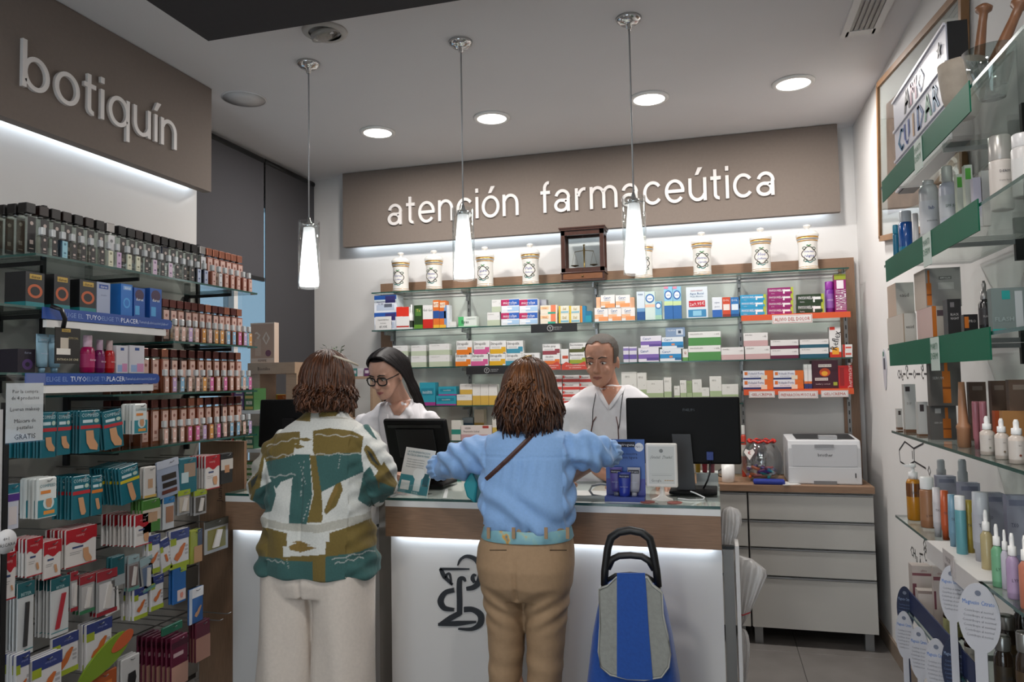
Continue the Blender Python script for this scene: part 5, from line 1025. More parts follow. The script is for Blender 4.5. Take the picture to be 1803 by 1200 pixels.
# trousers
TRO = C('#9f8365', .8, var=.05, scale=60, bump=.06)
b = MB(); b.loft(rows_rings([(918, 860, 1001, .115, 0), (935, 853, 1006, .128, 0), (960, 845, 1010, .145, 0), (990, 844, 1011, .155, -.01), (1020, 850, 1008, .15, -.01), (1045, 860, 1000, .125, 0)], X0, Y0, 44, 2.3), TRO)
def leg(rows): b.loft(rows_rings(rows, X0, Y0, 28, 2.1), TRO)
leg([(985, 848, 928, .13, 0), (1030, 851, 928, .125, 0), (1067, 858, 926, .11, 0), (1133, 863, 922, .092, 0), (1200, 863, 916, .085, 0), (1280, 864, 912, .080, 0), (1370, 866, 910, .085, 0), (1403, 866, 912, .085, 0)]); leg([(985, 926, 1009, .13, 0), (1030, 926, 1004, .125, 0), (1067, 927, 999, .11, 0), (1133, 929, 993, .092, 0), (1200, 930, 988, .085, 0), (1280, 932, 984, .080, 0), (1370, 934, 982, .085, 0), (1403, 934, 982, .085, 0)])
me = remeshed(b, 'trousers', .0065, 6, .5); zc = L(925, 1040).z; xs = L(925, 990).x
def tro_folds(c, n):
    d = 0; ax = c.x-xs
    if n.y < .2:
        if c.z > zc: d += -.012*max(0, 1-abs(ax)/.012)*min(1, max(0, (zc+.17-c.z)/.1))
        k = max(0, 1-abs(c.z-(zc-.045))/.10); d += .005*k*math.sin((c.z-abs(ax)*.55)*100)
        d += .0025*max(0, 1-abs(c.z-.45)/.13)*math.sin(c.z*70+ax*20)
    return d
pleats(me, tro_folds); tr = link(me, 'trousers', [TRO], parent=p1)
bpy.context.view_layer.update()
BELT = bpy.data.materials.new('patterned_belt'); BELT.use_nodes = True; nt = BELT.node_tree; bs = nt.nodes['Principled BSDF']; bs.inputs['Roughness'].default_value = .5
tc = nt.nodes.new('ShaderNodeTexCoord'); nz = nt.nodes.new('ShaderNodeTexNoise'); rp = nt.nodes.new('ShaderNodeValToRGB'); nz.inputs['Scale'].default_value = 22; nz.inputs['Detail'].default_value = 2
for k, (q, cc) in enumerate(((.0, '#6f9db0'), (.50, '#7fb0bc'), (.60, '#8fb8b0'), (.66, '#d29a3a'), (.75, '#3f7a86'))):
    e = rp.color_ramp.elements[k] if k < 2 else rp.color_ramp.elements.new(q); e.position = q; e.color = lin(cc)
nt.links.new(tc.outputs['Object'], nz.inputs['Vector']); nt.links.new(nz.outputs[0], rp.inputs[0]); nt.links.new(rp.outputs[0], bs.inputs['Base Color'])
b = MB(); b.loft(rows_rings([(944, 852, 1008, .140, 0), (942, 851, 1009, .142, 0), (926, 855, 1005, .134, 0), (924, 857, 1003, .130, 0)], X0, Y0, 60, 2.3), BELT, cap=False); be = b.build('belt', parent=p1)
for px in (861, 905, 962, 1000):
    q = L(px, 934, -.142 if 880 < px < 990 else -.11); MB().box(-.006, .006, -.003, .003, -.021, .019, TRO).build('belt_loop', (q.x, q.y-.006, q.z-.006), parent=tr)
for px0, px1, py in ((862, 892, 966), (968, 998, 966)):
    a = [L(x, py+3*(x-px0)/30, -.15) for x in (px0, px1)]; 
    pts = []
    for t in range(7):
        x = px0+(px1-px0)*t/6; q = L(x, py+2, -.3); d = (Vector((X0+q.x, Y0+q.y, q.z))-CAM).normalized(); ok, loc, nor, idx = tr.ray_cast(CAM-Vector((X0, Y0, 0)), d)
        if ok: pts.append(loc-d*.001)
    if len(pts) > 3: flat_strip(pts, .004, C('#5d4a36', .8), 'pocket_welt', tr, .001)
# hair
HB = [C('#44291a', .42, var=.2, scale=90), C('#321c12', .42, var=.2, scale=90), C('#56331d', .4, var=.2, scale=90), C('#6a4022', .4, var=.2, scale=90)]
b = MB(); cap_shell(b, M1, HB[1], ax=(.094, .108, .120), th=2.05); locks(b, M1, 520, .140, HB[:3], ax=(.100, .114, .124), seed=3, flare=.016, curl=.016, wave=.004, w0=.0062, th1=1.72); locks(b, M1, 260, .095, [HB[0], HB[2], HB[3]], ax=(.104, .118, .128), seed=4, flare=.018, curl=.03, wave=.005, w0=.005, th1=1.6)
HL = [C('#6a4022', .38, var=.2, scale=90), C('#7a4c28', .38, var=.2, scale=90), C('#5a361c', .4, var=.2, scale=90)]
locks(b, M1, 60, .05, HL, ax=(.104, .126, .131), seed=9, flare=.004, curl=.03, wave=.006, w0=.0055, th0=.02, th1=1.2, phi=(1.0, 1.75), jit=.25)
b.build('hair', parent=p1)
b = MB(); q = M1 @ Vector((0, .055, .252)); b.tube([q+Vector((-.02, 0, -.004)), q+Vector((0, -.004, .004)), q+Vector((.02, 0, .006))], .004, C('#c8a878', .25, .8), 8); b.build('hair_clip', parent=p1)
shoes(p1, j, C('#3a2c24', .5))
# ---- customer in the patterned jacket (seen from behind)
Y0 = 2.72; X0 = P(562, 960, Y=Y0).x
zt = L(567, 619).z
M2 = HM(L(567, 690).x, .04, zt-.245, math.pi-.28, .06)
j = dict(pelvis=L(562, 985), chest=L(565, 800, .02), neck=L(568, 730, .03), shL=L(498, 775, .0), shR=L(640, 765, .0), elL=L(462, 858, .03), elR=L(672, 845, .03)); j['wrL'] = L(482, 880, .26); j['wrR'] = L(655, 862, .26); j['hdL'] = (.3, 1, .05); j['hdR'] = (-.3, 1, .05)
legs_std(j)
p2 = link(body(j, M2, 'person'), 'person', [C('#b28068', .5, var=.05, scale=60)], (X0, Y0, 0)); tag(p2, 'person in a green, olive and white patterned jacket with brown bobbed hair, seen from behind', 'person')
b = MB(); JM = C('#d0d0c8')
b.loft(rows_rings([(1004, 463, 664, .155, 0), (985, 464, 662, .157, 0), (950, 469, 657, .155, 0), (905, 474, 648, .145, 0), (860, 476, 650, .135, .0), (820, 478, 656, .13, .0), (790, 480, 660, .125, .0), (768, 488, 652, .115, .01), (750, 505, 632, .095, .02), (735, 525, 606, .075, .03), (724, 535, 600, .060, .035)], X0, Y0, 44, 2.4), JM)
def sl2(pts, rad): limb(b, pts, rad, 20, JM)
sl2([L(505, 782, .0), L(486, 810, .0), L(473, 838, .01), L(466, 860, .04), L(474, 872, .10), L(480, 876, .16)], [.070, .078, .077, .074, .064, .055]); sl2([L(634, 774, .0), L(652, 800, .0), L(664, 828, .01), L(670, 848, .04), L(664, 860, .10), L(658, 862, .16)], [.070, .078, .077, .074, .064, .055])
me = remeshed(b, 'jacket', .0036, 9, .5); xc = L(566, 850).x; z8 = L(566, 830).z
def jac_folds(c, n):
    ax = c.x-xc; d = 0
    if n.y < 0:
        d += -.010*max(0, 1-abs(ax+.012)/.010)*min(1, max(0, (z8+.05-c.z)/.08))*max(0, min(1, (c.z-.85)/.1))
        d += .005*math.sin(ax*38+c.z*6)*min(1, max(0, (z8-c.z)/.2)); d += .004*math.sin(c.z*40+ax*26)*max(0, 1-abs(c.z-1.0)/.2)
    if abs(ax) > .17: d += .006*math.sin(c.z*60+ax*40+c.y*30)+.003*math.sin(c.z*105-ax*60)
    return d
pleats(me, jac_folds)
# printed cloth: patches of olive, petrol and off-white read off the garment, stored per corner
OL, TEA, WH, GY, DK, GO = [lin(h) for h in ('#6a5722', '#2c5653', '#dadcd6', '#b4b2a6', '#262c2a', '#7a5f28')]
PATCH = [   # (colour, polygon in photo pixels of the garment's back)
 (GY, [(440, 770), (520, 735), (640, 738), (690, 790), (690, 755), (520, 715), (430, 740)]), (OL, [(508, 722), (548, 722), (546, 742), (522, 740)]), (OL, [(560, 722), (600, 720), (592, 732), (562, 734)]),
 (OL, [(464, 770), (490, 762), (528, 759), (528, 781), (519, 781), (517, 800), (498, 806), (468, 812), (460, 790)]), (OL, [(551, 758), (580, 753), (620, 758), (640, 768), (636, 797), (600, 797), (556, 802), (551, 796)]),
 (TEA, [(468, 812), (498, 806), (519, 800), (545, 800), (545, 808), (519, 806), (516, 840), (495, 848), (486, 860), (474, 840)]), (TEA, [(519, 803), (545, 800), (550, 870), (540, 922), (508, 922), (512, 870)]), (OL, [(545, 800), (556, 802), (566, 860), (568, 912), (566, 920), (540, 920), (552, 870)]),
 (TEA, [(556, 802), (600, 797), (636, 797), (640, 830), (600, 848), (566, 866), (560, 830)]), (OL, [(590, 853), (600, 848), (604, 862), (592, 890), (574, 906), (570, 900), (580, 876)]), (GO, [(583, 868), (594, 852), (596, 862), (580, 894), (574, 900)]),
 (GY, [(455, 908), (500, 921), (560, 923), (640, 905), (665, 892), (665, 908), (620, 925), (560, 938), (500, 933), (455, 925)]), (OL, [(455, 925), (505, 938), (505, 962), (498, 962), (498, 984), (455, 985)]), (OL, [(580, 938), (620, 925), (668, 906), (668, 962), (630, 975), (573, 980), (573, 953), (580, 953)]),
 (TEA, [(455, 978), (498, 984), (498, 1015), (455, 1015)]), (OL, [(498, 980), (573, 976), (573, 1015), (550, 1015), (550, 990), (498, 986)]), (TEA, [(498, 986), (550, 988), (552, 1020), (498, 1020)]), (TEA, [(573, 980), (630, 972), (672, 955), (672, 1000), (573, 1020)]),
 (GO, [(507, 962), (520, 956), (558, 964), (530, 972), (512, 968)]), (GO, [(512, 953), (530, 952), (548, 960), (528, 958)]), (OL, [(508, 784), (524, 781), (538, 786), (524, 790)]), (OL, [(520, 772), (540, 770), (550, 774), (538, 777)]),
 (OL, [(455, 770), (470, 766), (462, 830), (455, 880), (442, 900), (440, 880), (450, 830)]), (TEA, [(450, 862), (480, 846), (486, 870), (478, 900), (446, 905), (442, 888)]), (OL, [(436, 850), (446, 838), (456, 832), (450, 856), (440, 872)]), (GY, [(452, 780), (462, 800), (454, 830), (438, 846), (436, 820)]), (DK, [(441, 846), (456, 833), (450, 848), (443, 860)]),
 (OL, [(641, 850), (660, 838), (676, 812), (700, 850), (690, 876), (660, 870), (640, 880)]), (TEA, [(640, 832), (652, 820), (664, 846), (672, 880), (650, 892), (630, 880)]), (OL, [(640, 790), (645, 782), (655, 790), (672, 820), (668, 830), (650, 812)]), (DK, [(645, 790), (652, 796), (670, 822), (656, 812)]), (TEA, [(636, 738), (648, 745), (665, 775), (655, 768), (640, 752)]), (TEA, [(668, 848), (695, 858), (690, 880), (668, 885)])]
def inside(x, y, poly):
    c = False; n = len(poly); k = n-1
    for i in range(n):
        if (poly[i][1] > y) != (poly[k][1] > y) and x < (poly[k][0]-poly[i][0])*(y-poly[i][1])/(poly[k][1]-poly[i][1])+poly[i][0]: c = not c
        k = i
    return c
def to_px(w):
    v = w-CAM; d = v.dot(_F); return 901.5+FPX*v.dot(_R)/d, 600-FPX*v.dot(_U)/d
boxes = [(min(a for a, _ in q), max(a for a, _ in q), min(a for _, a in q), max(a for _, a in q)) for _, q in PATCH]
at = me.color_attributes.new('cloth_print', 'FLOAT_COLOR', 'POINT'); off = Vector((X0, Y0, 0)); sr = random.Random(5)
scr = [((470, 806), (530, 796)), ((556, 800), (640, 798)), ((470, 840), (520, 834)), ((535, 812), (530, 870)), ((527, 815), (538, 850)), ((545, 880), (534, 915)), ((600, 800), (596, 822)), ((585, 985), (660, 968)), ((590, 992), (640, 980)), ((470, 985), (500, 990)), ((505, 985), (508, 1000)), ((556, 765), (630, 768)), ((470, 785), (525, 770))]
for v in me.vertices:
    x, y = to_px(v.co+off); 
    if v.normal.y > .35: x, y = 1132-x, y          # the front repeats the back mirrored
    y = min(y, 1000.0); x = min(max(x, 458.0), 667.0) if y > 905 else x; col = WH
    for (cc, poly), (bx0, bx1, by0, by1) in zip(PATCH, boxes):
        if bx0 <= x <= bx1 and by0 <= y <= by1 and inside(x, y, poly): col = cc
    for (ax_, ay), (bx_, by) in scr:
        dx, dy = bx_-ax_, by-ay; t = max(0, min(1, ((x-ax_)*dx+(y-ay)*dy)/(dx*dx+dy*dy))); 
        if math.hypot(x-ax_-t*dx, y-ay-t*dy+1.6*math.sin(t*17)) < 1.0: col = tuple(.5*a+.5*c for a, c in zip(col, WH))
    at.data[v.index].color = col
JAC = bpy.data.materials.new('printed_linen'); JAC.use_nodes = True; nt = JAC.node_tree; bs = nt.nodes['Principled BSDF']; bs.inputs['Roughness'].default_value = .85; bs.inputs['Sheen Weight'].default_value = .1
ca = nt.nodes.new('ShaderNodeVertexColor'); ca.layer_name = 'cloth_print'; nz = nt.nodes.new('ShaderNodeTexNoise'); nz.inputs['Scale'].default_value = 160; nz.inputs['Detail'].default_value = 3; tc = nt.nodes.new('ShaderNodeTexCoord'); mx = nt.nodes.new('ShaderNodeMixRGB'); mx.blend_type = 'MULTIPLY'; mx.inputs[0].default_value = .35
nt.links.new(tc.outputs['Object'], nz.inputs['Vector']); nt.links.new(ca.outputs[0], mx.inputs[1]); nt.links.new(nz.outputs[0], mx.inputs[2]); gm = nt.nodes.new('ShaderNodeGamma'); gm.inputs[1].default_value = .85; nt.links.new(mx.outputs[0], gm.inputs[0]); nt.links.new(gm.outputs[0], bs.inputs['Base Color'])
jk = link(me, 'jacket', [JAC], parent=p2)
TW = C('#d6cbc0', .85, var=.04, scale=80, bump=.06)
b = MB(); b.loft(rows_rings([(960, 478, 646, .125, 0), (985, 472, 652, .14, 0), (1015, 468, 655, .145, 0), (1040, 470, 654, .13, 0)], X0, Y0, 44, 2.3), TW); b.loft(rows_rings([(1000, 470, 566, .13, 0), (1060, 468, 560, .125, 0), (1130, 463, 557, .12, 0), (1200, 459, 555, .12, 0), (1300, 455, 552, .125, 0), (1395, 452, 550, .13, 0)], X0, Y0, 32, 2.2), TW); b.loft(rows_rings([(1000, 560, 654, .13, 0), (1060, 560, 655, .125, 0), (1130, 559, 657, .12, 0), (1200, 557, 658, .12, 0), (1300, 557, 661, .125, 0), (1395, 557, 664, .13, 0)], X0, Y0, 32, 2.2), TW)
me = remeshed(b, 'trousers', .007, 5, .5); xs = L(558, 1100).x
pleats(me, lambda c, n: (-.012*max(0, 1-abs(c.x-xs)/.012) if n.y < 0 else 0)+.006*math.sin((c.x-xs)*42+c.z*3)*min(1, max(0, (.75-c.z)/.3))); link(me, 'trousers', [TW], parent=p2)
HB2 = [C('#4e2c18', .42, var=.2, scale=90), C('#3c2112', .42, var=.2, scale=90), C('#5e371e', .4, var=.2, scale=90)]
b = MB(); cap_shell(b, M2, HB2[1], ax=(.090, .105, .118), th=2.05); locks(b, M2, 420, .075, HB2, ax=(.096, .111, .124), seed=13, flare=.014, curl=.018, wave=.004, w0=.0062, th0=.0, th1=1.95); locks(b, M2, 300, .04, HB2, ax=(.101, .116, .128), seed=14, flare=.012, curl=.022, wave=.005, w0=.0055, th0=.0, th1=1.8, jit=.15); b.build('hair', parent=p2)
b = MB(); q = L(606, 634, -.02); b.tube([q+Vector((-.06, .02, .02)), q+Vector((-.02, -.01, .012)), q+Vector((.015, .0, -.002)), q+Vector((.03, .06, -.02))], .0045, C('#cfc4b0', .35), 8); b.build('sunglasses_arm', parent=p2)
shoes(p2, j, C('#8a7a68', .5))
# ---- pharmacist with glasses (faces the viewer, looks down to the left)
Y0 = 3.80; X0 = P(700, 760, Y=Y0).x
COAT = C('#dcdade', .75, var=.02, scale=50, bump=.06)
zt = L(692, 616).z; hx = L(699, 660).x
SKF = C('#c99c88', .45, var=.04, scale=60)
def face(root, M, hair_m, lips, eye='#2a1c14', fem=True):
    for s in (-1, 1):
        b = MB(); ell(b, M @ Vector((s*.031, -.0745, .114)), (.0135, .010, .0075), M.to_3x3(), C('#d8d2cc', .2)); e = b.build('eye', parent=root); b = MB(); ell(b, M @ Vector((s*.031-.002, -.0805, .1125)), (.0058, .005, .0058), M.to_3x3(), C(eye, .15)); b.build('iris', parent=e)
        b = MB(); b.tube([M @ Vector((s*.016, -.083, .1185)), M @ Vector((s*.031, -.0865, .1225)), M @ Vector((s*.047, -.077, .1165))], [.002, .0035, .002], C('#7a5548', .5) if not fem else C('#2a1a16', .5), 6); b.build('eyelid', parent=root)
        b = MB(); b.tube([M @ Vector((s*.012, -.0905, .136)), M @ Vector((s*.030, -.094, .1435)), M @ Vector((s*.052, -.081, .138))], [.003, .004, .002], hair_m, 6); b.build('eyebrow', parent=root)
    b = MB(); b.tube([M @ Vector((-.022, -.089, .047)), M @ Vector((-.008, -.0965, .0515)), M @ Vector((0, -.0975, .0495)), M @ Vector((.008, -.0965, .0515)), M @ Vector((.022, -.089, .047))], [.001, .0036, .0034, .0036, .001], lips, 8); b.tube([M @ Vector((-.020, -.089, .045)), M @ Vector((0, -.0965, .0405)), M @ Vector((.020, -.089, .045))], [.001, .0048, .001], lips, 8); b.build('lips', parent=root)
M3 = HM(hx, -.07, zt-.243, -.20, .40) @ Matrix.Scale(1.05, 4)
j = dict(pelvis=L(705, 900), chest=L(702, 745, .02), neck=L(704, 708, .02), shL=L(645, 740, .02), shR=L(752, 735, .02), elL=L(628, 800, -.06), elR=L(768, 812, -.05), flip=-1); j['wrL'] = L(660, 828, -.30); j['wrR'] = L(716, 832, -.32); j['hdL'] = (.5, -1, -.1); j['hdR'] = (-.3, -1, -.1); j['upL'] = j['upR'] = (0, .1, 1)
legs_std(j, foot=-.12)
p3 = link(body(j, M3, 'person'), 'person', [SKF], (X0, Y0, 0)); tag(p3, 'person in a white coat with long black hair and black framed glasses behind the counter', 'person')
face(p3, M3, C('#1a1413', .5), C('#a05a5a', .35))
b = MB(); b.loft(rows_rings([(1150, 640, 765, .15, 0), (1000, 640, 765, .15, 0), (900, 643, 765, .15, 0), (830, 648, 760, .145, 0), (780, 645, 757, .14, 0), (750, 634, 762, .125, .005), (732, 642, 756, .11, .01), (712, 664, 740, .082, .02), (703, 682, 724, .058, .028)], X0, Y0, 40, 2.4), COAT)
limb(b, [L(642, 746, .01), L(632, 775, -.01), L(626, 800, -.05), L(640, 815, -.16), L(655, 826, -.27)], [.064, .066, .062, .055, .045], 18, COAT); limb(b, [L(756, 740, .01), L(766, 775, -.01), L(768, 806, -.04), L(745, 822, -.16), L(722, 830, -.28)], [.064, .066, .062, .055, .045], 18, COAT)
me = remeshed(b, 'coat', .007, 5, .5); pleats(me, lambda c, n: .005*math.sin(c.z*55+c.x*35+2*math.sin(c.y*20+c.x*12))); ct = link(me, 'coat', [COAT], parent=p3)
bpy.context.view_layer.update()
def drape(obj, px, py, off=.003):
    q = P(px, py, Y=Y0); d = (q-CAM).normalized(); ok, loc, nor, idx = obj.ray_cast(CAM-Vector((X0, Y0, 0)), d); return loc-d*off if ok else Vector((q.x-X0, -.1, q.z))
def patch_on(obj, poly_px, m, name, parent, off=.003, sub=6):
    """thin cloth piece lying on obj; poly as two edge polylines (left, right)"""
    l, r_ = poly_px; n = len(l); b = MB(); vs = []; 
    for i in range(n):
        for k in range(sub+1): t = k/sub; vs.append(tuple(drape(obj, l[i][0]*(1-t)+r_[i][0]*t, l[i][1]*(1-t)+r_[i][1]*t, off)))
    fs = [(i*(sub+1)+k, i*(sub+1)+k+1, (i+1)*(sub+1)+k+1, (i+1)*(sub+1)+k) for i in range(n-1) for k in range(sub)]; b.add(vs, fs, m, True); o = b.build(name, parent=parent)
    s = o.modifiers.new('thick', 'SOLIDIFY'); s.thickness = .002; return o
patch_on(ct, ([(664, 716), (672, 740), (690, 775), (700, 800)], [(690, 707), (700, 735), (716, 770), (708, 800)]), SKF, 'neckline', p3, .002) if 0 else None
patch_on(ct, ([(682, 706), (686, 715), (694, 730)], [(724, 705), (718, 715), (704, 731)]), SKF, 'neckline', p3, .002)
patch_on(ct, ([(670, 712), (666, 735), (668, 760), (676, 790)], [(682, 708), (684, 735), (688, 765), (682, 792)]), COAT, 'lapel', ct, .006); patch_on(ct, ([(722, 706), (722, 735), (712, 765), (704, 790)], [(738, 712), (742, 738), (730, 768), (708, 792)]), COAT, 'lapel', ct, .006)
BH = [C('#120d0e', .5, spec=.3), C('#181113', .5, spec=.3), C('#0d0a0b', .5, spec=.3)]
b = MB(); scalp(b, M3, BH[0], lambda x, y, z: z > .205-.9*max(0, y+.035) and (y > -.02 or z > .19+.25*abs(x)) and not (abs(x) > .06 and z < .13 and y < .02) and z > .05); parted(b, M3, 230, BH, .21, seed=21); b.build('hair', parent=p3)
b = MB(); FRM = C('#0b0a0b', .25)
for s in (-1, 1):
    b.tube([M3 @ Vector((s*.034+.026*math.copysign(abs(math.cos(t))**.7, math.cos(t)), -.097+.008*abs(math.cos(t))*(1 if s*math.cos(t) > 0 else .2), .110+.021*math.copysign(abs(math.sin(t))**.7, math.sin(t)))) for t in [k*2*math.pi/22 for k in range(23)]], .0036, FRM, 8)
    b.tube([M3 @ Vector((s*.060, -.093, .118)), M3 @ Vector((s*.074, -.05, .116)), M3 @ Vector((s*.078, .005, .112))], .003, FRM, 6)
b.tube([M3 @ Vector((-.008, -.100, .113)), M3 @ Vector((0, -.104, .115)), M3 @ Vector((.008, -.100, .113))], .003, FRM, 6); b.build('glasses', parent=p3)
b = MB(); ell(b, M3 @ Vector((.083, .004, .072)), (.004, .004, .005), None, CHROME); b.build('earring', parent=p3)
shoes(p3, j, WHITE, -1)
# ---- pharmacist in white scrubs
Y0 = 3.76; X0 = P(1075, 780, Y=Y0).x
zt = L(1068, 589).z
M4 = HM(L(1064, 650).x, -.03, zt-.237*1.06, -.16, .17) @ Matrix.Scale(1.06, 4)
SKN = C('#bd8a72', .45, var=.06, scale=50)
j = dict(pelvis=L(1075, 920), chest=L(1074, 745, .02), neck=L(1074, 692, .03), shL=L(1008, 722, .02), shR=L(1136, 722, .02), elL=L(1000, 800, -.02), elR=L(1150, 810, -.02), flip=-1); j['wrL'] = L(1085, 846, -.20); j['wrR'] = L(1165, 842, -.22); j['hdL'] = (.25, -1, -.08); j['hdR'] = (.15, -1, -.05); j['upL'] = j['upR'] = (0, .1, 1)
legs_std(j, foot=-.12)
p4 = link(body(j, M4, 'person', fem=False), 'person', [SKN], (X0, Y0, 0)); tag(p4, 'person in white V-neck scrubs with short grey hair and glasses on a neck cord', 'person')
face(p4, M4, C('#4a3a30', .6), C('#9a6054', .45), fem=False)
SCR = C('#e0dfe2', .75, var=.02, scale=50, bump=.06)
b = MB(); b.loft(rows_rings([(1100, 1000, 1150, .15, 0), (950, 1000, 1150, .15, 0), (850, 1000, 1150, .15, 0), (800, 1002, 1148, .15, 0), (760, 1000, 1148, .145, 0), (718, 995, 1150, .13, .01), (697, 1005, 1142, .112, .015), (683, 1030, 1120, .085, .02), (677, 1046, 1106, .06, .028)], X0, Y0, 40, 2.4), SCR)
limb(b, [L(1006, 726, .01), L(1000, 755, .0), L(997, 785, -.01), L(999, 802, -.03)], [.070, .074, .072, .070], 18, SCR); limb(b, [L(1138, 726, .01), L(1146, 755, .0), L(1150, 785, -.01), L(1150, 806, -.03)], [.070, .074, .072, .070], 18, SCR)
me = remeshed(b, 'scrub_top', .007, 5, .5); pleats(me, lambda c, n: .004*math.sin(c.z*48+c.x*30+2*math.sin(c.x*16))); sc_ = link(me, 'scrub_top', [SCR], parent=p4)
bpy.context.view_layer.update()
patch_on(sc_, ([(1053, 680), (1057, 688), (1063, 700), (1071, 714)], [(1096, 680), (1091, 688), (1083, 700), (1073, 715)]), SKN, 'neckline', p4, .002)
patch_on(sc_, ([(1047, 681), (1051, 691), (1059, 706), (1070, 722)], [(1054, 680), (1058, 688), (1065, 701), (1072, 714)]), SCR, 'neck_band', sc_, .007, 3); patch_on(sc_, ([(1095, 680), (1090, 688), (1081, 701), (1072, 714)], [(1102, 681), (1097, 691), (1086, 706), (1073, 722)]), SCR, 'neck_band', sc_, .007, 3)
b = MB(); CO = C('#23232a', .5); b.tube([drape(sc_, x, y, .006) for x, y in ((1051, 681), (1048, 698), (1044, 720), (1043, 745), (1041, 758))], .0022, CO, 6); b.tube([drape(sc_, x, y, .006) for x, y in ((1099, 681), (1096, 698), (1093, 720), (1091, 745), (1089, 755))], .0022, CO, 6); b.build('neck_cord', parent=p4)
b = MB(); GB = C('#4a231c', .3)
b.tube([drape(sc_, x, y, .012) for x, y in ((1050, 733), (1044, 742), (1041, 758), (1041, 772))], .0028, GB, 6); b.tube([drape(sc_, x, y, .012) for x, y in ((1085, 733), (1088, 748), (1089, 770), (1088, 778))], .0028, GB, 6); b.tube([drape(sc_, x, y, .014) for x, y in ((1041, 772), (1052, 782), (1064, 776), (1076, 783), (1088, 778))], .0026, GB, 6); b.build('hanging_glasses', parent=p4)
HG = [C('#4e4842', .7, var=.3, scale=300), C('#5c554e', .7, var=.3, scale=300)]
b = MB(); scalp(b, M4, HG[0], lambda x, y, z: (z > .204+.35*max(0, .03-abs(x)) if y < -.045 else z > .204-1.25*(y+.045) if y < .02 else z > (.122 if y < .03 else .07)) or (abs(x) > .066 and -.035 < y < .0 and .105 < z), .0035); b.build('hair', parent=p4)
shoes(p4, j, WHITE, -1)
# ------------------------------------------------------------------ left display
XS = -2.2; ZL = [1.958, 1.690, 1.473, 1.258]; ZA = [1.776, 1.554]
SLM = C('#8b8781', .6, var=.03, scale=6)
sw = struct(MB().box(XP, XP+.012, 1.0, YE-.01, .05, 1.27, C('#4a4744', .7)).build('trim_4'), 'slatted display board behind the hanging packs')
for k in range(11): MB().box(XP+.012, XP+.026, 1.02, YE-.012, .08+k*.106, .08+k*.106+.098, SLM).build('slat', parent=sw)
struct(MB().box(XP+.012, XP+.02, 1.02, YE-.012, 1.272, 1.955, C('#a9a6a2', .6)).build('trim_5'), 'plain board behind the perfume shelves')
tag(MB().box(-.13, .13, 0, .022, 0, 1.22, WOOD).build('end_panel', (XP+.15, YE+.003, 0), bevel=.002), 'tall wood end panel of the left display beside the counter', 'panel')
b = MB(); q = P(386, 862, Y=YE); b.text('Juanola', 0, 0, .03, C('#4a3a34'), y=-.001, ang=HPI); tag(b.build('vertical_lettering', (q.x, YE+.002, q.z)), 'dark vertical lettering on the wood end panel', 'lettering')
tag(MB().box(XP+.02, XP+.028, 1.0, 1.96, 0, .12, WOOD).build('header_rail', (0, 0, 2.02)), 'wood rail on the partition left of the perfume bottles', 'rail')
gshelf(XP+.02, XS, 1.96, YE-.004, ZL[0], 'top glass shelf of the left display, with black capped perfume bottles', (2.05, 2.5, 3.1), axis='xl')
gshelf(XP+.02, XS, 2.62, YE-.004, ZL[1], 'second perfume glass shelf, with rose gold bottles', (2.7, 3.1), axis='xl')
gshelf(XP+.02, XS, 2.30, YE-.004, ZL[2], 'third perfume glass shelf, with rose gold bottles', (2.4, 3.1), axis='xl')
gshelf(XP+.02, XS, 2.30, YE-.004, ZL[3], 'lowest perfume glass shelf, with rose gold bottles', (2.4, 3.1), axis='xl')
gshelf(XP+.02, XS, 1.45, 2.612, ZA[0], 'glass shelf with condom boxes above the blue strip', (1.6, 2.1), axis='xl')
gshelf(XP+.02, XS, 1.45, 2.505, ZA[1], 'glass shelf with lubricant bottles above the blue strip', (1.6, 2.1), axis='xl')
b = MB(); b.box(-.007, .007, 0, .012, 0, 1.25, DARKM)
for y in (2.29, 3.19): tag(MB().box(-.007, .007, -.008, .008, 0, .98, DARKM).build('shelf_upright', (XP+.028, y, 1.24)), 'dark slotted upright of the perfume shelves, %s' % ('near the window' if y > 3 else 'beside the hanging plasters'), 'upright')
# perfume bottles ------------------------------------------------------
def bottle_proto(name, label, wd, dp, hb, hn, hc, glass, cap, capw, labm, lab_z, txt=None, mini=False):
    r = empty(name, label, 'perfume bottle', (0, 0, -10), HPI)
    MB().cbox(-wd/2, wd/2, 0, dp, 0, hb, glass, .003).build('bottle', parent=r)
    c = MB(); c.lathe([(wd*.2, hb-.001), (wd*.2, hb+hn)], STEEL, cy=dp/2, seg=10); c.build('neck', parent=r)
    c = MB(); c.cbox(-capw/2, capw/2, dp/2-capw/2, dp/2+capw/2, hb+hn, hb+hn+hc, cap, .002); c.build('cap', parent=r)
    l = MB(); l.quad(-wd*lab_z[2]/2, wd*lab_z[2]/2, lab_z[0]*hb, lab_z[1]*hb, -.0006, labm)
    zc_ = (lab_z[0]+(lab_z[1]-lab_z[0])*.82)*hb
    if txt:
        l.disc(0, zc_, wd*.16, -.001, C(txt, .5), 12); l.quad(-wd*.2, wd*.2, (lab_z[0]+.08)*hb, (lab_z[0]+.10)*hb, -.001, C(txt, .5)); l.quad(-wd*.16, wd*.16, (lab_z[0]+.2)*hb, (lab_z[0]+.30)*hb, -.001, C(txt, .5))
    l.build('label', parent=r); return r
GD = glassmat('#e2e9e5', .12); GBL = glassmat('#2a4a78', .10); GAM = C('#6e3a22', .12, spec=.7, coat=.3); GRO = C('#8c4a34', .12, spec=.7, coat=.3); GBR = C('#3c1c16', .12, spec=.7, coat=.3); GCL = glassmat('#e9eeea', .12); GPK = C('#a87a70', .15, coat=.3)
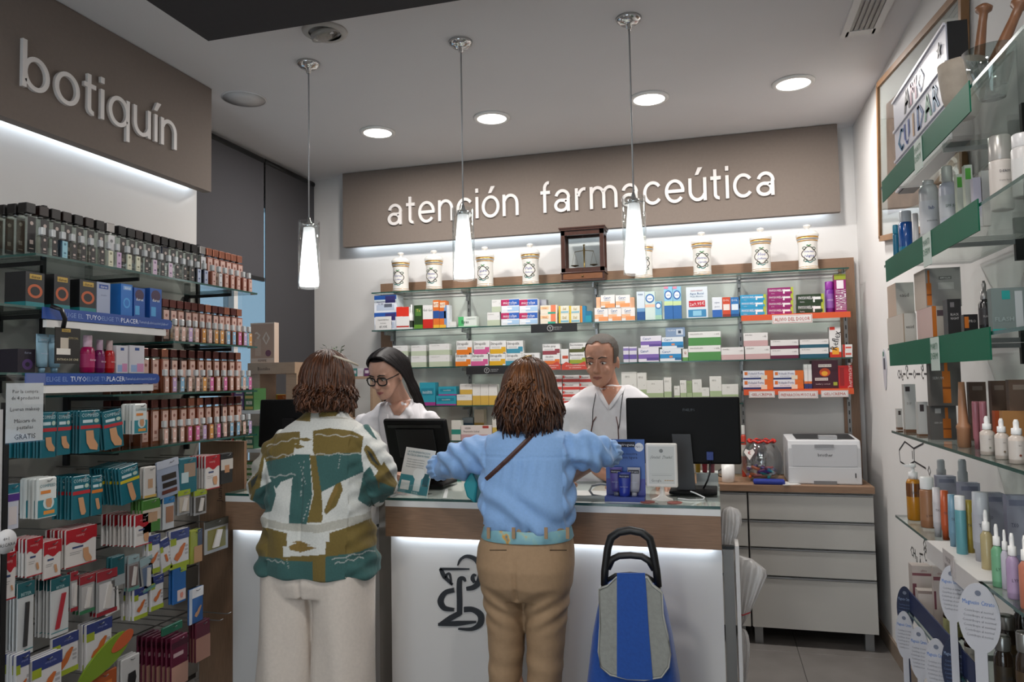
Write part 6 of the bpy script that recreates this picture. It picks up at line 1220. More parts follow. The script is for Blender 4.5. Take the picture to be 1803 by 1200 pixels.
CBK = C('#0f0c0c', .35, spec=.3); CBR = C('#21130f', .35, spec=.3); CRG = C('#9c6450', .25, .7); CRD = C('#5a2f2a', .28, .6); CSI = C('#9a9896', .25, .7); CCL = C('#c2c6c8', .15, spec=.8)
LBK = C('#171314', .5); LPK = C('#c9a79c', .5); LW = C('#d0cfd2', .5)
_cnt = {}
def perfumes(n, y0, y1, z, kinds, rowname, where, mini, xf, seed):
    rnd = random.Random(seed); w_, dp, hb, hn, hc, cw = (.031, .022, .068, .004, .026, .017) if mini else (.043, .043, .144, .009, .034, .038)
    for i in range(n):
        g, c, l, tx, nm = kinds[i % len(kinds)] if not callable(kinds) else kinds(i, rnd)
        key = (mini, id(g), id(c), id(l), tx); y = y0+(y1-y0)*(i+.5)/n+rnd.uniform(-.002, .002)
        lab = '%s %s perfume, %s %s' % ('small' if mini else 'tall', nm, (ORD+['seventeenth', 'eighteenth', 'nineteenth', 'twentieth'])[i], where)
        if key not in _cnt: r = _cnt[key] = bottle_proto('perfume_tester' if mini else 'perfume_bottle', lab, w_, dp, hb, hn, hc, g, c, cw, l, (.06, .94, .72) if mini else (.10, .96, .74), tx); r['label'] = lab; r['group'] = rowname; r.location = (xf, y, z)
        else: dup(_cnt[key], (xf, y, z), HPI, lab, rowname)
def kA(i, rnd): return [(GD, CBK, LBK, '#b9a8a0', 'black labelled'), (GD, CBR, LBK, '#b9a8a0', 'black labelled brown capped')][i in (1, 3, 5)] if i != 7 else (GCL, CSI, LW, '#77777a', 'silver capped')
def kB(i, rnd): return [(GD, CBK, LBK, '#b9a8a0', 'black labelled'), (GD, CBR, LBK, '#b9a8a0', 'brown capped'), (GBL, CBK, LBK, '#b9a8a0', 'blue glass black labelled')][(0, 0, 1, 0, 1, 2, 0, 1, 0, 0)[i]]
def kC(i, rnd): return (GRO, CRG, LPK, '#8a5a50', 'rose gold') if i else (GCL, CSI, LW, '#77777a', 'silver capped')
perfumes(8, 1.985, 2.385, ZL[0], kA, 'tall perfumes on the top shelf', 'in the left block, top shelf', False, -2.275, 1)
perfumes(10, 2.395, 2.87, ZL[0], kB, 'tall perfumes on the top shelf', 'in the middle block, top shelf', False, -2.275, 2)
perfumes(7, 2.88, 3.205, ZL[0], kC, 'tall perfumes on the top shelf', 'in the rose block, top shelf', False, -2.275, 3)
def mA(i, rnd): return ((GCL, CCL, LBK, '#b9a8a0', 'black labelled'), (glassmat('#5aa0c0', .1), CCL, C('#8fc0d0'), '#4a7a90', 'blue labelled'), (GCL, CCL, C('#cfcfb8'), '#77775a', 'cream labelled'), (GCL, CCL, C('#c4a8c8'), '#7a5a80', 'lilac labelled'))[(0, 0, 1, 0, 0, 0, 0, 2, 3)[i]]
def mB(i, rnd): return ((GCL, CCL, LBK, '#b9a8a0', 'black labelled'), (GCL, CCL, C('#cfcfb8'), '#77775a', 'cream labelled'), (GCL, CCL, C('#c9b4c8'), '#7a5a80', 'lilac labelled'), (GBL, CCL, C('#aab4cc'), '#4a5a80', 'blue'))[(1, 1, 0, 2, 0, 2, 0, 0, 0, 3, 3)[i]]
def mC(i, rnd): return ((GRO, CCL, LPK, '#8a5a50', 'rose'), (GCL, CCL, LW, '#8a8a8c', 'white labelled'))[i == 1]
perfumes(9, 1.99, 2.36, ZL[0], mA, 'perfume testers on the top shelf', 'along top shelf edge, left block', True, -2.218, 4)
perfumes(11, 2.37, 2.87, ZL[0], mB, 'perfume testers on the top shelf', 'along top shelf edge, middle block', True, -2.218, 5)
perfumes(7, 2.88, 3.205, ZL[0], mC, 'perfume testers on the top shelf', 'along top shelf edge, rose block', True, -2.218, 6)
PINK = [('#c96a9c', 'pink'), ('#c9a79c', 'blush'), ('#7fa8c4', 'blue'), ('#c98f4a', 'orange'), ('#b49ac0', 'lilac')]
def kR(i, rnd): return [(GRO, CRG, LPK, '#8a5a50', 'rose gold'), (GAM, CRD, LPK, '#8a5a50', 'amber'), (GBR, CRD, LPK, '#8a5a50', 'dark amber')][rnd.choice((0, 1, 1, 2))]
def mR(i, rnd): c, nm = PINK[rnd.choice((0, 0, 1, 1, 1, 2, 3, 4))]; return (GAM if rnd.random() < .4 else GCL, CCL, C(c, .5), '#e0d4d0', nm+' labelled')
for k, nm in ((1, 'second'), (2, 'third'), (3, 'lowest')):
    ya = 2.64 if k == 1 else 2.52
    perfumes(12, ya, 3.20, ZL[k], kR, 'tall perfumes on the %s shelf' % nm, 'on the %s perfume shelf' % nm, False, -2.275, 10+k); perfumes(13, ya+.06 if k > 1 else 2.64, 3.205, ZL[k], mR, 'perfume testers on the %s shelf' % nm, 'along the front of the %s perfume shelf' % nm, True, -2.218, 20+k)
    if k > 1:
        for q in range(3): dup(_cnt[[a for a in _cnt if not a[0] and a[1] == id(GAM)][0]], (-2.325-.05*q, ya+.022, ZL[k]), HPI, 'tall amber perfume bottle, %s behind the first bottle of the %s shelf' % (ORD[q], nm), 'tall perfumes on the %s shelf' % nm)
for q in range(3): dup(_cnt[[a for a in _cnt if not a[0] and a[1] == id(GD)][0]], (-2.325-.05*q, 2.01, ZL[0]), HPI, 'tall black capped perfume bottle, %s behind the first bottle of the top shelf' % ORD[q], 'tall perfumes on the top shelf')
# condom and lubricant shelf --------------------------------------------
def lb(label, x0, x1, yt, zb, body, bands, texts=(), dep=.09, at=-2.225, name='condom_box', **k): return bx(name, label, 'box', x0, x1, yt, zb, body, bands, texts, dep=dep, plane='X', at=at, rz=HPI, group='boxes on the condom shelf', **k)
ORG = [(.10, .90, .26, .66, '#b5552a', 1), (.24, .76, .33, .59, '#15161a', 1), (0, 1, 0, .15, '#1f7a80')]
za = ZA[0]
lb('black condom box with gold logo and orange ring, leftmost', 45, 78, 479, za, '#17181b', [(.2, .85, .80, .94, '#b8963c')]+ORG, [('durex', .52, .87, .09, '#1a1a18', .5)], ym=510)
lb('black condom box with gold logo and orange ring, second from the left', 95, 123, 484, za, '#17181b', [(.2, .85, .80, .94, '#b8963c')]+ORG, [('durex', .52, .87, .09, '#1a1a18', .5)], ym=515)
lb('black condom box with gold logo and orange ring, third from the left', 140, 169, 493, za, '#17181b', [(.2, .85, .80, .94, '#b8963c')]+ORG, [('durex', .52, .87, .09, '#1a1a18', .5)], ym=520)
lb('silver lilac condom box beside the black ones', 170.5, 194, 497, za, '#9aa4bc', [(.15, .85, .8, .93, '#2a4a94')], [('durex', .5, .865, .08, '#e0e4ee', .5), ('invisible', .5, .6, .05, '#5a6480', .6)], ym=520, dep=.05)
lb('bright blue condom box with pale circle', 213, 233, 500, za, '#1f6ab8', [(.2, .9, .82, .94, '#7fa8d8'), (.2, .8, .26, .58, '#4a9ad8', 1), (.3, .7, .31, .53, '#1f6ab8', 1)], [('durex', .55, .88, .08, '#f0f4fa', .5)], ym=525)
lb('blue condom box with dark red hearts, left of two', 236, 255, 507, za, '#1c4f9c', [(.1, .9, .58, .95, '#3a2040', 1), (.1, .5, .1, .4, '#4a9ad0')], [('durex', .5, .62, .10, '#e8eef6', .7)], ym=530, dep=.05)
lb('blue condom box with dark red hearts, right of two', 264, 284.5, 508, za, '#1c4f9c', [(.1, .9, .58, .95, '#3a2040', 1), (.1, .5, .1, .4, '#4a9ad0')], [('durex', .5, .62, .10, '#e8eef6', .7)], ym=530, dep=.05)
def lstrip(label, x0, x1, y0, y1, at, txt):
    a, c = P(x0, y0, X=at), P(x1, y1, X=at); wv = c.y-a.y; h = .040; zc_ = (a.z+c.z)/2
    r = empty('shelf_strip', label, 'shelf strip', (at, (a.y+c.y)/2, zc_-h), HPI); b = MB()
    n = 8; poly = [(-wv/2, 0)]+[(wv/2-h/2+h/2*math.sin(math.pi*k/n), h/2-h/2*math.cos(math.pi*k/n)) for k in range(n+1)]+[(-wv/2, h)]
    b.prism(poly, 0, .003, C('#274a94', .35)); b.build('panel', parent=r, fix=True); b = MB()
    b.text('ELIGE EL', -wv*.30, h*.5, h*.42, C('#7f98c8'), y=-.0008); b.text('TUYO', -wv*.155, h*.5, h*.46, C('#dfe6f2'), y=-.0008); b.text('ELIGE TU', -wv*.02, h*.5, h*.42, C('#7f98c8'), y=-.0008); b.text('PLACER', wv*.125, h*.5, h*.46, C('#dfe6f2'), y=-.0008)
    for k, s_ in enumerate(('¡Tamaño!', '¡Lubricación!', '¡Sabor!')): b.text(s_, wv*(.24+.095*k), h*.5, h*.26, C('#b0c0e0'), y=-.0008)
    b.build('lettering', parent=r); MB().box(-wv/2+.02, wv/2-.03, .004, .02, -.028, -.002, WHITE).build('white_rail', parent=r)
lstrip('blue shelf strip reading ELIGE EL TUYO ELIGE TU PLACER under the condom boxes', 75, 303, 541, 562, -2.185, 1)
lstrip('blue shelf strip reading ELIGE EL TUYO ELIGE TU PLACER under the lubricants', 45, 281, 657, 657, -2.185, 2)
za = ZA[1]
lb('black and violet massage ring box', 31, 62, 614, za, '#1c1624', [(.25, .85, .12, .58, '#4a2f66', 1), (.42, .68, .25, .45, '#1c1624', 1)], [('durex', .55, .85, .10, '#9aa0b4', .4)], ym=635)
for i, (a, c) in enumerate(((63, 84), (85, 106))):
    q0_, q1_ = P(a, 620, X=-2.25), P(c, 620, X=-2.25); r = empty('gel_tube', 'pale blue lubricant tube, %s of two' % ('left', 'right')[i], 'tube', (-2.25, (q0_.y+q1_.y)/2, za), HPI, 'lubricants'); tubec(r, 0, 0, 0, .135, q1_.y-q0_.y, C('#8fb4c8', .3), C('#7aa0b8', .3), '#8fb4c8', 'durex')
def lvial(label, x0, x1, yt, body, cap, at=-2.24, name='lubricant_bottle', lab=None): return vial(name, label, x0, x1, yt, za, [(.85, 0), (1, .03), (1, .55), (.85, .66), (.55, .70), (.05, .70)], body, 'bottle', at=at, cap=(.68, cap, .62), lab=lab, group='lubricants', plane='X')
for r_ in (lvial('magenta lubricant bottle, largest of the three', 142, 166, 590, C('#96104c', .25), C('#c0a0b0', .3), lab=(.15, .5, C('#a0205a'), [('durex', .35, .06, '#e8d0dc')])), lvial('purple lubricant bottle between magenta and red ones', 166.5, 184, 598, C('#6a1450', .25), C('#a890a4', .3), lab=(.15, .5, C('#701a58'), [('durex', .35, .06, '#e8d0dc')])), lvial('red lubricant bottle beside the white cartons', 184.5, 201, 599, C('#a8141c', .25), C('#b8a0a0', .3), lab=(.15, .5, C('#b01c24'), [('durex', .35, .06, '#e8d0d0')]))): r_.rotation_euler = (0, 0, HPI)
for i, (a, c) in enumerate(((205, 225), (228, 254))): lb('white lubricant carton with pink and blue curve, %s of two' % ('left', 'right')[i], a, c, 608, za, '#c9c8d0', [(.1, .6, .05, .3, '#8fa8d0'), (.5, .95, .05, .35, '#c88ab0'), (.35, .65, .82, .92, '#2a4a8a')], ym=630, dep=.05, name='lubricant_box')
b = MB(); q = P(120, 577, X=-2.165); w_ = P(141, 600, X=-2.165).y-P(97, 600, X=-2.165).y; h = P(120, 577, X=-2.165).z-P(120, 640, X=-2.165).z
r = empty('hanging_card', 'black and gold condom card hanging from a loop over the blue strip', 'card', (-2.165, q.y, q.z-h), HPI)
b.box(-w_/2, w_/2, 0, .003, 0, h, C('#14120f', .4)); b.quad(-w_*.25, w_*.1, h*.88, h*.97, -.0004, C('#a88a3c')); b.quad(-w_*.3, w_*.02, h*.25, h*.72, -.0004, C('#b8aea0')); b.quad(-w_*.45, w_*.1, h*.25, h*.42, -.0006, C('#d8d4cc')); b.text('durex', -w_*.08, h*.925, h*.06, BLACK, y=-.0008); b.text('ESPECIAL', w_*.22, h*.72, h*.06, C('#a89a70'), y=-.0008, maxw=w_*.45); b.text('ENTRADA DE CINE', 0, h*.12, h*.06, C('#d0c8a8'), y=-.0008, maxw=w_*.85); b.build('card', parent=r)
b = MB(); b.tube([(-.02, .0, h), (-.025, -.012, h+.03), (-.04, -.012, h+.06), (-.06, .012, h+.072)], .008, C('#1b1a1c', .3), 6); b.build('loop', parent=r)
# hanging packs ----------------------------------------------------------
def foot_pic(b, w, h, cx, cz, s, m, kind):
    if kind == 'foot': p = [(-.3, .5), (.15, .5), (.2, .1), (.45, -.25), (.4, -.5), (-.05, -.42), (-.25, -.1)]
    elif kind == 'finger': p = [(-.25, .5), (.1, .5), (.3, -.35), (.2, -.5), (-.02, -.48), (-.12, -.2)]
    elif kind == 'hand': p = [(-.5, -.3), (-.2, -.5), (.15, -.2), (.35, .15), (.5, .45), (.35, .5), (.05, .3), (-.1, .05), (-.35, -.05)]
    else: p = [(-.35, .45), (.3, .5), (.4, 0), (.25, -.5), (-.2, -.45), (-.4, 0)]
    b.add([(cx+x*s, -.0022, cz+z*s) for x, z in p], [tuple(range(len(p)))], m)
SKP = C('#b98a64', .5)
def d_compeed(b, w, h, band='#a8242c', pic='foot'):
    T_ = C('#17606e', .3); b.cbox(-w/2, w/2, 0, .008, 0, h, T_, .004); b.quad(-w*.48, w*.48, h*.56, h*.64, -.0008, C(band)); b.text('COMPEED', -w*.02, h*.88, h*.085, C('#c8dce0'), y=-.0012, maxw=w*.84); b.quad(-w*.38, w*.1, h*.70, h*.77, -.0008, C('#b9ccd0')); b.disc(w*.28, h*.74, w*.12, -.0008, C('#a8bcae'), 12, h*.05); foot_pic(b, w, h, 0, h*.28, min(w*.8, h*.5), SKP, pic)
def d_compeedw(b, w, h): b.cbox(-w/2, w/2, 0, .016, 0, h, C('#cfd4d2', .35), .005); b.quad(-w*.48, w*.48, h*.02, h*.45, -.0006, C('#2a7f8c')); b.text('COMPEED', 0, h*.80, h*.08, C('#2a6f7c'), y=-.0012, maxw=w*.8); b.quad(-w*.35, w*.15, h*.60, h*.68, -.0008, C('#d0803a')); b.disc(w*.05, h*.36, w*.28, -.0009, C('#c0cfd0'), 14); foot_pic(b, w, h, w*.05, h*.36, w*.4, SKP, 'face'); b.quad(-w*.2, w*.35, h*.08, h*.17, -.0010, C('#d08a3a'))
def d_red(b, w, h, pic='finger'):
    b.cbox(-w/2, w/2, 0, .010, 0, h, C('#c9c5c2', .4), .003); n = 8; b.add([(-w/2+w*k/n, -.0008, h*(.62+.05*math.sin(k*1.1))) for k in range(n+1)]+[(w/2, -.0008, h), (-w/2, -.0008, h)], [tuple(range(n+3))], C('#9c1220', .4)); b.text('sensity', -w*.05, h*.82, h*.07, C('#d8a8a8'), y=-.0014, maxw=w*.5); b.quad(-w*.3, w*.05, h*.48, h*.53, -.0008, C('#2f3f66')); b.quad(-w*.38, w*.0, h*.38, h*.395, -.0008, C('#8f8d8c')); b.quad(-w*.38, -w*.05, h*.33, h*.345, -.0008, C('#8f8d8c')); foot_pic(b, w, h, w*.15, h*.24, min(w, h)*.4, SKP, pic); b.quad(-w/2, w/2, 0, h*.03, -.0010, C('#9c1220'))
def d_lime(b, w, h, pic='hand'):
    b.cbox(-w/2, w/2, 0, .014, 0, h, C('#c4c3c4', .4), .003); b.quad(-w/2, w/2, h*.74, h, -.0008, C('#26346e', .4)); b.quad(-w/2, -w*.2, h*.62, h*.80, -.0011, C('#8f9c22')); b.quad(-w/2, w/2, 0, h*.13, -.0008, C('#93a324')); b.text('ortopedia', w*.1, h*.86, h*.05, C('#8f98c0'), y=-.0014, maxw=w*.5); foot_pic(b, w, h, -w*.02, h*.40, min(w, h)*.62, C('#b5602a', .5), pic)
    for k in range(3): b.quad(w*.26, w*.42, h*(.30+.1*k), h*(.36+.1*k), -.001, C('#9a9a9c'))
def d_file(b, w, h, col, ang=.25): b.cbox(-w/2, w/2, 0, .006, 0, h, C('#b7babb', .25), .003); b.quad(-w/2, w/2, h*.80, h, -.0008, C('#15535a')); b.text('BETER', 0, h*.84, h*.045, C('#a9c4c6'), y=-.0014, maxw=w*.6); c, s_ = math.cos(ang), math.sin(ang); L_ = h*.30; wd = w*.10; b.prism([(a*wd*c+z*L_*s_, h*.42-a*wd*s_*0+z*L_*c) for a, z in ((-1, -1), (1, -1), (1, 1), (-1, 1))], -.006, -.001, C(col, .5)); b.quad(-w*.45, w*.45, h*.06, h*.075, -.0008, C('#2f7a80'))
def d_clear(b, w, h, hdr, inner, low=None): b.cbox(-w/2, w/2, 0, .005, 0, h, C('#8e8f90', .2), .003); b.quad(-w/2, w/2, h*.78, h, -.0008, C(hdr)); b.quad(-w*.38, w*.38, h*.1, h*.72, -.0008, C(inner)); b.prism([(-w*.2, h*.15), (w*.05, h*.15), (w*.2, h*.65), (0, h*.68)], -.008, -.001, C('#c2bdb8', .4)); (b.quad(-w/2, w/2, 0, h*.09, -.0012, C(low)) if low else None)
def d_plain(b, w, h, base, bands=(), txt=None, pic=None):
    b.cbox(-w/2, w/2, 0, .010, 0, h, C(base, .4), .003)
    for k, (u0, u1, v0, v1, c) in enumerate(bands): b.quad(-w/2+u0*w, -w/2+u1*w, v0*h, v1*h, -.0008-.0002*k, C(c, .4))
    if txt: b.text(txt[0], 0, txt[1]*h, txt[2]*h, C(txt[3]), y=-.002, maxw=w*.8)
    if pic: foot_pic(b, w, h, pic[1]*w, pic[2]*h, pic[3]*min(w, h), C(pic[4]), pic[0])
def pack(name, label, x0, x1, yt, yb, n, design, at=-2.17, dx=.016, tilt=0, cat='blister pack', args=(), kw={}, group=None, hook=True):
    ym = (yt+yb)/2; a, c = P(x0, ym, X=at), P(x1, ym, X=at); wv = c.y-a.y; zt_ = P((x0+x1)/2, yt, X=at).z; zb_ = P((x0+x1)/2, yb, X=at).z; h = zt_-zb_; b = MB(); design(b, wv, h, *args, **kw)
    hm = STEEL; ym_ = (a.y+c.y)/2
    o = b.build(name, (at, ym_, zb_), rot=(tilt*.0, tilt, HPI)); tag(o, label, cat, group or name+' packs'); 
    for k in range(1, n):
        d = o.copy(); COL.objects.link(d); d.location = (at-dx*k, ym_+.0015*((k*7) % 5-2), zb_+.002*((k*3) % 3)); d['label'] = ('%s behind the %s' % (ORD[k-1], label.replace(',', '')))[:200]; d['label'] = ' '.join(d['label'].split()[:16]); d['group'] = group or name+' packs'
    if hook:
        q = MB(); q.tube([(XP+.026-at, 0, h-.014), (.01, 0, h-.012), (.02, 0, h-.004)], .002, hm, 5); q.build('hook', (at, ym_, zb_), parent=sw)
CP_ = 'foot_plaster_pack'
pack(CP_, 'teal plaster pack beside the notice card, first in the upper row', 72, 100, 724, 805, 9, d_compeed); pack(CP_, 'teal plaster pack with foot picture, second in the upper row', 101, 125, 724, 800, 3, d_compeed)
pack(CP_, 'teal plaster pack with heel picture, third in the upper row', 141, 177, 721, 796, 4, d_compeed); pack(CP_, 'tilted teal plaster pack, fourth in the upper row', 186, 220, 720, 788, 3, d_compeed, tilt=-.12)
pack(CP_, 'white topped plaster pack at the end of the upper row', 236, 260, 710, 763, 4, d_compeedw)
pack(CP_, 'white and purple plaster pack at the far left edge', 10, 34, 852, 931, 2, d_plain, args=('#b9bcc8', [(0, 1, .8, 1, '#1f6f80'), (0, 1, .62, .78, '#4a2a7a'), (.2, .8, .1, .5, '#c8c0c0')])); pack(CP_, 'white topped plaster pack with orange tag, lower row', 66, 101, 840, 910, 5, d_compeedw)
pack(CP_, 'teal plaster pack with finger picture, lower row', 127, 159, 836, 912, 6, d_compeed, kw=dict(pic='finger')); pack(CP_, 'teal plaster pack with orange band, lower row', 161, 181, 836, 906, 3, d_compeed, kw=dict(band='#c0702a', pic='finger'))
pack(CP_, 'tilted teal plaster pack with yellow band', 215, 250, 817, 883, 9, d_compeed, kw=dict(band='#b9a91f', pic='finger'), tilt=-.14)
pack('corn_pad_pack', 'white pack with small brown drawings', 254, 275, 821, 875, 2, d_plain, args=('#bdbab6', [(.3, .7, .3, .6, '#a8886c'), (0, 1, .0, .08, '#b89a50')])); pack('hair_clip_pack', 'tilted grey blue pack of dark hair clips', 280, 318, 808, 873, 1, d_plain, args=('#8892a4', [(0, 1, .8, 1, '#a7adba'), (.18, .85, .46, .62, '#2c2620'), (.2, .85, .26, .40, '#241d1a'), (.15, .85, .10, .2, '#5a2f26')]), tilt=-.1)
pack('callus_pack', 'teal pack with a photograph of feet', 316, 347, 806, 867, 3, d_plain, args=('#1d5f6c', [(.25, .9, .45, .85, '#8f7a68'), (.1, .5, .3, .6, '#a8bcc0')])); pack('red_strip_pack', 'red and white pack in the far upper row', 362, 387, 801, 860, 6, d_red, kw=dict(pic='x')) ; pack('band_pack', 'black and white pack at the far end of the lower plaster row', 389, 410, 797, 850, 2, d_plain, args=('#1b1b1c', [(0, 1, .45, .8, '#b5b0aa'), (.3, .7, .35, .6, '#a87a58')]))
pack('insole_pack', 'green and white foot pack', 251, 283, 878, 936, 4, d_plain, args=('#3f6f2c', [(0, 1, .35, .7, '#b8aca0'), (.3, .8, .3, .6, '#a8886c')])); pack('insole_pack', 'blue and white heel pack', 288, 307, 874, 930, 2, d_plain, args=('#b0b4b8', [(0, 1, .8, 1, '#2a6a9c'), (.2, .9, .2, .7, '#8f6a54')])); pack('insole_pack', 'lime topped clear pack with a beige pad', 313, 335, 862, 905, 3, d_clear, args=('#8a9a28', '#a89f90')); pack('insole_pack', 'lime topped clear pack with a dark pad', 342, 364, 862, 905, 3, d_clear, args=('#8a9a28', '#4a4640'))
RD = 'plaster_strip_pack'
pack(RD, 'red and white plaster pack at the far left, largest', 6, 28, 972, 1055, 2, d_red, at=-2.12); pack(RD, 'red and white plaster pack with finger, second from the left', 47, 75, 946, 1013, 5, d_red); pack(RD, 'red and white plaster pack with finger, third from the left', 77, 108, 951, 1017, 4, d_red); pack(RD, 'wide red and white plaster pack with a heel picture', 116, 170, 928, 994, 6, d_red, kw=dict(pic='foot')); pack(RD, 'red and white bandage pack in front of seven more', 238, 267, 904, 959, 9, d_red, kw=dict(pic='x'), dx=.019)
LM = 'support_pack'
pack(LM, 'slim blue and lime support pack beside the tilted one', 261, 282, 941, 1009, 2, d_lime); pack(LM, 'tilted white and orange finger support pack', 287, 304, 946, 1003, 1, d_lime, tilt=-.18, kw=dict(pic='finger')); pack(LM, 'blue and lime support pack with orange hand, upper', 300, 333, 932, 998, 2, d_lime); pack(LM, 'lime support pack with a tan arm', 335, 356, 932, 990, 2, d_plain, args=('#838c22', [(.3, 1, .0, .5, '#a07a54'), (.6, 1, .5, 1, '#23304a')])); pack('clear_support_pack', 'transparent pack with olive insert at the display end', 360, 402, 914, 970, 1, d_clear, args=('#3a3a34', '#6a6420')) 
pack('nail_file_pack', 'teal topped pack with a dark nail file', 30, 60, 1024, 1152, 4, d_file, args=('#2c2b2c', .05)); pack('nail_file_pack', 'teal topped pack with a red nail file', 89, 122, 1016, 1117, 5, d_file, args=('#9c1f2c', .22))
pack('brush_pack', 'narrow red topped clear pack, left', 124, 137, 1006, 1075, 2, d_clear, args=('#8c1f2a', '#b5b3b2', '#8c1f2a')); pack('brush_pack', 'red topped clear pack, middle', 140, 167, 1012, 1078, 3, d_clear, args=('#8c1f2a', '#a5a3a2', '#2f6f4a')); pack('brush_pack', 'wide red topped clear pack, right', 170, 206, 1003, 1080, 3, d_clear, args=('#8c1f2a', '#c0bebe', '#8c1f2a')); pack('sponge_pack', 'tilted plain white sponge pack', 188, 212, 1032, 1078, 2, d_plain, args=('#c4c3c2',), tilt=-.1); pack('tweezer_card', 'teal tweezer card behind the brushes', 196, 220, 978, 1030, 2, d_plain, args=('#155058', [(0, 1, .0, .35, '#8e9496')]))
pack('tweezer_pack', 'clear tweezer pack with blue backing, left', 225, 245, 977, 1038, 2, d_clear, args=('#8aa0a4', '#6a5a58', '#5a8a80')); pack('tweezer_pack', 'tilted clear tweezer pack with blue backing, right', 252, 274, 978, 1038, 2, d_clear, args=('#8aa0a4', '#5a6a84', '#5a8a80'), tilt=-.15)
pack(LM, 'lime footed support pack with orange hand below the tweezers', 236, 260, 1034, 1088, 4, d_lime); pack(LM, 'lime footed support pack with orange wrist', 266, 288, 1012, 1072, 2, d_lime); pack('patch_pack', 'bright blue pack with pink circle', 305, 328, 998, 1060, 2, d_plain, args=('#1f5a98', [(.3, .95, .05, .36, '#c4b4b0'), (.55, 1, .85, 1, '#8fa82a')], None, ('x', .12, .2, .3, '#c07a6c'))); pack('glove_pack', 'blue and white glove pack with a hand', 333, 358, 1034, 1095, 1, d_plain, args=('#2a568c', [(0, 1, .72, 1, '#c4c4c6'), (0, .2, 0, 1, '#a8b0ba')], None, ('hand', .1, .3, .5, '#b58a68')))
pack(LM, 'blue and lime support pack at the bottom left corner', 28, 52, 1150, 1240, 5, d_lime, at=-2.14); pack(LM, 'blue and lime support pack at the bottom edge', 56, 109, 1153, 1240, 3, d_lime, at=-2.14); pack(LM, 'blue and lime support pack with elbow picture', 92, 138, 1117, 1187, 1, d_lime); pack(LM, 'blue and lime support pack with large orange hand', 152, 197, 1092, 1171, 3, d_lime)
b = MB(); n = 24; sole = []
for k in range(n):
    t = 2*math.pi*k/n; L_ = .125; wd = .043*(1+.22*math.cos(t)); sole.append((L_*math.cos(t), wd*math.sin(t)))
b.prism(sole, 0, .008, C('#6f8a1f', .6)); q = P(186, 1158, X=-2.16); o = b.build('insole', (-2.16, q.y, q.z), rot=(0, -.42, HPI)); tag(o, 'lime green shoe insole hanging across the lower packs', 'insole'); sole2 = [(x*.45+.085, z*.55) for x, z in sole]; b2 = MB(); b2.prism(sole2, -.002, -.0005, C('#b5522a', .6)); b2.build('heel_patch', parent=o)
pack('insole_pack', 'white pack with a black oval at the bottom edge', 214, 246, 1155, 1235, 3, d_plain, args=('#b7b6b5', (), None, ('x', .05, .5, .6, '#161518'))); pack('snack_bag', 'orange bag at the bottom edge', 158, 206, 1184, 1240, 1, d_plain, args=('#9c4a1c', [(.2, .8, .3, .7, '#c06a2a')]))
pack('stocking_pack', 'maroon stocking pack with a blush panel', 302, 331, 1118, 1205, 8, d_plain, args=('#5a1730', [(0, 1, 0, .42, '#b58c7c'), (0, 1, .78, .9, '#3a0f20'), (.1, .7, .6, .68, '#b49a9c')]), dx=.024); pack('stocking_pack', 'maroon and blush stocking pack by the end panel', 345, 370, 1092, 1160, 3, d_plain, args=('#5a1f30', [(0, 1, 0, .6, '#a87c6c')])); pack('comb_card', 'dark card with a green comb above the stockings', 286, 322, 1098, 1112, 1, d_plain, args=('#1d5a44',))
for px, py in ((400, 1080), (386, 1092)):
    q = P(px, py, X=-2.12); b = MB(); b.tube([(XP+.026-(-2.12), 0, 0), (0, 0, 0), (.02, 0, .008)], .0025, STEEL, 6); b.build('hook', (-2.12, min(q.y, 3.19), q.z), parent=sw)
# slim stand with the notice at the very left ------------------------------
p = P(6, 900, X=-2.06)
r = empty('notice_stand', 'slim black post of a counter stand at the left edge', 'stand', (-2.06, p.y, 0)); MB().box(-.008, .008, -.008, .008, 0, 1.46, BLACK).build('post', parent=r); MB().box(-.10, .10, -.06, .06, 0, .012, BLACK).build('foot', parent=r); MB().box(-.004, .004, -.16, -.01, .1, 1.44, C('#b9b9ba', .4)).build('side_panel', parent=r)
a = P(11, 725, X=-2.05); c = P(76, 725, X=-2.05); zt_ = P(44, 674, X=-2.05).z; zb_ = P(44, 777, X=-2.05).z; w_ = c.y-a.y; h = zt_-zb_
r = empty('notice_card', 'white notice sheet offering a free mascara in an acrylic sleeve', 'notice', (-2.05, (a.y+c.y)/2, zb_), HPI)
b = MB(); b.box(-w_/2, w_/2, 0, .002, 0, h, C('#cfd0d4', .5))
for s_, v, hh, cc in (('Por la compra', .86, .062, '#3a3a40'), ('de 4 productos', .75, .062, '#3a3a40'), ('Lovren makeup', .56, .066, '#3a3a40'), ('Máscara de', .36, .066, '#3a3a40'), ('pestañas', .25, .066, '#3a3a40'), ('GRATIS', .09, .09, '#2a2a30')): b.text(s_, 0, v*h, hh*h, C(cc), y=-.0008, maxw=w_*.88)
b.build('sheet', parent=r); MB().box(-w_/2-.004, w_/2+.004, -.004, -.0025, -.004, h+.03, CLEAR).build('acrylic_sleeve', parent=r)
p = P(10, 953, X=-2.05); b = MB(); b.T = Matrix.Rotation(HPI, 4, 'X'); b.lathe([(.036, -.001), (.036, .001)], C('#cfd0d2', .5), seg=28); b.T = None; b.text('4+1', 0, .008, .010, C('#444448'), y=-.002); b.text('MÁSCARA', 0, -.010, .010, C('#444448'), y=-.002); tag(b.build('round_tag', (-2.05, p.y, p.z), HPI), 'round white tag about a free mascara at the left edge', 'tag')
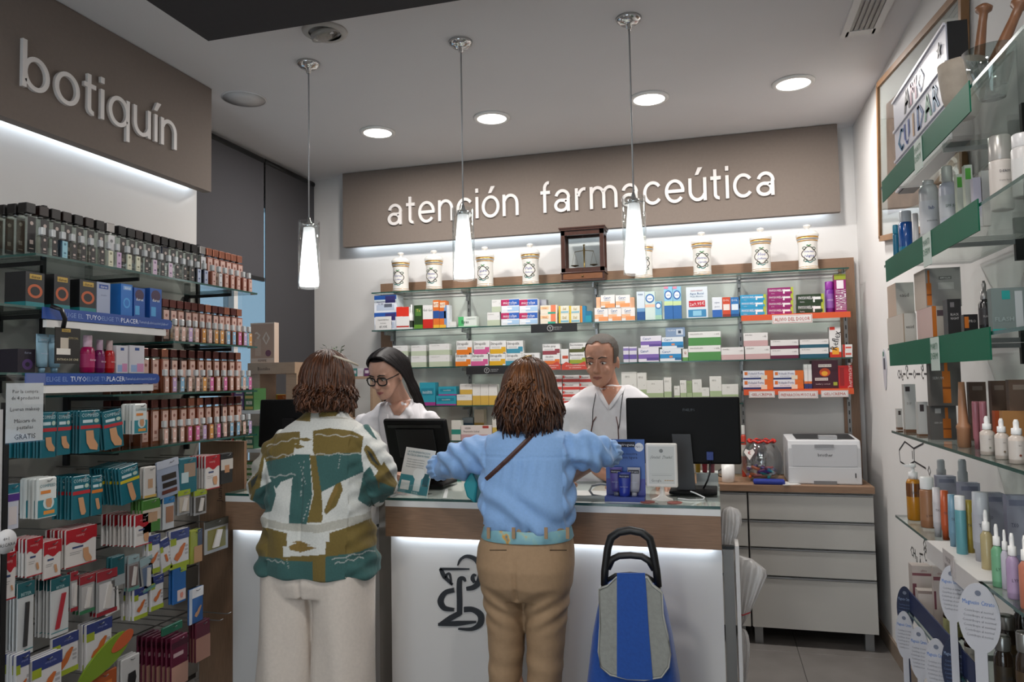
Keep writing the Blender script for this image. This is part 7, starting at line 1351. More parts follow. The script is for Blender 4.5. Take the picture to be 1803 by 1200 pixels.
# ------------------------------------------------------------------ behind the left display: tea rack, wood stand, plant
YR = 3.72; xa, xb = P(402, 760, Y=YR).x, P(470, 760, Y=YR).x
r = empty('tea_rack', 'white rack of herbal tea cartons between the perfumes and the monitor', 'rack', (xa-.05, YR, 0)); W_ = xb-xa+.1
zl = [P(430, y, Y=YR).z for y in (722, 790, 853)]
for z_ in zl: MB().box(0, W_, 0, .26, z_-.02, z_, WHITE).build('shelf', parent=r)
MB().box(-.02, 0, .0, .26, 0, zl[0]+.14, WHITE).build('side', parent=r); MB().box(W_-.02, W_, .24, .26, 0, zl[0], WHITE).build('side', parent=r); MB().box(0, W_, .24, .26, 0, zl[2], WHITE).build('back', parent=r)
tc_ = [[('#8a2a44', '#c88a2a', 'maroon'), ('#6a4a7c', '#d8c0b0', 'violet'), ('#3f6a3a', '#c8b060', 'green')], [('#a8442a', '#d8c090', 'orange'), ('#3f6f3c', '#c0c8a0', 'leaf green'), ('#2f6a4a', '#d0c890', 'dark green')], [('#8c1f2c', '#c88a2a', 'red'), ('#b5892c', '#8c1f2c', 'mustard'), ('#4a7a34', '#c8c8a8', 'moss green')]]
for k, z_ in enumerate(zl):
    for i, (c1_, c2_, nm) in enumerate(tc_[k]):
        x = xa+.0+.068*i
        for q in range(2): 
            b = MB(); b.box(-.031, .031, 0, .12, 0, .062, C(c1_, .45)); b.quad(-.026, .026, .004, .02, -.0006, C(c2_)); b.quad(-.02, .02, .032, .052, -.0006, C('#d4cdbc')); b.text('Té', 0, .042, .012, C(c1_), y=-.0012); tag(b.build('tea_box', (x, YR+.004, z_+.001+q*.0626)), '%s herbal tea carton, %s one, on the %s shelf of the white rack' % (nm, ('lower', 'upper')[q], ('top', 'middle', 'lower')[k]), 'box', 'herbal tea cartons')
YW = 4.08; xa, xb = P(436, 640, Y=YW).x, P(519, 640, Y=YW).x; zt_ = P(480, 638, Y=YW).z
r = empty('wood_stand', 'light wood display stand with a brand name on its beam', 'stand', (xa, YW, 0)); W_ = xb-xa; LWD = C('#a08770', .5, var=.1, scale=14, stretch=(1, 10, 10))
bm_ = MB().box(0, W_, 0, .2, zt_-.07, zt_, LWD); bm_.build('beam', parent=r); MB().box(W_-.075, W_-.0, .02, .2, 0, zt_-.07, LWD).build('leg', parent=r); MB().box(0, .075, .02, .2, 0, zt_-.07, LWD).build('leg', parent=r); b = MB(); b.text('Bionike', W_*.35, zt_-.036, .022, C('#4a3a30'), y=-.001); b.build('lettering', parent=r)
x0_, x1_ = P(441, 600, Y=YW+.03).x, P(483, 600, Y=YW+.03).x; h = P(460, 568, Y=YW+.03).z-zt_; w_ = x1_-x0_; b = MB(); b.box(-w_/2, w_/2, 0, .05, 0, h, C('#c6b2a2', .45)); b.quad(-w_*.47, w_*.47, h*.12, h*.97, -.0006, C('#a98a76')); b.text('30', 0, h*.62, h*.34, C('#c9b7a8'), y=-.001, maxw=w_*.8); b.quad(-w_*.3, -w_*.05, h*.18, h*.6, -.0014, C('#b59a86')); b.disc(w_*.25, h*.24, w_*.12, -.0014, C('#6a3a4a'), 16); b.text('FEMME', 0, h*.06, h*.06, C('#5a463c'), y=-.001); tag(b.build('perfume_poster', ((x0_+x1_)/2, YW+.03, zt_)), 'beige FEMME perfume box display on the wood stand', 'box')
for i, (px, c1_, nm) in enumerate(((476, '#b5a02c', 'yellow'), (500, '#b5642a', 'orange'))):
    q = P(px, 702, Y=4.30); b = MB(); b.box(-.05, .05, 0, .1, 0, .035, C(c1_, .45)); b.text('Té', 0, .018, .014, C('#e0d0b0'), y=-.001); tag(b.build('tea_box', (q.x, 4.30, zl[0]+.012 if 0 else P(px, 704, Y=4.30).z)), 'flat %s carton behind the left monitor' % nm, 'box')
z_ = P(490, 704, Y=4.30).z; tag(MB().box(-2.85, P(525, 704, Y=4.30).x, 4.29, 4.5, 0, z_-.0005, WHITE).build('side_cabinet', (0, 0, 0)), 'white side cabinet behind the left monitor', 'cabinet')
# small wood shelf right of the patterned jacket's head
YQ = 4.55; xa, xb = P(606, 670, Y=YQ).x, P(656, 670, Y=YQ).x; zt_ = P(640, 662, Y=YQ).z
r = empty('small_wood_shelf', 'small pale wood open shelf between the two women', 'shelf', (xa, YQ, .888)); W_ = xb-xa; MB().box(0, W_, 0, .12, zt_-.888-.018, zt_-.888, LWD).build('top_board', parent=r); MB().box(0, W_, 0, .12, (zt_-.888)*.55, (zt_-.888)*.55+.015, LWD).build('middle_board', parent=r)
for x in (0, W_-.018): MB().box(x, x+.018, 0, .12, 0, zt_-.888-.018, LWD).build('side_board', parent=r)
for i, (px, c1_, nm) in enumerate(((624, '#3f7a78', 'teal'), (634, '#c8c8cc', 'white'), (646, '#5a2a5c', 'purple'))): q = P(px, 655, Y=YQ+.03); tag(MB().box(-.02, .02, 0, .05, 0, .055, C(c1_, .45)).quad(-.014, .014, .02, .04, -.0006, C('#c4bcc4')).build('small_box', (q.x, YQ+.03, zt_)), 'small %s carton on the small wood shelf' % nm, 'box')
tag(MB().box(-.055, .055, 0, .08, 0, .05, C('#223a5c', .4)).build('blue_case', (P(631, 690, Y=YQ).x, YQ+.03, .8885), bevel=.006), 'dark blue case inside the small wood shelf', 'case')
q = P(591, 640, Y=4.6); r = empty('potted_plant', 'small leafy green plant behind the patterned jacket', 'plant', (q.x, 4.6, .888)); hz = q.z-.888; MB().lathe([(.05, 0), (.065, hz*.9), (.06, hz*.9), (.001, hz*.85)], WHITE, seg=20).build('pot', parent=r)
rnd = random.Random(4)
for k in range(26):
    a = rnd.random()*6.28; h = hz+.02+rnd.random()*.11; rr = .02+.07*rnd.random(); b = MB(); d = Vector((math.cos(a), math.sin(a), .4)); s_ = Vector((-math.sin(a), math.cos(a), 0)); p_ = Vector((rr*math.cos(a), rr*math.sin(a), h)); b.add([tuple(p_), tuple(p_+d*.015+s_*.007), tuple(p_+d*.034), tuple(p_+d*.015-s_*.007)], [(0, 1, 2, 3)], C(('#2f4a28', '#3c5a30', '#4a6a3a')[k % 3], .5)); b.tube([(0, 0, hz*.85), p_*.6+Vector((0, 0, .4*hz*.9)), p_], .0012, C('#3a4a2a'), 4); b.build('leaf', parent=r)
# ------------------------------------------------------------------ right display
XF = .58; ZR = [2.152, 1.876, 1.587, 1.303, 1.015, .727]; YN = 1.15; YFAR = 2.82
for z_, nm in zip(ZR, ('topmost glass shelf of the right display, with the light box', 'second glass shelf of the right display, with white bottles', 'third glass shelf of the right display, with ampoule boxes', 'fourth glass shelf of the right display, with make-up', 'fifth glass shelf of the right display, with colourful tubes', 'lowest glass shelf of the right display, with supplement jars')): gshelf(XF, XR-.024, YN, YFAR, z_, nm, (1.7, 2.35), axis='xr')
for y in (1.7, 2.35): tag(MB().box(-.007, .007, -.009, .009, 0, 1.9, DARKM).build('shelf_upright', (XR-.0155, y, .35)), 'dark slotted upright on the right wall, %s' % ('far one' if y > 2 else 'near one'), 'upright')
tag(MB().box(XR-.006, XR-.001, 1.15, 2.30, .3, 1.86, C('#4a3a30', .6, var=.15, scale=14, stretch=(10, 10, 1))).build('back_board', (0, 0, 0)), 'dark wood board behind the near part of the right display', 'board')
# green acrylic fascias with brand tags
GRN = C('#0f5a42', .55, spec=.15)
for z_, xr_, yr_, tx, ty, nm in ((ZR[0], 1706, 190, 1615, 265, 'top'), (ZR[1], 1722, 410, 1631, 440, 'second'), (ZR[2], 1742, 620, 1645, 625, 'third')):
    y1 = P(xr_, yr_, X=XF-.006).y; y0 = YFAR-.04; r = empty('shelf_fascia', 'green acrylic fascia on the %s shelf of the right display' % nm, 'shelf strip', (XF-.004, (y0+y1)/2, z_-.062), -HPI)
    w_ = y0-y1; MB().box(-w_/2, w_/2, 0, .003, 0, .072, GRN).build('panel', parent=r)
    q = P(tx, ty, X=XF-.008); u_ = -(q.y-(y0+y1)/2); b = MB(); b.box(u_-.038, u_+.038, -.003, -.001, -.02, .07, C('#b9c6be', .4)); b.text('MARTI', u_, .046, .018, C('#1f6a4c'), y=-.0042, maxw=.062); b.text('DERM', u_, .020, .018, C('#1f6a4c'), y=-.0042, maxw=.062); b.build('brand_tag', parent=r)
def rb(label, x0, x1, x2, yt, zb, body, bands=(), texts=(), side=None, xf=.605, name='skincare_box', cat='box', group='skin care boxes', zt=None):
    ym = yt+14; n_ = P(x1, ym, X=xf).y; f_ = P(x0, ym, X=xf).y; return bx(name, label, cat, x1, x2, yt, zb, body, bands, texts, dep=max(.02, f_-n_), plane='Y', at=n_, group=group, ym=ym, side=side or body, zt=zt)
z = ZR[2]
AMP = lambda u0, u1: [(u0, u1, .05, .62, '#b5641c'), ((u0*.7+u1*.3), (u0*.3+u1*.7), .62, .95, '#b5641c'), (u0, u1, .3, .34, '#7a3f10')]
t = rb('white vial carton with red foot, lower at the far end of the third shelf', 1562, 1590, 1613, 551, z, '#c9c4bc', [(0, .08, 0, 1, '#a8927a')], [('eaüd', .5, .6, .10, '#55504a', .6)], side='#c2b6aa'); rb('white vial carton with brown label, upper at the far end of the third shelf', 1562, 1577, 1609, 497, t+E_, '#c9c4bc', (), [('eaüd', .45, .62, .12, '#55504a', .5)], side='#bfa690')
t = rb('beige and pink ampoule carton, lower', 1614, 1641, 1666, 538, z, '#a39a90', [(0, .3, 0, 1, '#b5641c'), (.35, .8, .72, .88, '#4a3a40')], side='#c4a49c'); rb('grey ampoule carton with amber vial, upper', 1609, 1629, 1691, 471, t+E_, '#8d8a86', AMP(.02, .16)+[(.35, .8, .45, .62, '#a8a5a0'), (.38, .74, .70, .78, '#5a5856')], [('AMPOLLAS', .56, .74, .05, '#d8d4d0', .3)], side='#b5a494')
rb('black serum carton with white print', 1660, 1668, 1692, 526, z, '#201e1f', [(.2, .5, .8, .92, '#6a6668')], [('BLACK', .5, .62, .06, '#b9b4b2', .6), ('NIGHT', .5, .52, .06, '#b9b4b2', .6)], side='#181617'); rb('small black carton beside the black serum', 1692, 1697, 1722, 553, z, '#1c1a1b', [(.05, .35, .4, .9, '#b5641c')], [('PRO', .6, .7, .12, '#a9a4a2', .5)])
def rvial(name, label, x0, x1, yt, zb, prof, m, xf=.64, cap=None, lab=None, cat='bottle'):
    ym = yt+20; q = P((x0+x1)/2, ym, X=xf); yy = q.y; return vial(name, label, x0, x1, yt, zb, prof, m, cat, at=yy, cap=cap, lab=lab, group='skin care bottles', plane='Y', seg=20)
DRP = [(.9, 0), (1, .02), (1, .58), (.6, .64), (.45, .66), (.45, .70), (.05, .70)]
def dropper(label, x0, x1, yt, zb, m, capm, lab=None, xf=.64):
    r = rvial('dropper_bottle', label, x0, x1, yt, zb, DRP, m, xf, None, lab); R = (P(x1, yt+20, Y=r.location.y).x-P(x0, yt+20, Y=r.location.y).x)/2; h = P((x0+x1)/2, yt, Y=r.location.y).z-zb
    MB().lathe([(R*.62, h*.66), (R*.64, h*.665), (R*.6, h*.80), (R*.34, h*.81), (R*.36, h*.93), (R*.2, h), (.0005, h)], capm, seg=16).build('dropper_cap', parent=r); return r
dropper('black dropper bottle with silver collar on the third shelf', 1721, 1743, 494, z, C('#1b191a', .25), C('#8a8886', .3, .5), (.2, .5, C('#2a2728'), [('BLACK', .35, .04, '#a8a4a2')]))
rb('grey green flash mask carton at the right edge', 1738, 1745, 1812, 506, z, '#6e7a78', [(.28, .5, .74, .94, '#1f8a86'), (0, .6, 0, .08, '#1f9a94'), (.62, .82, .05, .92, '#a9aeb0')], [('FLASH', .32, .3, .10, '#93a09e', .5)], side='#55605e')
z = ZR[1]
WB = C('#c6c4c4', .35); WB2 = C('#b9bac4', .3)
BTL = [(.92, 0), (1, .02), (1, .74), (.9, .78), (.05, .78)]; CAN = [(.95, 0), (1, .01), (1, .70), (.85, .76), (.6, .78), (.05, .78)]
rvial('gel_tube', 'narrow teal tube at the far end of the second shelf', 1571, 1582, 396, z, BTL, C('#1f6f8c', .3), .62, (.78, C('#2a86a0', .3), .9)); rvial('micellar_bottle', 'clear bottle of blue lotion on the second shelf', 1581, 1607, 372, z, BTL, C('#17509a', .15, coat=.4), .64, (.74, C('#b8bcc2', .3), .8), (.02, .30, C('#1f7fa0', .2))); rvial('cream_tube', 'small white tube beside the blue lotion', 1605, 1617, 376, z, [(.6, 0), (.7, .1), (1, .3), (.9, 1), (.05, 1)], WB, .64)
rvial('lotion_bottle', 'tall white lotion bottle with blue print', 1617, 1651, 318, z, [(.92, 0), (1, .02), (1, .86), (.8, .93), (.5, .94), (.05, .94)], WB, .66, (.93, WB, .6), (.25, .7, C('#cfcfd2', .35), [('lab', .6, .05, '#1f3f7a'), ('anti-caída', .42, .025, '#6a6a70')])); rvial('spray_can', 'grey white sun spray can with green square', 1651, 1683, 293, z, CAN, WB2, .66, (.78, C('#a9a9a4', .35), .6), (.3, .6, C('#b5b8bc', .3), [('SPF 50', .45, .04, '#3a5a3a')]))
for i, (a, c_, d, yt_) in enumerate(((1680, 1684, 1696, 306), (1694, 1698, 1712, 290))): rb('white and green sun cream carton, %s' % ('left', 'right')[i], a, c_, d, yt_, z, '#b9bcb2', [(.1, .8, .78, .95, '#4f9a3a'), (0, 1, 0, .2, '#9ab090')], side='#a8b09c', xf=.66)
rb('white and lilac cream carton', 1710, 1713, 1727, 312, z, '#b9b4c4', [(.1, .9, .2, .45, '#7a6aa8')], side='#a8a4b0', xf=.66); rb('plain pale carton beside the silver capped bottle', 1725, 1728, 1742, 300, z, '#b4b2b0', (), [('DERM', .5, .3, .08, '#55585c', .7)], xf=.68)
rvial('lotion_bottle', 'white bottle with silver cap on the second shelf', 1739, 1780, 240, z, [(.92, 0), (1, .02), (1, .64), (.97, .66), (.05, .66)], C('#c2b9b2', .35), .66, (.66, C('#a9a5a0', .3, .3), .96), (.2, .55, C('#c6bdb6', .35), [('DERM', .5, .035, '#33343a'), ('crema facial', .38, .022, '#6a6664')])); rvial('lotion_bottle', 'large white bottle cut by the right edge', 1779, 1822, 236, z, BTL, C('#c0bcba', .35), .66, (.78, WB, .9), (.2, .6, C('#c6c4c2', .35), [('SPF', .5, .03, '#44464c')]))
z = ZR[3]
rb('tiny white and brown carton at the far end of the fourth shelf', 1577, 1580, 1589, 719, z, '#bdb9b4', [(0, 1, 0, .12, '#6a4a34'), (.2, .7, .7, .9, '#3a2f2c')]); rb('white carton with dark label on the fourth shelf', 1588, 1592, 1612, 676, z, '#bcbab6', [(.1, .5, .85, .95, '#3a2f30'), (0, 1, 0, .06, '#6a4a34')], [('DSP', .4, .6, .05, '#77726c', .4)], side='#aaa8a4'); rb('small white carton beside the grey ampoule cartons', 1612, 1616, 1634, 707, z, '#bab8b4', [(.2, .6, .72, .92, '#3a2f30'), (0, 1, 0, .06, '#6a4a34')])
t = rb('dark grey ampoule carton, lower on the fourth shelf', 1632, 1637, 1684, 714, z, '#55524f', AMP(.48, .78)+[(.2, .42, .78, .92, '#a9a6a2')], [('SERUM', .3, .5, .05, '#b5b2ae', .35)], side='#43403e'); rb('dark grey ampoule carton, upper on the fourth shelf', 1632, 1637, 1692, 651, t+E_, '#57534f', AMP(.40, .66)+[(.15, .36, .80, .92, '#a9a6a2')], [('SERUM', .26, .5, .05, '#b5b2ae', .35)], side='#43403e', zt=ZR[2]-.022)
rvial('foundation_bottle', 'peach coloured tapering foundation bottle', 1681, 1705, 672, z, [(.8, 0), (1, .01), (1, .28), (1.1, .30), (1.05, .33), (.75, .38), (.6, .7), (.45, 1), (.05, 1)], C('#a87a5a', .35), .62, cat='bottle')
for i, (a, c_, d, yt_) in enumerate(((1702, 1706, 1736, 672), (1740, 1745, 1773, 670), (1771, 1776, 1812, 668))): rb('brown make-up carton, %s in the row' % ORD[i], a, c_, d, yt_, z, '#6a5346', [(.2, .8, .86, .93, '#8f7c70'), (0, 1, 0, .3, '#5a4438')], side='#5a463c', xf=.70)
for i, (a, c_) in enumerate(((1711, 1724), (1724, 1737))): rvial('blusher_tube', 'pink blusher tube, %s of two' % ('left', 'right')[i], a, c_, 706, z, [(.7, 0), (.75, .2), (1, .22), (1, .95), (.95, 1), (.05, 1)], C('#b5727c', .3), .64)
for i, (a, c_, d) in enumerate(((1750, 1752, 1763), (1762, 1765, 1812))): rb('orange and peach make-up carton, %s' % ('narrow', 'wide')[i], a, c_, d, 723, z, ('#b5522e', '#b8814e')[i], [(0, 1, .0, .2, '#8a5a3a')], xf=.68)
for i, (a, c_, yt_) in enumerate(((1724, 1750, 732), (1750, 1775, 736), (1774, 1804, 738))): dropper('foundation dropper bottle with white cap, %s from the left' % ORD[i], a, c_, yt_, z, C('#c6b9ae', .3), WHITEM, (.1, .52, C('#c9c0b8', .4), [('skin', .42, .03, '#4a4542'), ('●', .2, .05, ('#8a8a7a', '#7a6a5a', '#7a3a24')[i])]), xf=.615)
z = ZR[4]
PUMP = [(.92, 0), (1, .02), (1, .66), (.8, .72), (.4, .74), (.4, .77), (.05, .77)]
def pump(label, x0, x1, yt, m, lab=None, xf=.62, capm=WHITEM):
    r = rvial('pump_bottle', label, x0, x1, yt, z, PUMP, m, xf, None, lab); R = (P(x1, yt+20, Y=r.location.y).x-P(x0, yt+20, Y=r.location.y).x)/2; h = P((x0+x1)/2, yt, Y=r.location.y).z-z
    b = MB(); b.lathe([(R*.62, h*.73), (R*.62, h*.85), (R*.25, h*.86), (R*.25, h*.93), (R*.45, h*.94), (R*.45, h), (.0005, h)], capm, seg=16); b.box(-R*1.2, 0, -R*.22, R*.22, h*.945, h*.985, capm); b.build('pump_head', parent=r); return r
pump('pump bottle of amber oil at the far end of the fifth shelf', 1594, 1620, 816, C('#b0761c', .2, coat=.3), (.42, .66, glassmat('#c9b9a0', .1), [('YANSY', .5, .05, '#5a4a3a')])); rvial('lotion_bottle', 'tan lotion bottle beside the amber oil', 1618, 1645, 839, z, [(.95, 0), (1, .02), (1, .72), (.85, .76), (.05, .76)], C('#96694a', .35), .63, (.76, WHITEM, .9), (.15, .6, C('#9c7050', .35), [('LYM', .25, .05, '#5a3a28')]))
def tubev(label, x0, x1, yt, col, xf=.63, txt='TXO'): return rvial('cream_tube', label, x0, x1, yt, z, [(.8, 0), (.82, .18), (1, .2), (1, .6), (.9, 1), (.05, 1)], C(col, .35), xf, None, (.3, .7, C(col, .4), [(txt, .55, .05, '#4a4a4c')]))
tubev('white cream tube between the tan bottle and the orange tube', 1641, 1656, 858, '#c4c2c4', .62); tubev('orange cream tube on the fifth shelf', 1655, 1670, 863, '#b8552e', .63); tubev('powder blue cream tube on the fifth shelf', 1668, 1684, 870, '#6f93a8', .62)
rvial('lotion_bottle', 'pale teal lotion bottle with white cap', 1680, 1700, 872, z, BTL, C('#5f98a0', .3), .615, (.76, WHITEM, .96)); tubev('tilted mustard tube on the fifth shelf', 1696, 1714, 880, '#a8923c', .64); tubev('large pale grey tube on the fifth shelf', 1710, 1741, 866, '#a9aab2', .64)
dropper('clear dropper bottle of golden oil', 1724, 1746, 897, z, C('#a89a72', .2), WHITEM, None, .625); dropper('mint green dropper bottle', 1743, 1764, 922, z, C('#6aa07a', .3), WHITEM, (.1, .5, C('#72a882', .4), [('LYM', .3, .05, '#3a5a44')]), .60); dropper('small white dropper bottle', 1760, 1776, 932, z, C('#b9b4c0', .3), WHITEM, None, .61); dropper('lilac dropper bottle on the fifth shelf', 1769, 1793, 938, z, C('#a08aa8', .3), WHITEM, (.1, .5, C('#a890b0', .4), [('LYM', .3, .05, '#5a4a60')]), .60); dropper('coral dropper bottle cut by the right edge', 1791, 1818, 942, z, C('#b5705a', .3), WHITEM, None, .60)
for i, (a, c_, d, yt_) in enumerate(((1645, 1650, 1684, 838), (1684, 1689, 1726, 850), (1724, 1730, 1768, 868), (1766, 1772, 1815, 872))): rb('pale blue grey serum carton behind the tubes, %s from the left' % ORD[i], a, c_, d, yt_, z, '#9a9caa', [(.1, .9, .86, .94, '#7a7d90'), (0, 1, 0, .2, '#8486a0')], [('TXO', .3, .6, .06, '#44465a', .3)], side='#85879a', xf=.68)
for i, (a, c_) in enumerate(((1648, 1665), (1685, 1703))): rvial('spray_bottle', 'grey pump bottle standing behind the serum cartons, %s' % ('left', 'right')[i], a, c_, 808, z, [(1, 0), (1, .82), (.8, .84), (.8, .97), (.6, 1), (.05, 1)], C('#a4a5a8', .35), .72)
# white gift ledge on the shelf edge
a = P(1632, 942, X=XF-.01); c_ = P(1722, 1003, X=XF-.01); r = empty('gift_ledge', 'white card ledge clipped to the fifth shelf with a small printed tag', 'shelf strip', (XF-.012, (a.y+c_.y)/2, z-.045), -HPI); w_ = a.y-c_.y; MB().box(-w_/2, w_/2, 0, .002, 0, .050, C('#c4c0be', .5)).box(-w_/2, w_/2, .002, .11, .0475, .050, C('#d0cecb', .5)).build('card', parent=r); b = MB(); b.box(-.05, .045, -.002, -.0005, .01, .065, C('#b9b2b0', .5)); b.text('PACK', 0, .045, .012, C('#77706e'), y=-.003); b.text('REGALO', 0, .026, .012, C('#77706e'), y=-.003, maxw=.07); b.build('printed_tag', parent=r)
# supplements shelf
z = ZR[5]
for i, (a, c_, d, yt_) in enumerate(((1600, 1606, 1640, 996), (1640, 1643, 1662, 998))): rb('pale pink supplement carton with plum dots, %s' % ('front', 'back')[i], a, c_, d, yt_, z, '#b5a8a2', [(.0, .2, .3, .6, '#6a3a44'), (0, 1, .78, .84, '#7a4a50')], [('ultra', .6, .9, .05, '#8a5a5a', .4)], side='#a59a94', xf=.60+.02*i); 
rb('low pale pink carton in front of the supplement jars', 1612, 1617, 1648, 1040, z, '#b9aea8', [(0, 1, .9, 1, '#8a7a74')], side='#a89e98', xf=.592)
JAR = [(.92, 0), (1, .02), (1, .66), (.9, .74), (.72, .78), (.72, .82), (.05, .82)]
def sjar(label, x0, x1, yt, body, lab, xf): rvial('supplement_jar', label, x0, x1, yt, z, JAR, body, xf, (.80, C('#8e8c88', .25, .7), .84), (.1, .6, lab, [('SOLGAR', .45, .05, '#3a3a3c')]), 'jar')
DKG = C('#2a1d12', .12, coat=.4)
for i, (a, c_, yt_, lb_, xf) in enumerate(((1641, 1668, 1034, '#b5b2aa', .70), (1660, 1690, 1062, '#a8a878', .64), (1690, 1716, 1070, '#b0a878', .68), (1697, 1722, 1110, '#b5b2a8', .62), (1722, 1752, 1040, '#3a3026', .74), (1752, 1790, 1082, '#4a3a20', .68), (1748, 1782, 1118, '#3a2f20', .62), (1782, 1815, 1050, '#2a2420', .74), (1786, 1822, 1112, '#443420', .63))): sjar('dark supplement jar with silver lid, %s from the left on the lowest shelf' % ORD[i], a, c_, yt_, DKG, C(lb_, .5), xf)
tag(MB().box(0, .004, -.35, .30, 0, .062, C('#122046', .5)).build('navy_shelf_front', (XF+.006, 2.42, z+.001)), 'navy blue front board of the supplement shelf', 'shelf strip')
def paddle(label, px, py, rx, ry, col, xf, txtc):
    q = P(px, py, X=xf); k_ = q.y*.98/FPX; r = empty('paddle_sign', label, 'sign', (q.x, q.y, q.z-ry*k_*2.2), -.45, 'paddle signs in front of the supplements'); zc_ = ry*k_*2.2; A, B = rx*k_*1.25, ry*k_; n = 28
    b = MB(); b.prism([(A*math.cos(t), zc_+B*math.sin(t)) for t in [2*math.pi*i/n for i in range(n)]], 0, .004, C(col, .45)); b.build('oval', parent=r, fix=True); b = MB(); b.prism([(-A*.3, -.25), (A*.3, -.25), (A*.3, zc_-B*.93), (-A*.3, zc_-B*.93)], .0005, .0035, C(col, .45)); b.build('stick', parent=r, fix=True)
    b = MB(); b.text('Magnesio Citrato', 0, zc_+B*.45, B*.13, C('#4a7ac0' if txtc else '#8a9ab8'), y=-.001, maxw=A*1.5)
    for i in range(6): b.text('Contribuye al normal', 0, zc_+B*(.2-.14*i), B*.07, C('#77787c' if txtc else '#5a6a90'), y=-.001, maxw=A*(1.6-.12*abs(i-2)))
    b.disc(0, zc_+B*.72, B*.08, -.001, C('#6a7080'), 10); b.build('lettering', parent=r)
for args in (('white paddle sign, upper one under the gift ledge', 1676, 1046, 14, 45, '#b9b9bf', .566, 1), ('white paddle sign, largest one on the right', 1724, 1088, 23, 54, '#b9b9bf', .56, 1), ('white paddle sign, farthest left', 1593, 1118, 11, 38, '#b5b5bb', .568, 1), ('white paddle sign, second from the left at the bottom', 1619, 1150, 12, 42, '#b5b5bb', .565, 1), ('white paddle sign, third from the left at the bottom', 1650, 1176, 14, 46, '#b5b5bb', .56, 1), ('navy paddle sign, farthest left behind the white ones', 1594, 1072, 10, 36, '#16203c', .574, 0), ('navy paddle sign at the bottom among the jars', 1680, 1175, 14, 46, '#16203c', .57, 0)): paddle(*args)
rb('kraft carton at the bottom right corner', 1750, 1757, 1812, 1153, .62, '#a08672', [(0, 1, .75, 1, '#b09a88')], side='#8a7260', xf=.585) if 0 else None
tag(MB().box(-.13, .13, -.02, .02, 0, .045, WOODL).build('wood_stool', (P(1590, 1196, X=.62).x, P(1590, 1196, X=.62).y+.1, .40)), 'wood edge of a low stool at the bottom', 'stool') if 0 else None
# light box with letters, mortar, pestles
X_ = .66; y0 = P(1573, 200, X=X_).y; y1 = P(1668, 110, X=X_).y; zt_ = P(1573, 178, X=X_).z; h = zt_-ZR[0]-.003
r = empty('light_box', 'white letter light box spelling AMO CUIDAR DE on the top shelf', 'light box', (X_, (y0+y1)/2, ZR[0]), -HPI); w_ = y0-y1
MB().box(-w_/2, w_/2, .004, .055, 0, h, C('#141416', .4)).build('casing', parent=r); MB().box(-w_/2+.004, w_/2-.004, 0, .004, .004, h-.004, C('#c9c9d4', .4)).build('face', parent=r)
b = MB()
for k in range(4): b.box(-w_/2+.002, w_/2-.002, -.006, 0, h-.008-k*(h-.012)/3, h-k*(h-.012)/3, C('#d0cfd6', .35))
b.build('letter_rails', parent=r); rh = (h-.012)/3
for row, (word, cols_) in enumerate((('AMO', ('#2a2a30', '#c06a90', '#4a74b0')), ('CUIDAR', ('#2f7aa8', '#3a5aa8', '#c8a07a', '#4a74b0', '#5aa080', '#3a84b0')), ('DE TI', ('#c06a90', '#3a9a90', '#888888', '#c09a4a', '#4a74b0')))):
    n = len(word)
    for i, ch in enumerate(word):
        if ch == ' ': continue
        b = MB(); [b.text(ch, dx_, 0, rh*.74, C(cols_[i], .4), y=-.0015-abs(dx_)*.1, maxw=w_*.12) for dx_ in (-.004, 0, .004)]; b.build('letter', (w_*(-.42+.80*(i+.5+(1.2 if row == 0 else 0))/6.0), 0, h-.004-rh*(row+.5)), parent=r)
b = MB(); st = []
for k in range(10): a_ = HPI+k*math.pi/5; q_ = (.024, .010)[k % 2]; st.append((q_*math.cos(a_), q_*math.sin(a_)))
b.prism(st, -.003, -.001, C('#2a2a30')); b.build('star', (w_*.40, 0, h-rh*.5), parent=r, fix=True)
q = P(1697, 190, X=.64); r = empty('mortar', 'large beige stone mortar on the top right shelf', 'mortar', (q.x, q.y, ZR[0])); k_ = (P(1738, 150, Y=q.y).x-P(1656, 150, Y=q.y).x)/2; hz = P(1697, 112, Y=q.y).z-ZR[0]
MB().lathe([(k_*.45, 0), (k_*.6, .006), (k_*.9, hz*.4), (k_*1.02, hz*.8), (k_*1.04, hz), (k_*.94, hz), (k_*.85, hz*.7), (k_*.5, hz*.25), (.001, hz*.2)], C('#9c9184', .7, var=.08, scale=40), seg=36).build('bowl', parent=r)
PW = C('#7a5238', .4, var=.15, scale=16, stretch=(6, 6, 1))
def pest(label, x0, y0_, x1, y1_, yy, rad):
    a = P(x0, y0_, Y=yy); c_ = P(x1, y1_, Y=yy); b = MB(); d = a-c_; b.tube([(0, 0, 0), d*.25, d*.7, d*.86, d*.90, d*.95, d], [rad*1.25, rad*1.1, rad*.85, rad*.9, rad*1.6, rad*1.7, rad*.8], PW, 16); tag(b.build('pestle', c_), label, 'pestle')
pest('turned wooden pestle with round knob standing in the mortar', 1733, 8, 1722, 118, q.y+.02, .012); pest('second wooden pestle leaning to the right beside the mortar', 1800, 0, 1752, 110, q.y-.10, .013)
qq = P(1768, 120, X=.66); r = empty('glass_mortar', 'clear ribbed glass mortar at the right edge of the top shelf', 'mortar', (qq.x, q.y-.14, ZR[0])); kk = .055; hz2 = P(1762, 88, Y=q.y-.14).z-ZR[0]; MB().lathe([(kk*.5, 0), (kk*.55, .01), (kk*.9, hz2*.5), (kk*1.1, hz2), (kk*1.0, hz2), (kk*.6, hz2*.3), (.001, hz2*.25)], glassmat('#e4eaea', .14), seg=28).build('cup', parent=r)
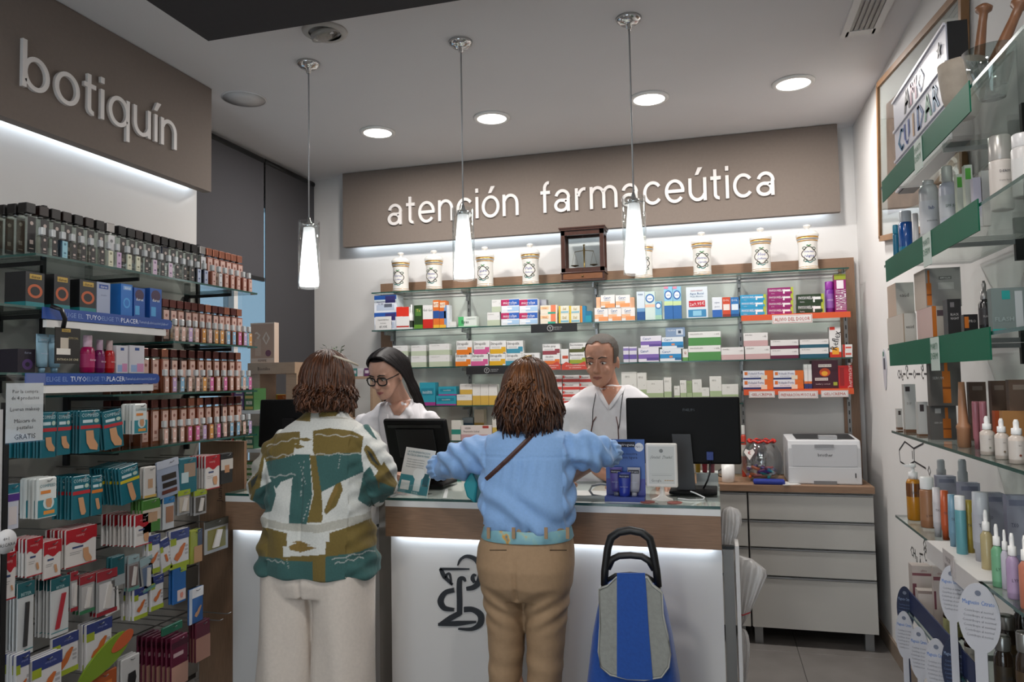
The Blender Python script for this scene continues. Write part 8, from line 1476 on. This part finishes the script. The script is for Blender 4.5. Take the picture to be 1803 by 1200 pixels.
# framed picture on the right wall, hanging a little crooked
yc = (4.16+2.80)/2; zc = 2.50; r = empty('picture_frame', 'large wood framed picture hanging on the right wall above the displays', 'picture', (XR-.016, yc, zc)); r.rotation_euler = (math.radians(7.5), 0, 0); hw, hh = .66, .39; FW = C('#8a6440', .45, var=.15, scale=14)
for s in (-1, 1): MB().box(-.014, .012, -hw, hw, s*hh-.014, s*hh+.014, FW).build('frame_bar', parent=r); MB().box(-.014, .012, s*hw-.014, s*hw+.014, -hh, hh, FW).build('frame_bar', parent=r)
MB().box(-.002, .006, -hw+.014, hw-.014, -hh+.014, hh-.014, C('#c4c4c0', .6)).build('mount', parent=r); MB().box(-.004, -.002, -.46, .50, -.28, .26, C('#7a6152', .6, var=.35, scale=9)).build('print', parent=r); MB().box(-.006, -.005, -hw+.014, hw-.014, -hh+.014, hh-.014, glassmat('#f4f6f6', .05)).build('pane', parent=r)
# formulas printed on the wall
INKW = C('#1d1c20', .6)
def decal(label, items):
    r = None; b = MB(); q0_ = P(items[0][1], items[0][2], X=XR-.001)
    for it in items:
        q_ = P(it[1], it[2], X=XR-.001); u_, v_ = -(q_.y-q0_.y), q_.z-q0_.z
        if it[0] == 'line':
            e = P(it[3], it[4], X=XR-.001); u2, v2 = -(e.y-q0_.y), e.z-q0_.z; d = math.hypot(u2-u_, v2-v_); nx, nz = -(v2-v_)/d*.004, (u2-u_)/d*.004; b.add([(u_-nx, 0, v_-nz), (u2-nx, 0, v2-nz), (u2+nx, 0, v2+nz), (u_+nx, 0, v_+nz)], [(0, 1, 2, 3)], INKW)
        else: b.text(it[0], u_, v_, it[3], INKW, y=0)
    tag(b.build('wall_formula', (XR-.0012, q0_.y, q0_.z), -HPI), label, 'wall print')
decal('chemical formula with two carbonyl groups printed on the right wall', [('CH₃', 1585, 658, .045), ('C', 1597, 658, .045), ('O', 1610, 658, .045), ('C', 1624, 658, .045), ('O', 1596, 638, .045), ('O', 1624, 637, .045), ('line', 1590, 658, 1594, 658), ('line', 1600, 658, 1606, 658), ('line', 1613, 658, 1620, 658), ('line', 1627, 658, 1633, 658), ('line', 1595, 651, 1594.5, 644), ('line', 1598, 651, 1597.5, 644), ('line', 1622.5, 651, 1622, 644), ('line', 1625.5, 651, 1625, 644)])
decal('benzene ring drawing printed on the right wall', [('line', 1583, 792, 1593, 777), ('line', 1593, 777, 1609, 789), ('line', 1609, 789, 1610, 812), ('line', 1610, 812, 1597, 820), ('line', 1597, 820, 1585, 812), ('line', 1585, 812, 1583, 792), ('line', 1609, 789, 1626, 780), ('line', 1610, 812, 1630, 824), ('line', 1606, 793, 1607, 808), ('O', 1636, 828, .045)])
decal('CH3-C-OH acid formula printed on the right wall', [('CH₃', 1609, 972, .048), ('C', 1629, 977, .048), ('OH', 1648, 982, .048), ('O', 1628, 957, .048), ('line', 1619, 974, 1625, 976), ('line', 1633, 978, 1640, 980), ('line', 1627, 969, 1626.8, 963), ('line', 1630.5, 970, 1630.3, 964)])
decal('the word Ácido printed under the acid formula', [('Ácido', 1626, 995, .045)])
b = MB(); q = P(1558, 650, X=XR-.002); n = 20; b.prism([(.05*math.sin(t)*(1 if math.cos(t) > 0 else .75), .11*math.cos(t)) for t in [2*math.pi*i/n for i in range(n)]], 0, .002, C('#b9bcc4', .4)); b.quad(-.02, .02, .0, .06, -.0006, C('#4a4f58')); b.quad(-.03, .0, .07, .095, -.0006, C('#2f6a5a')); tag(b.build('oval_leaflet', (XR-.003, q.y, q.z), -HPI, fix=True), 'pointed oval leaflet stuck on the right wall beside the shelves', 'leaflet')
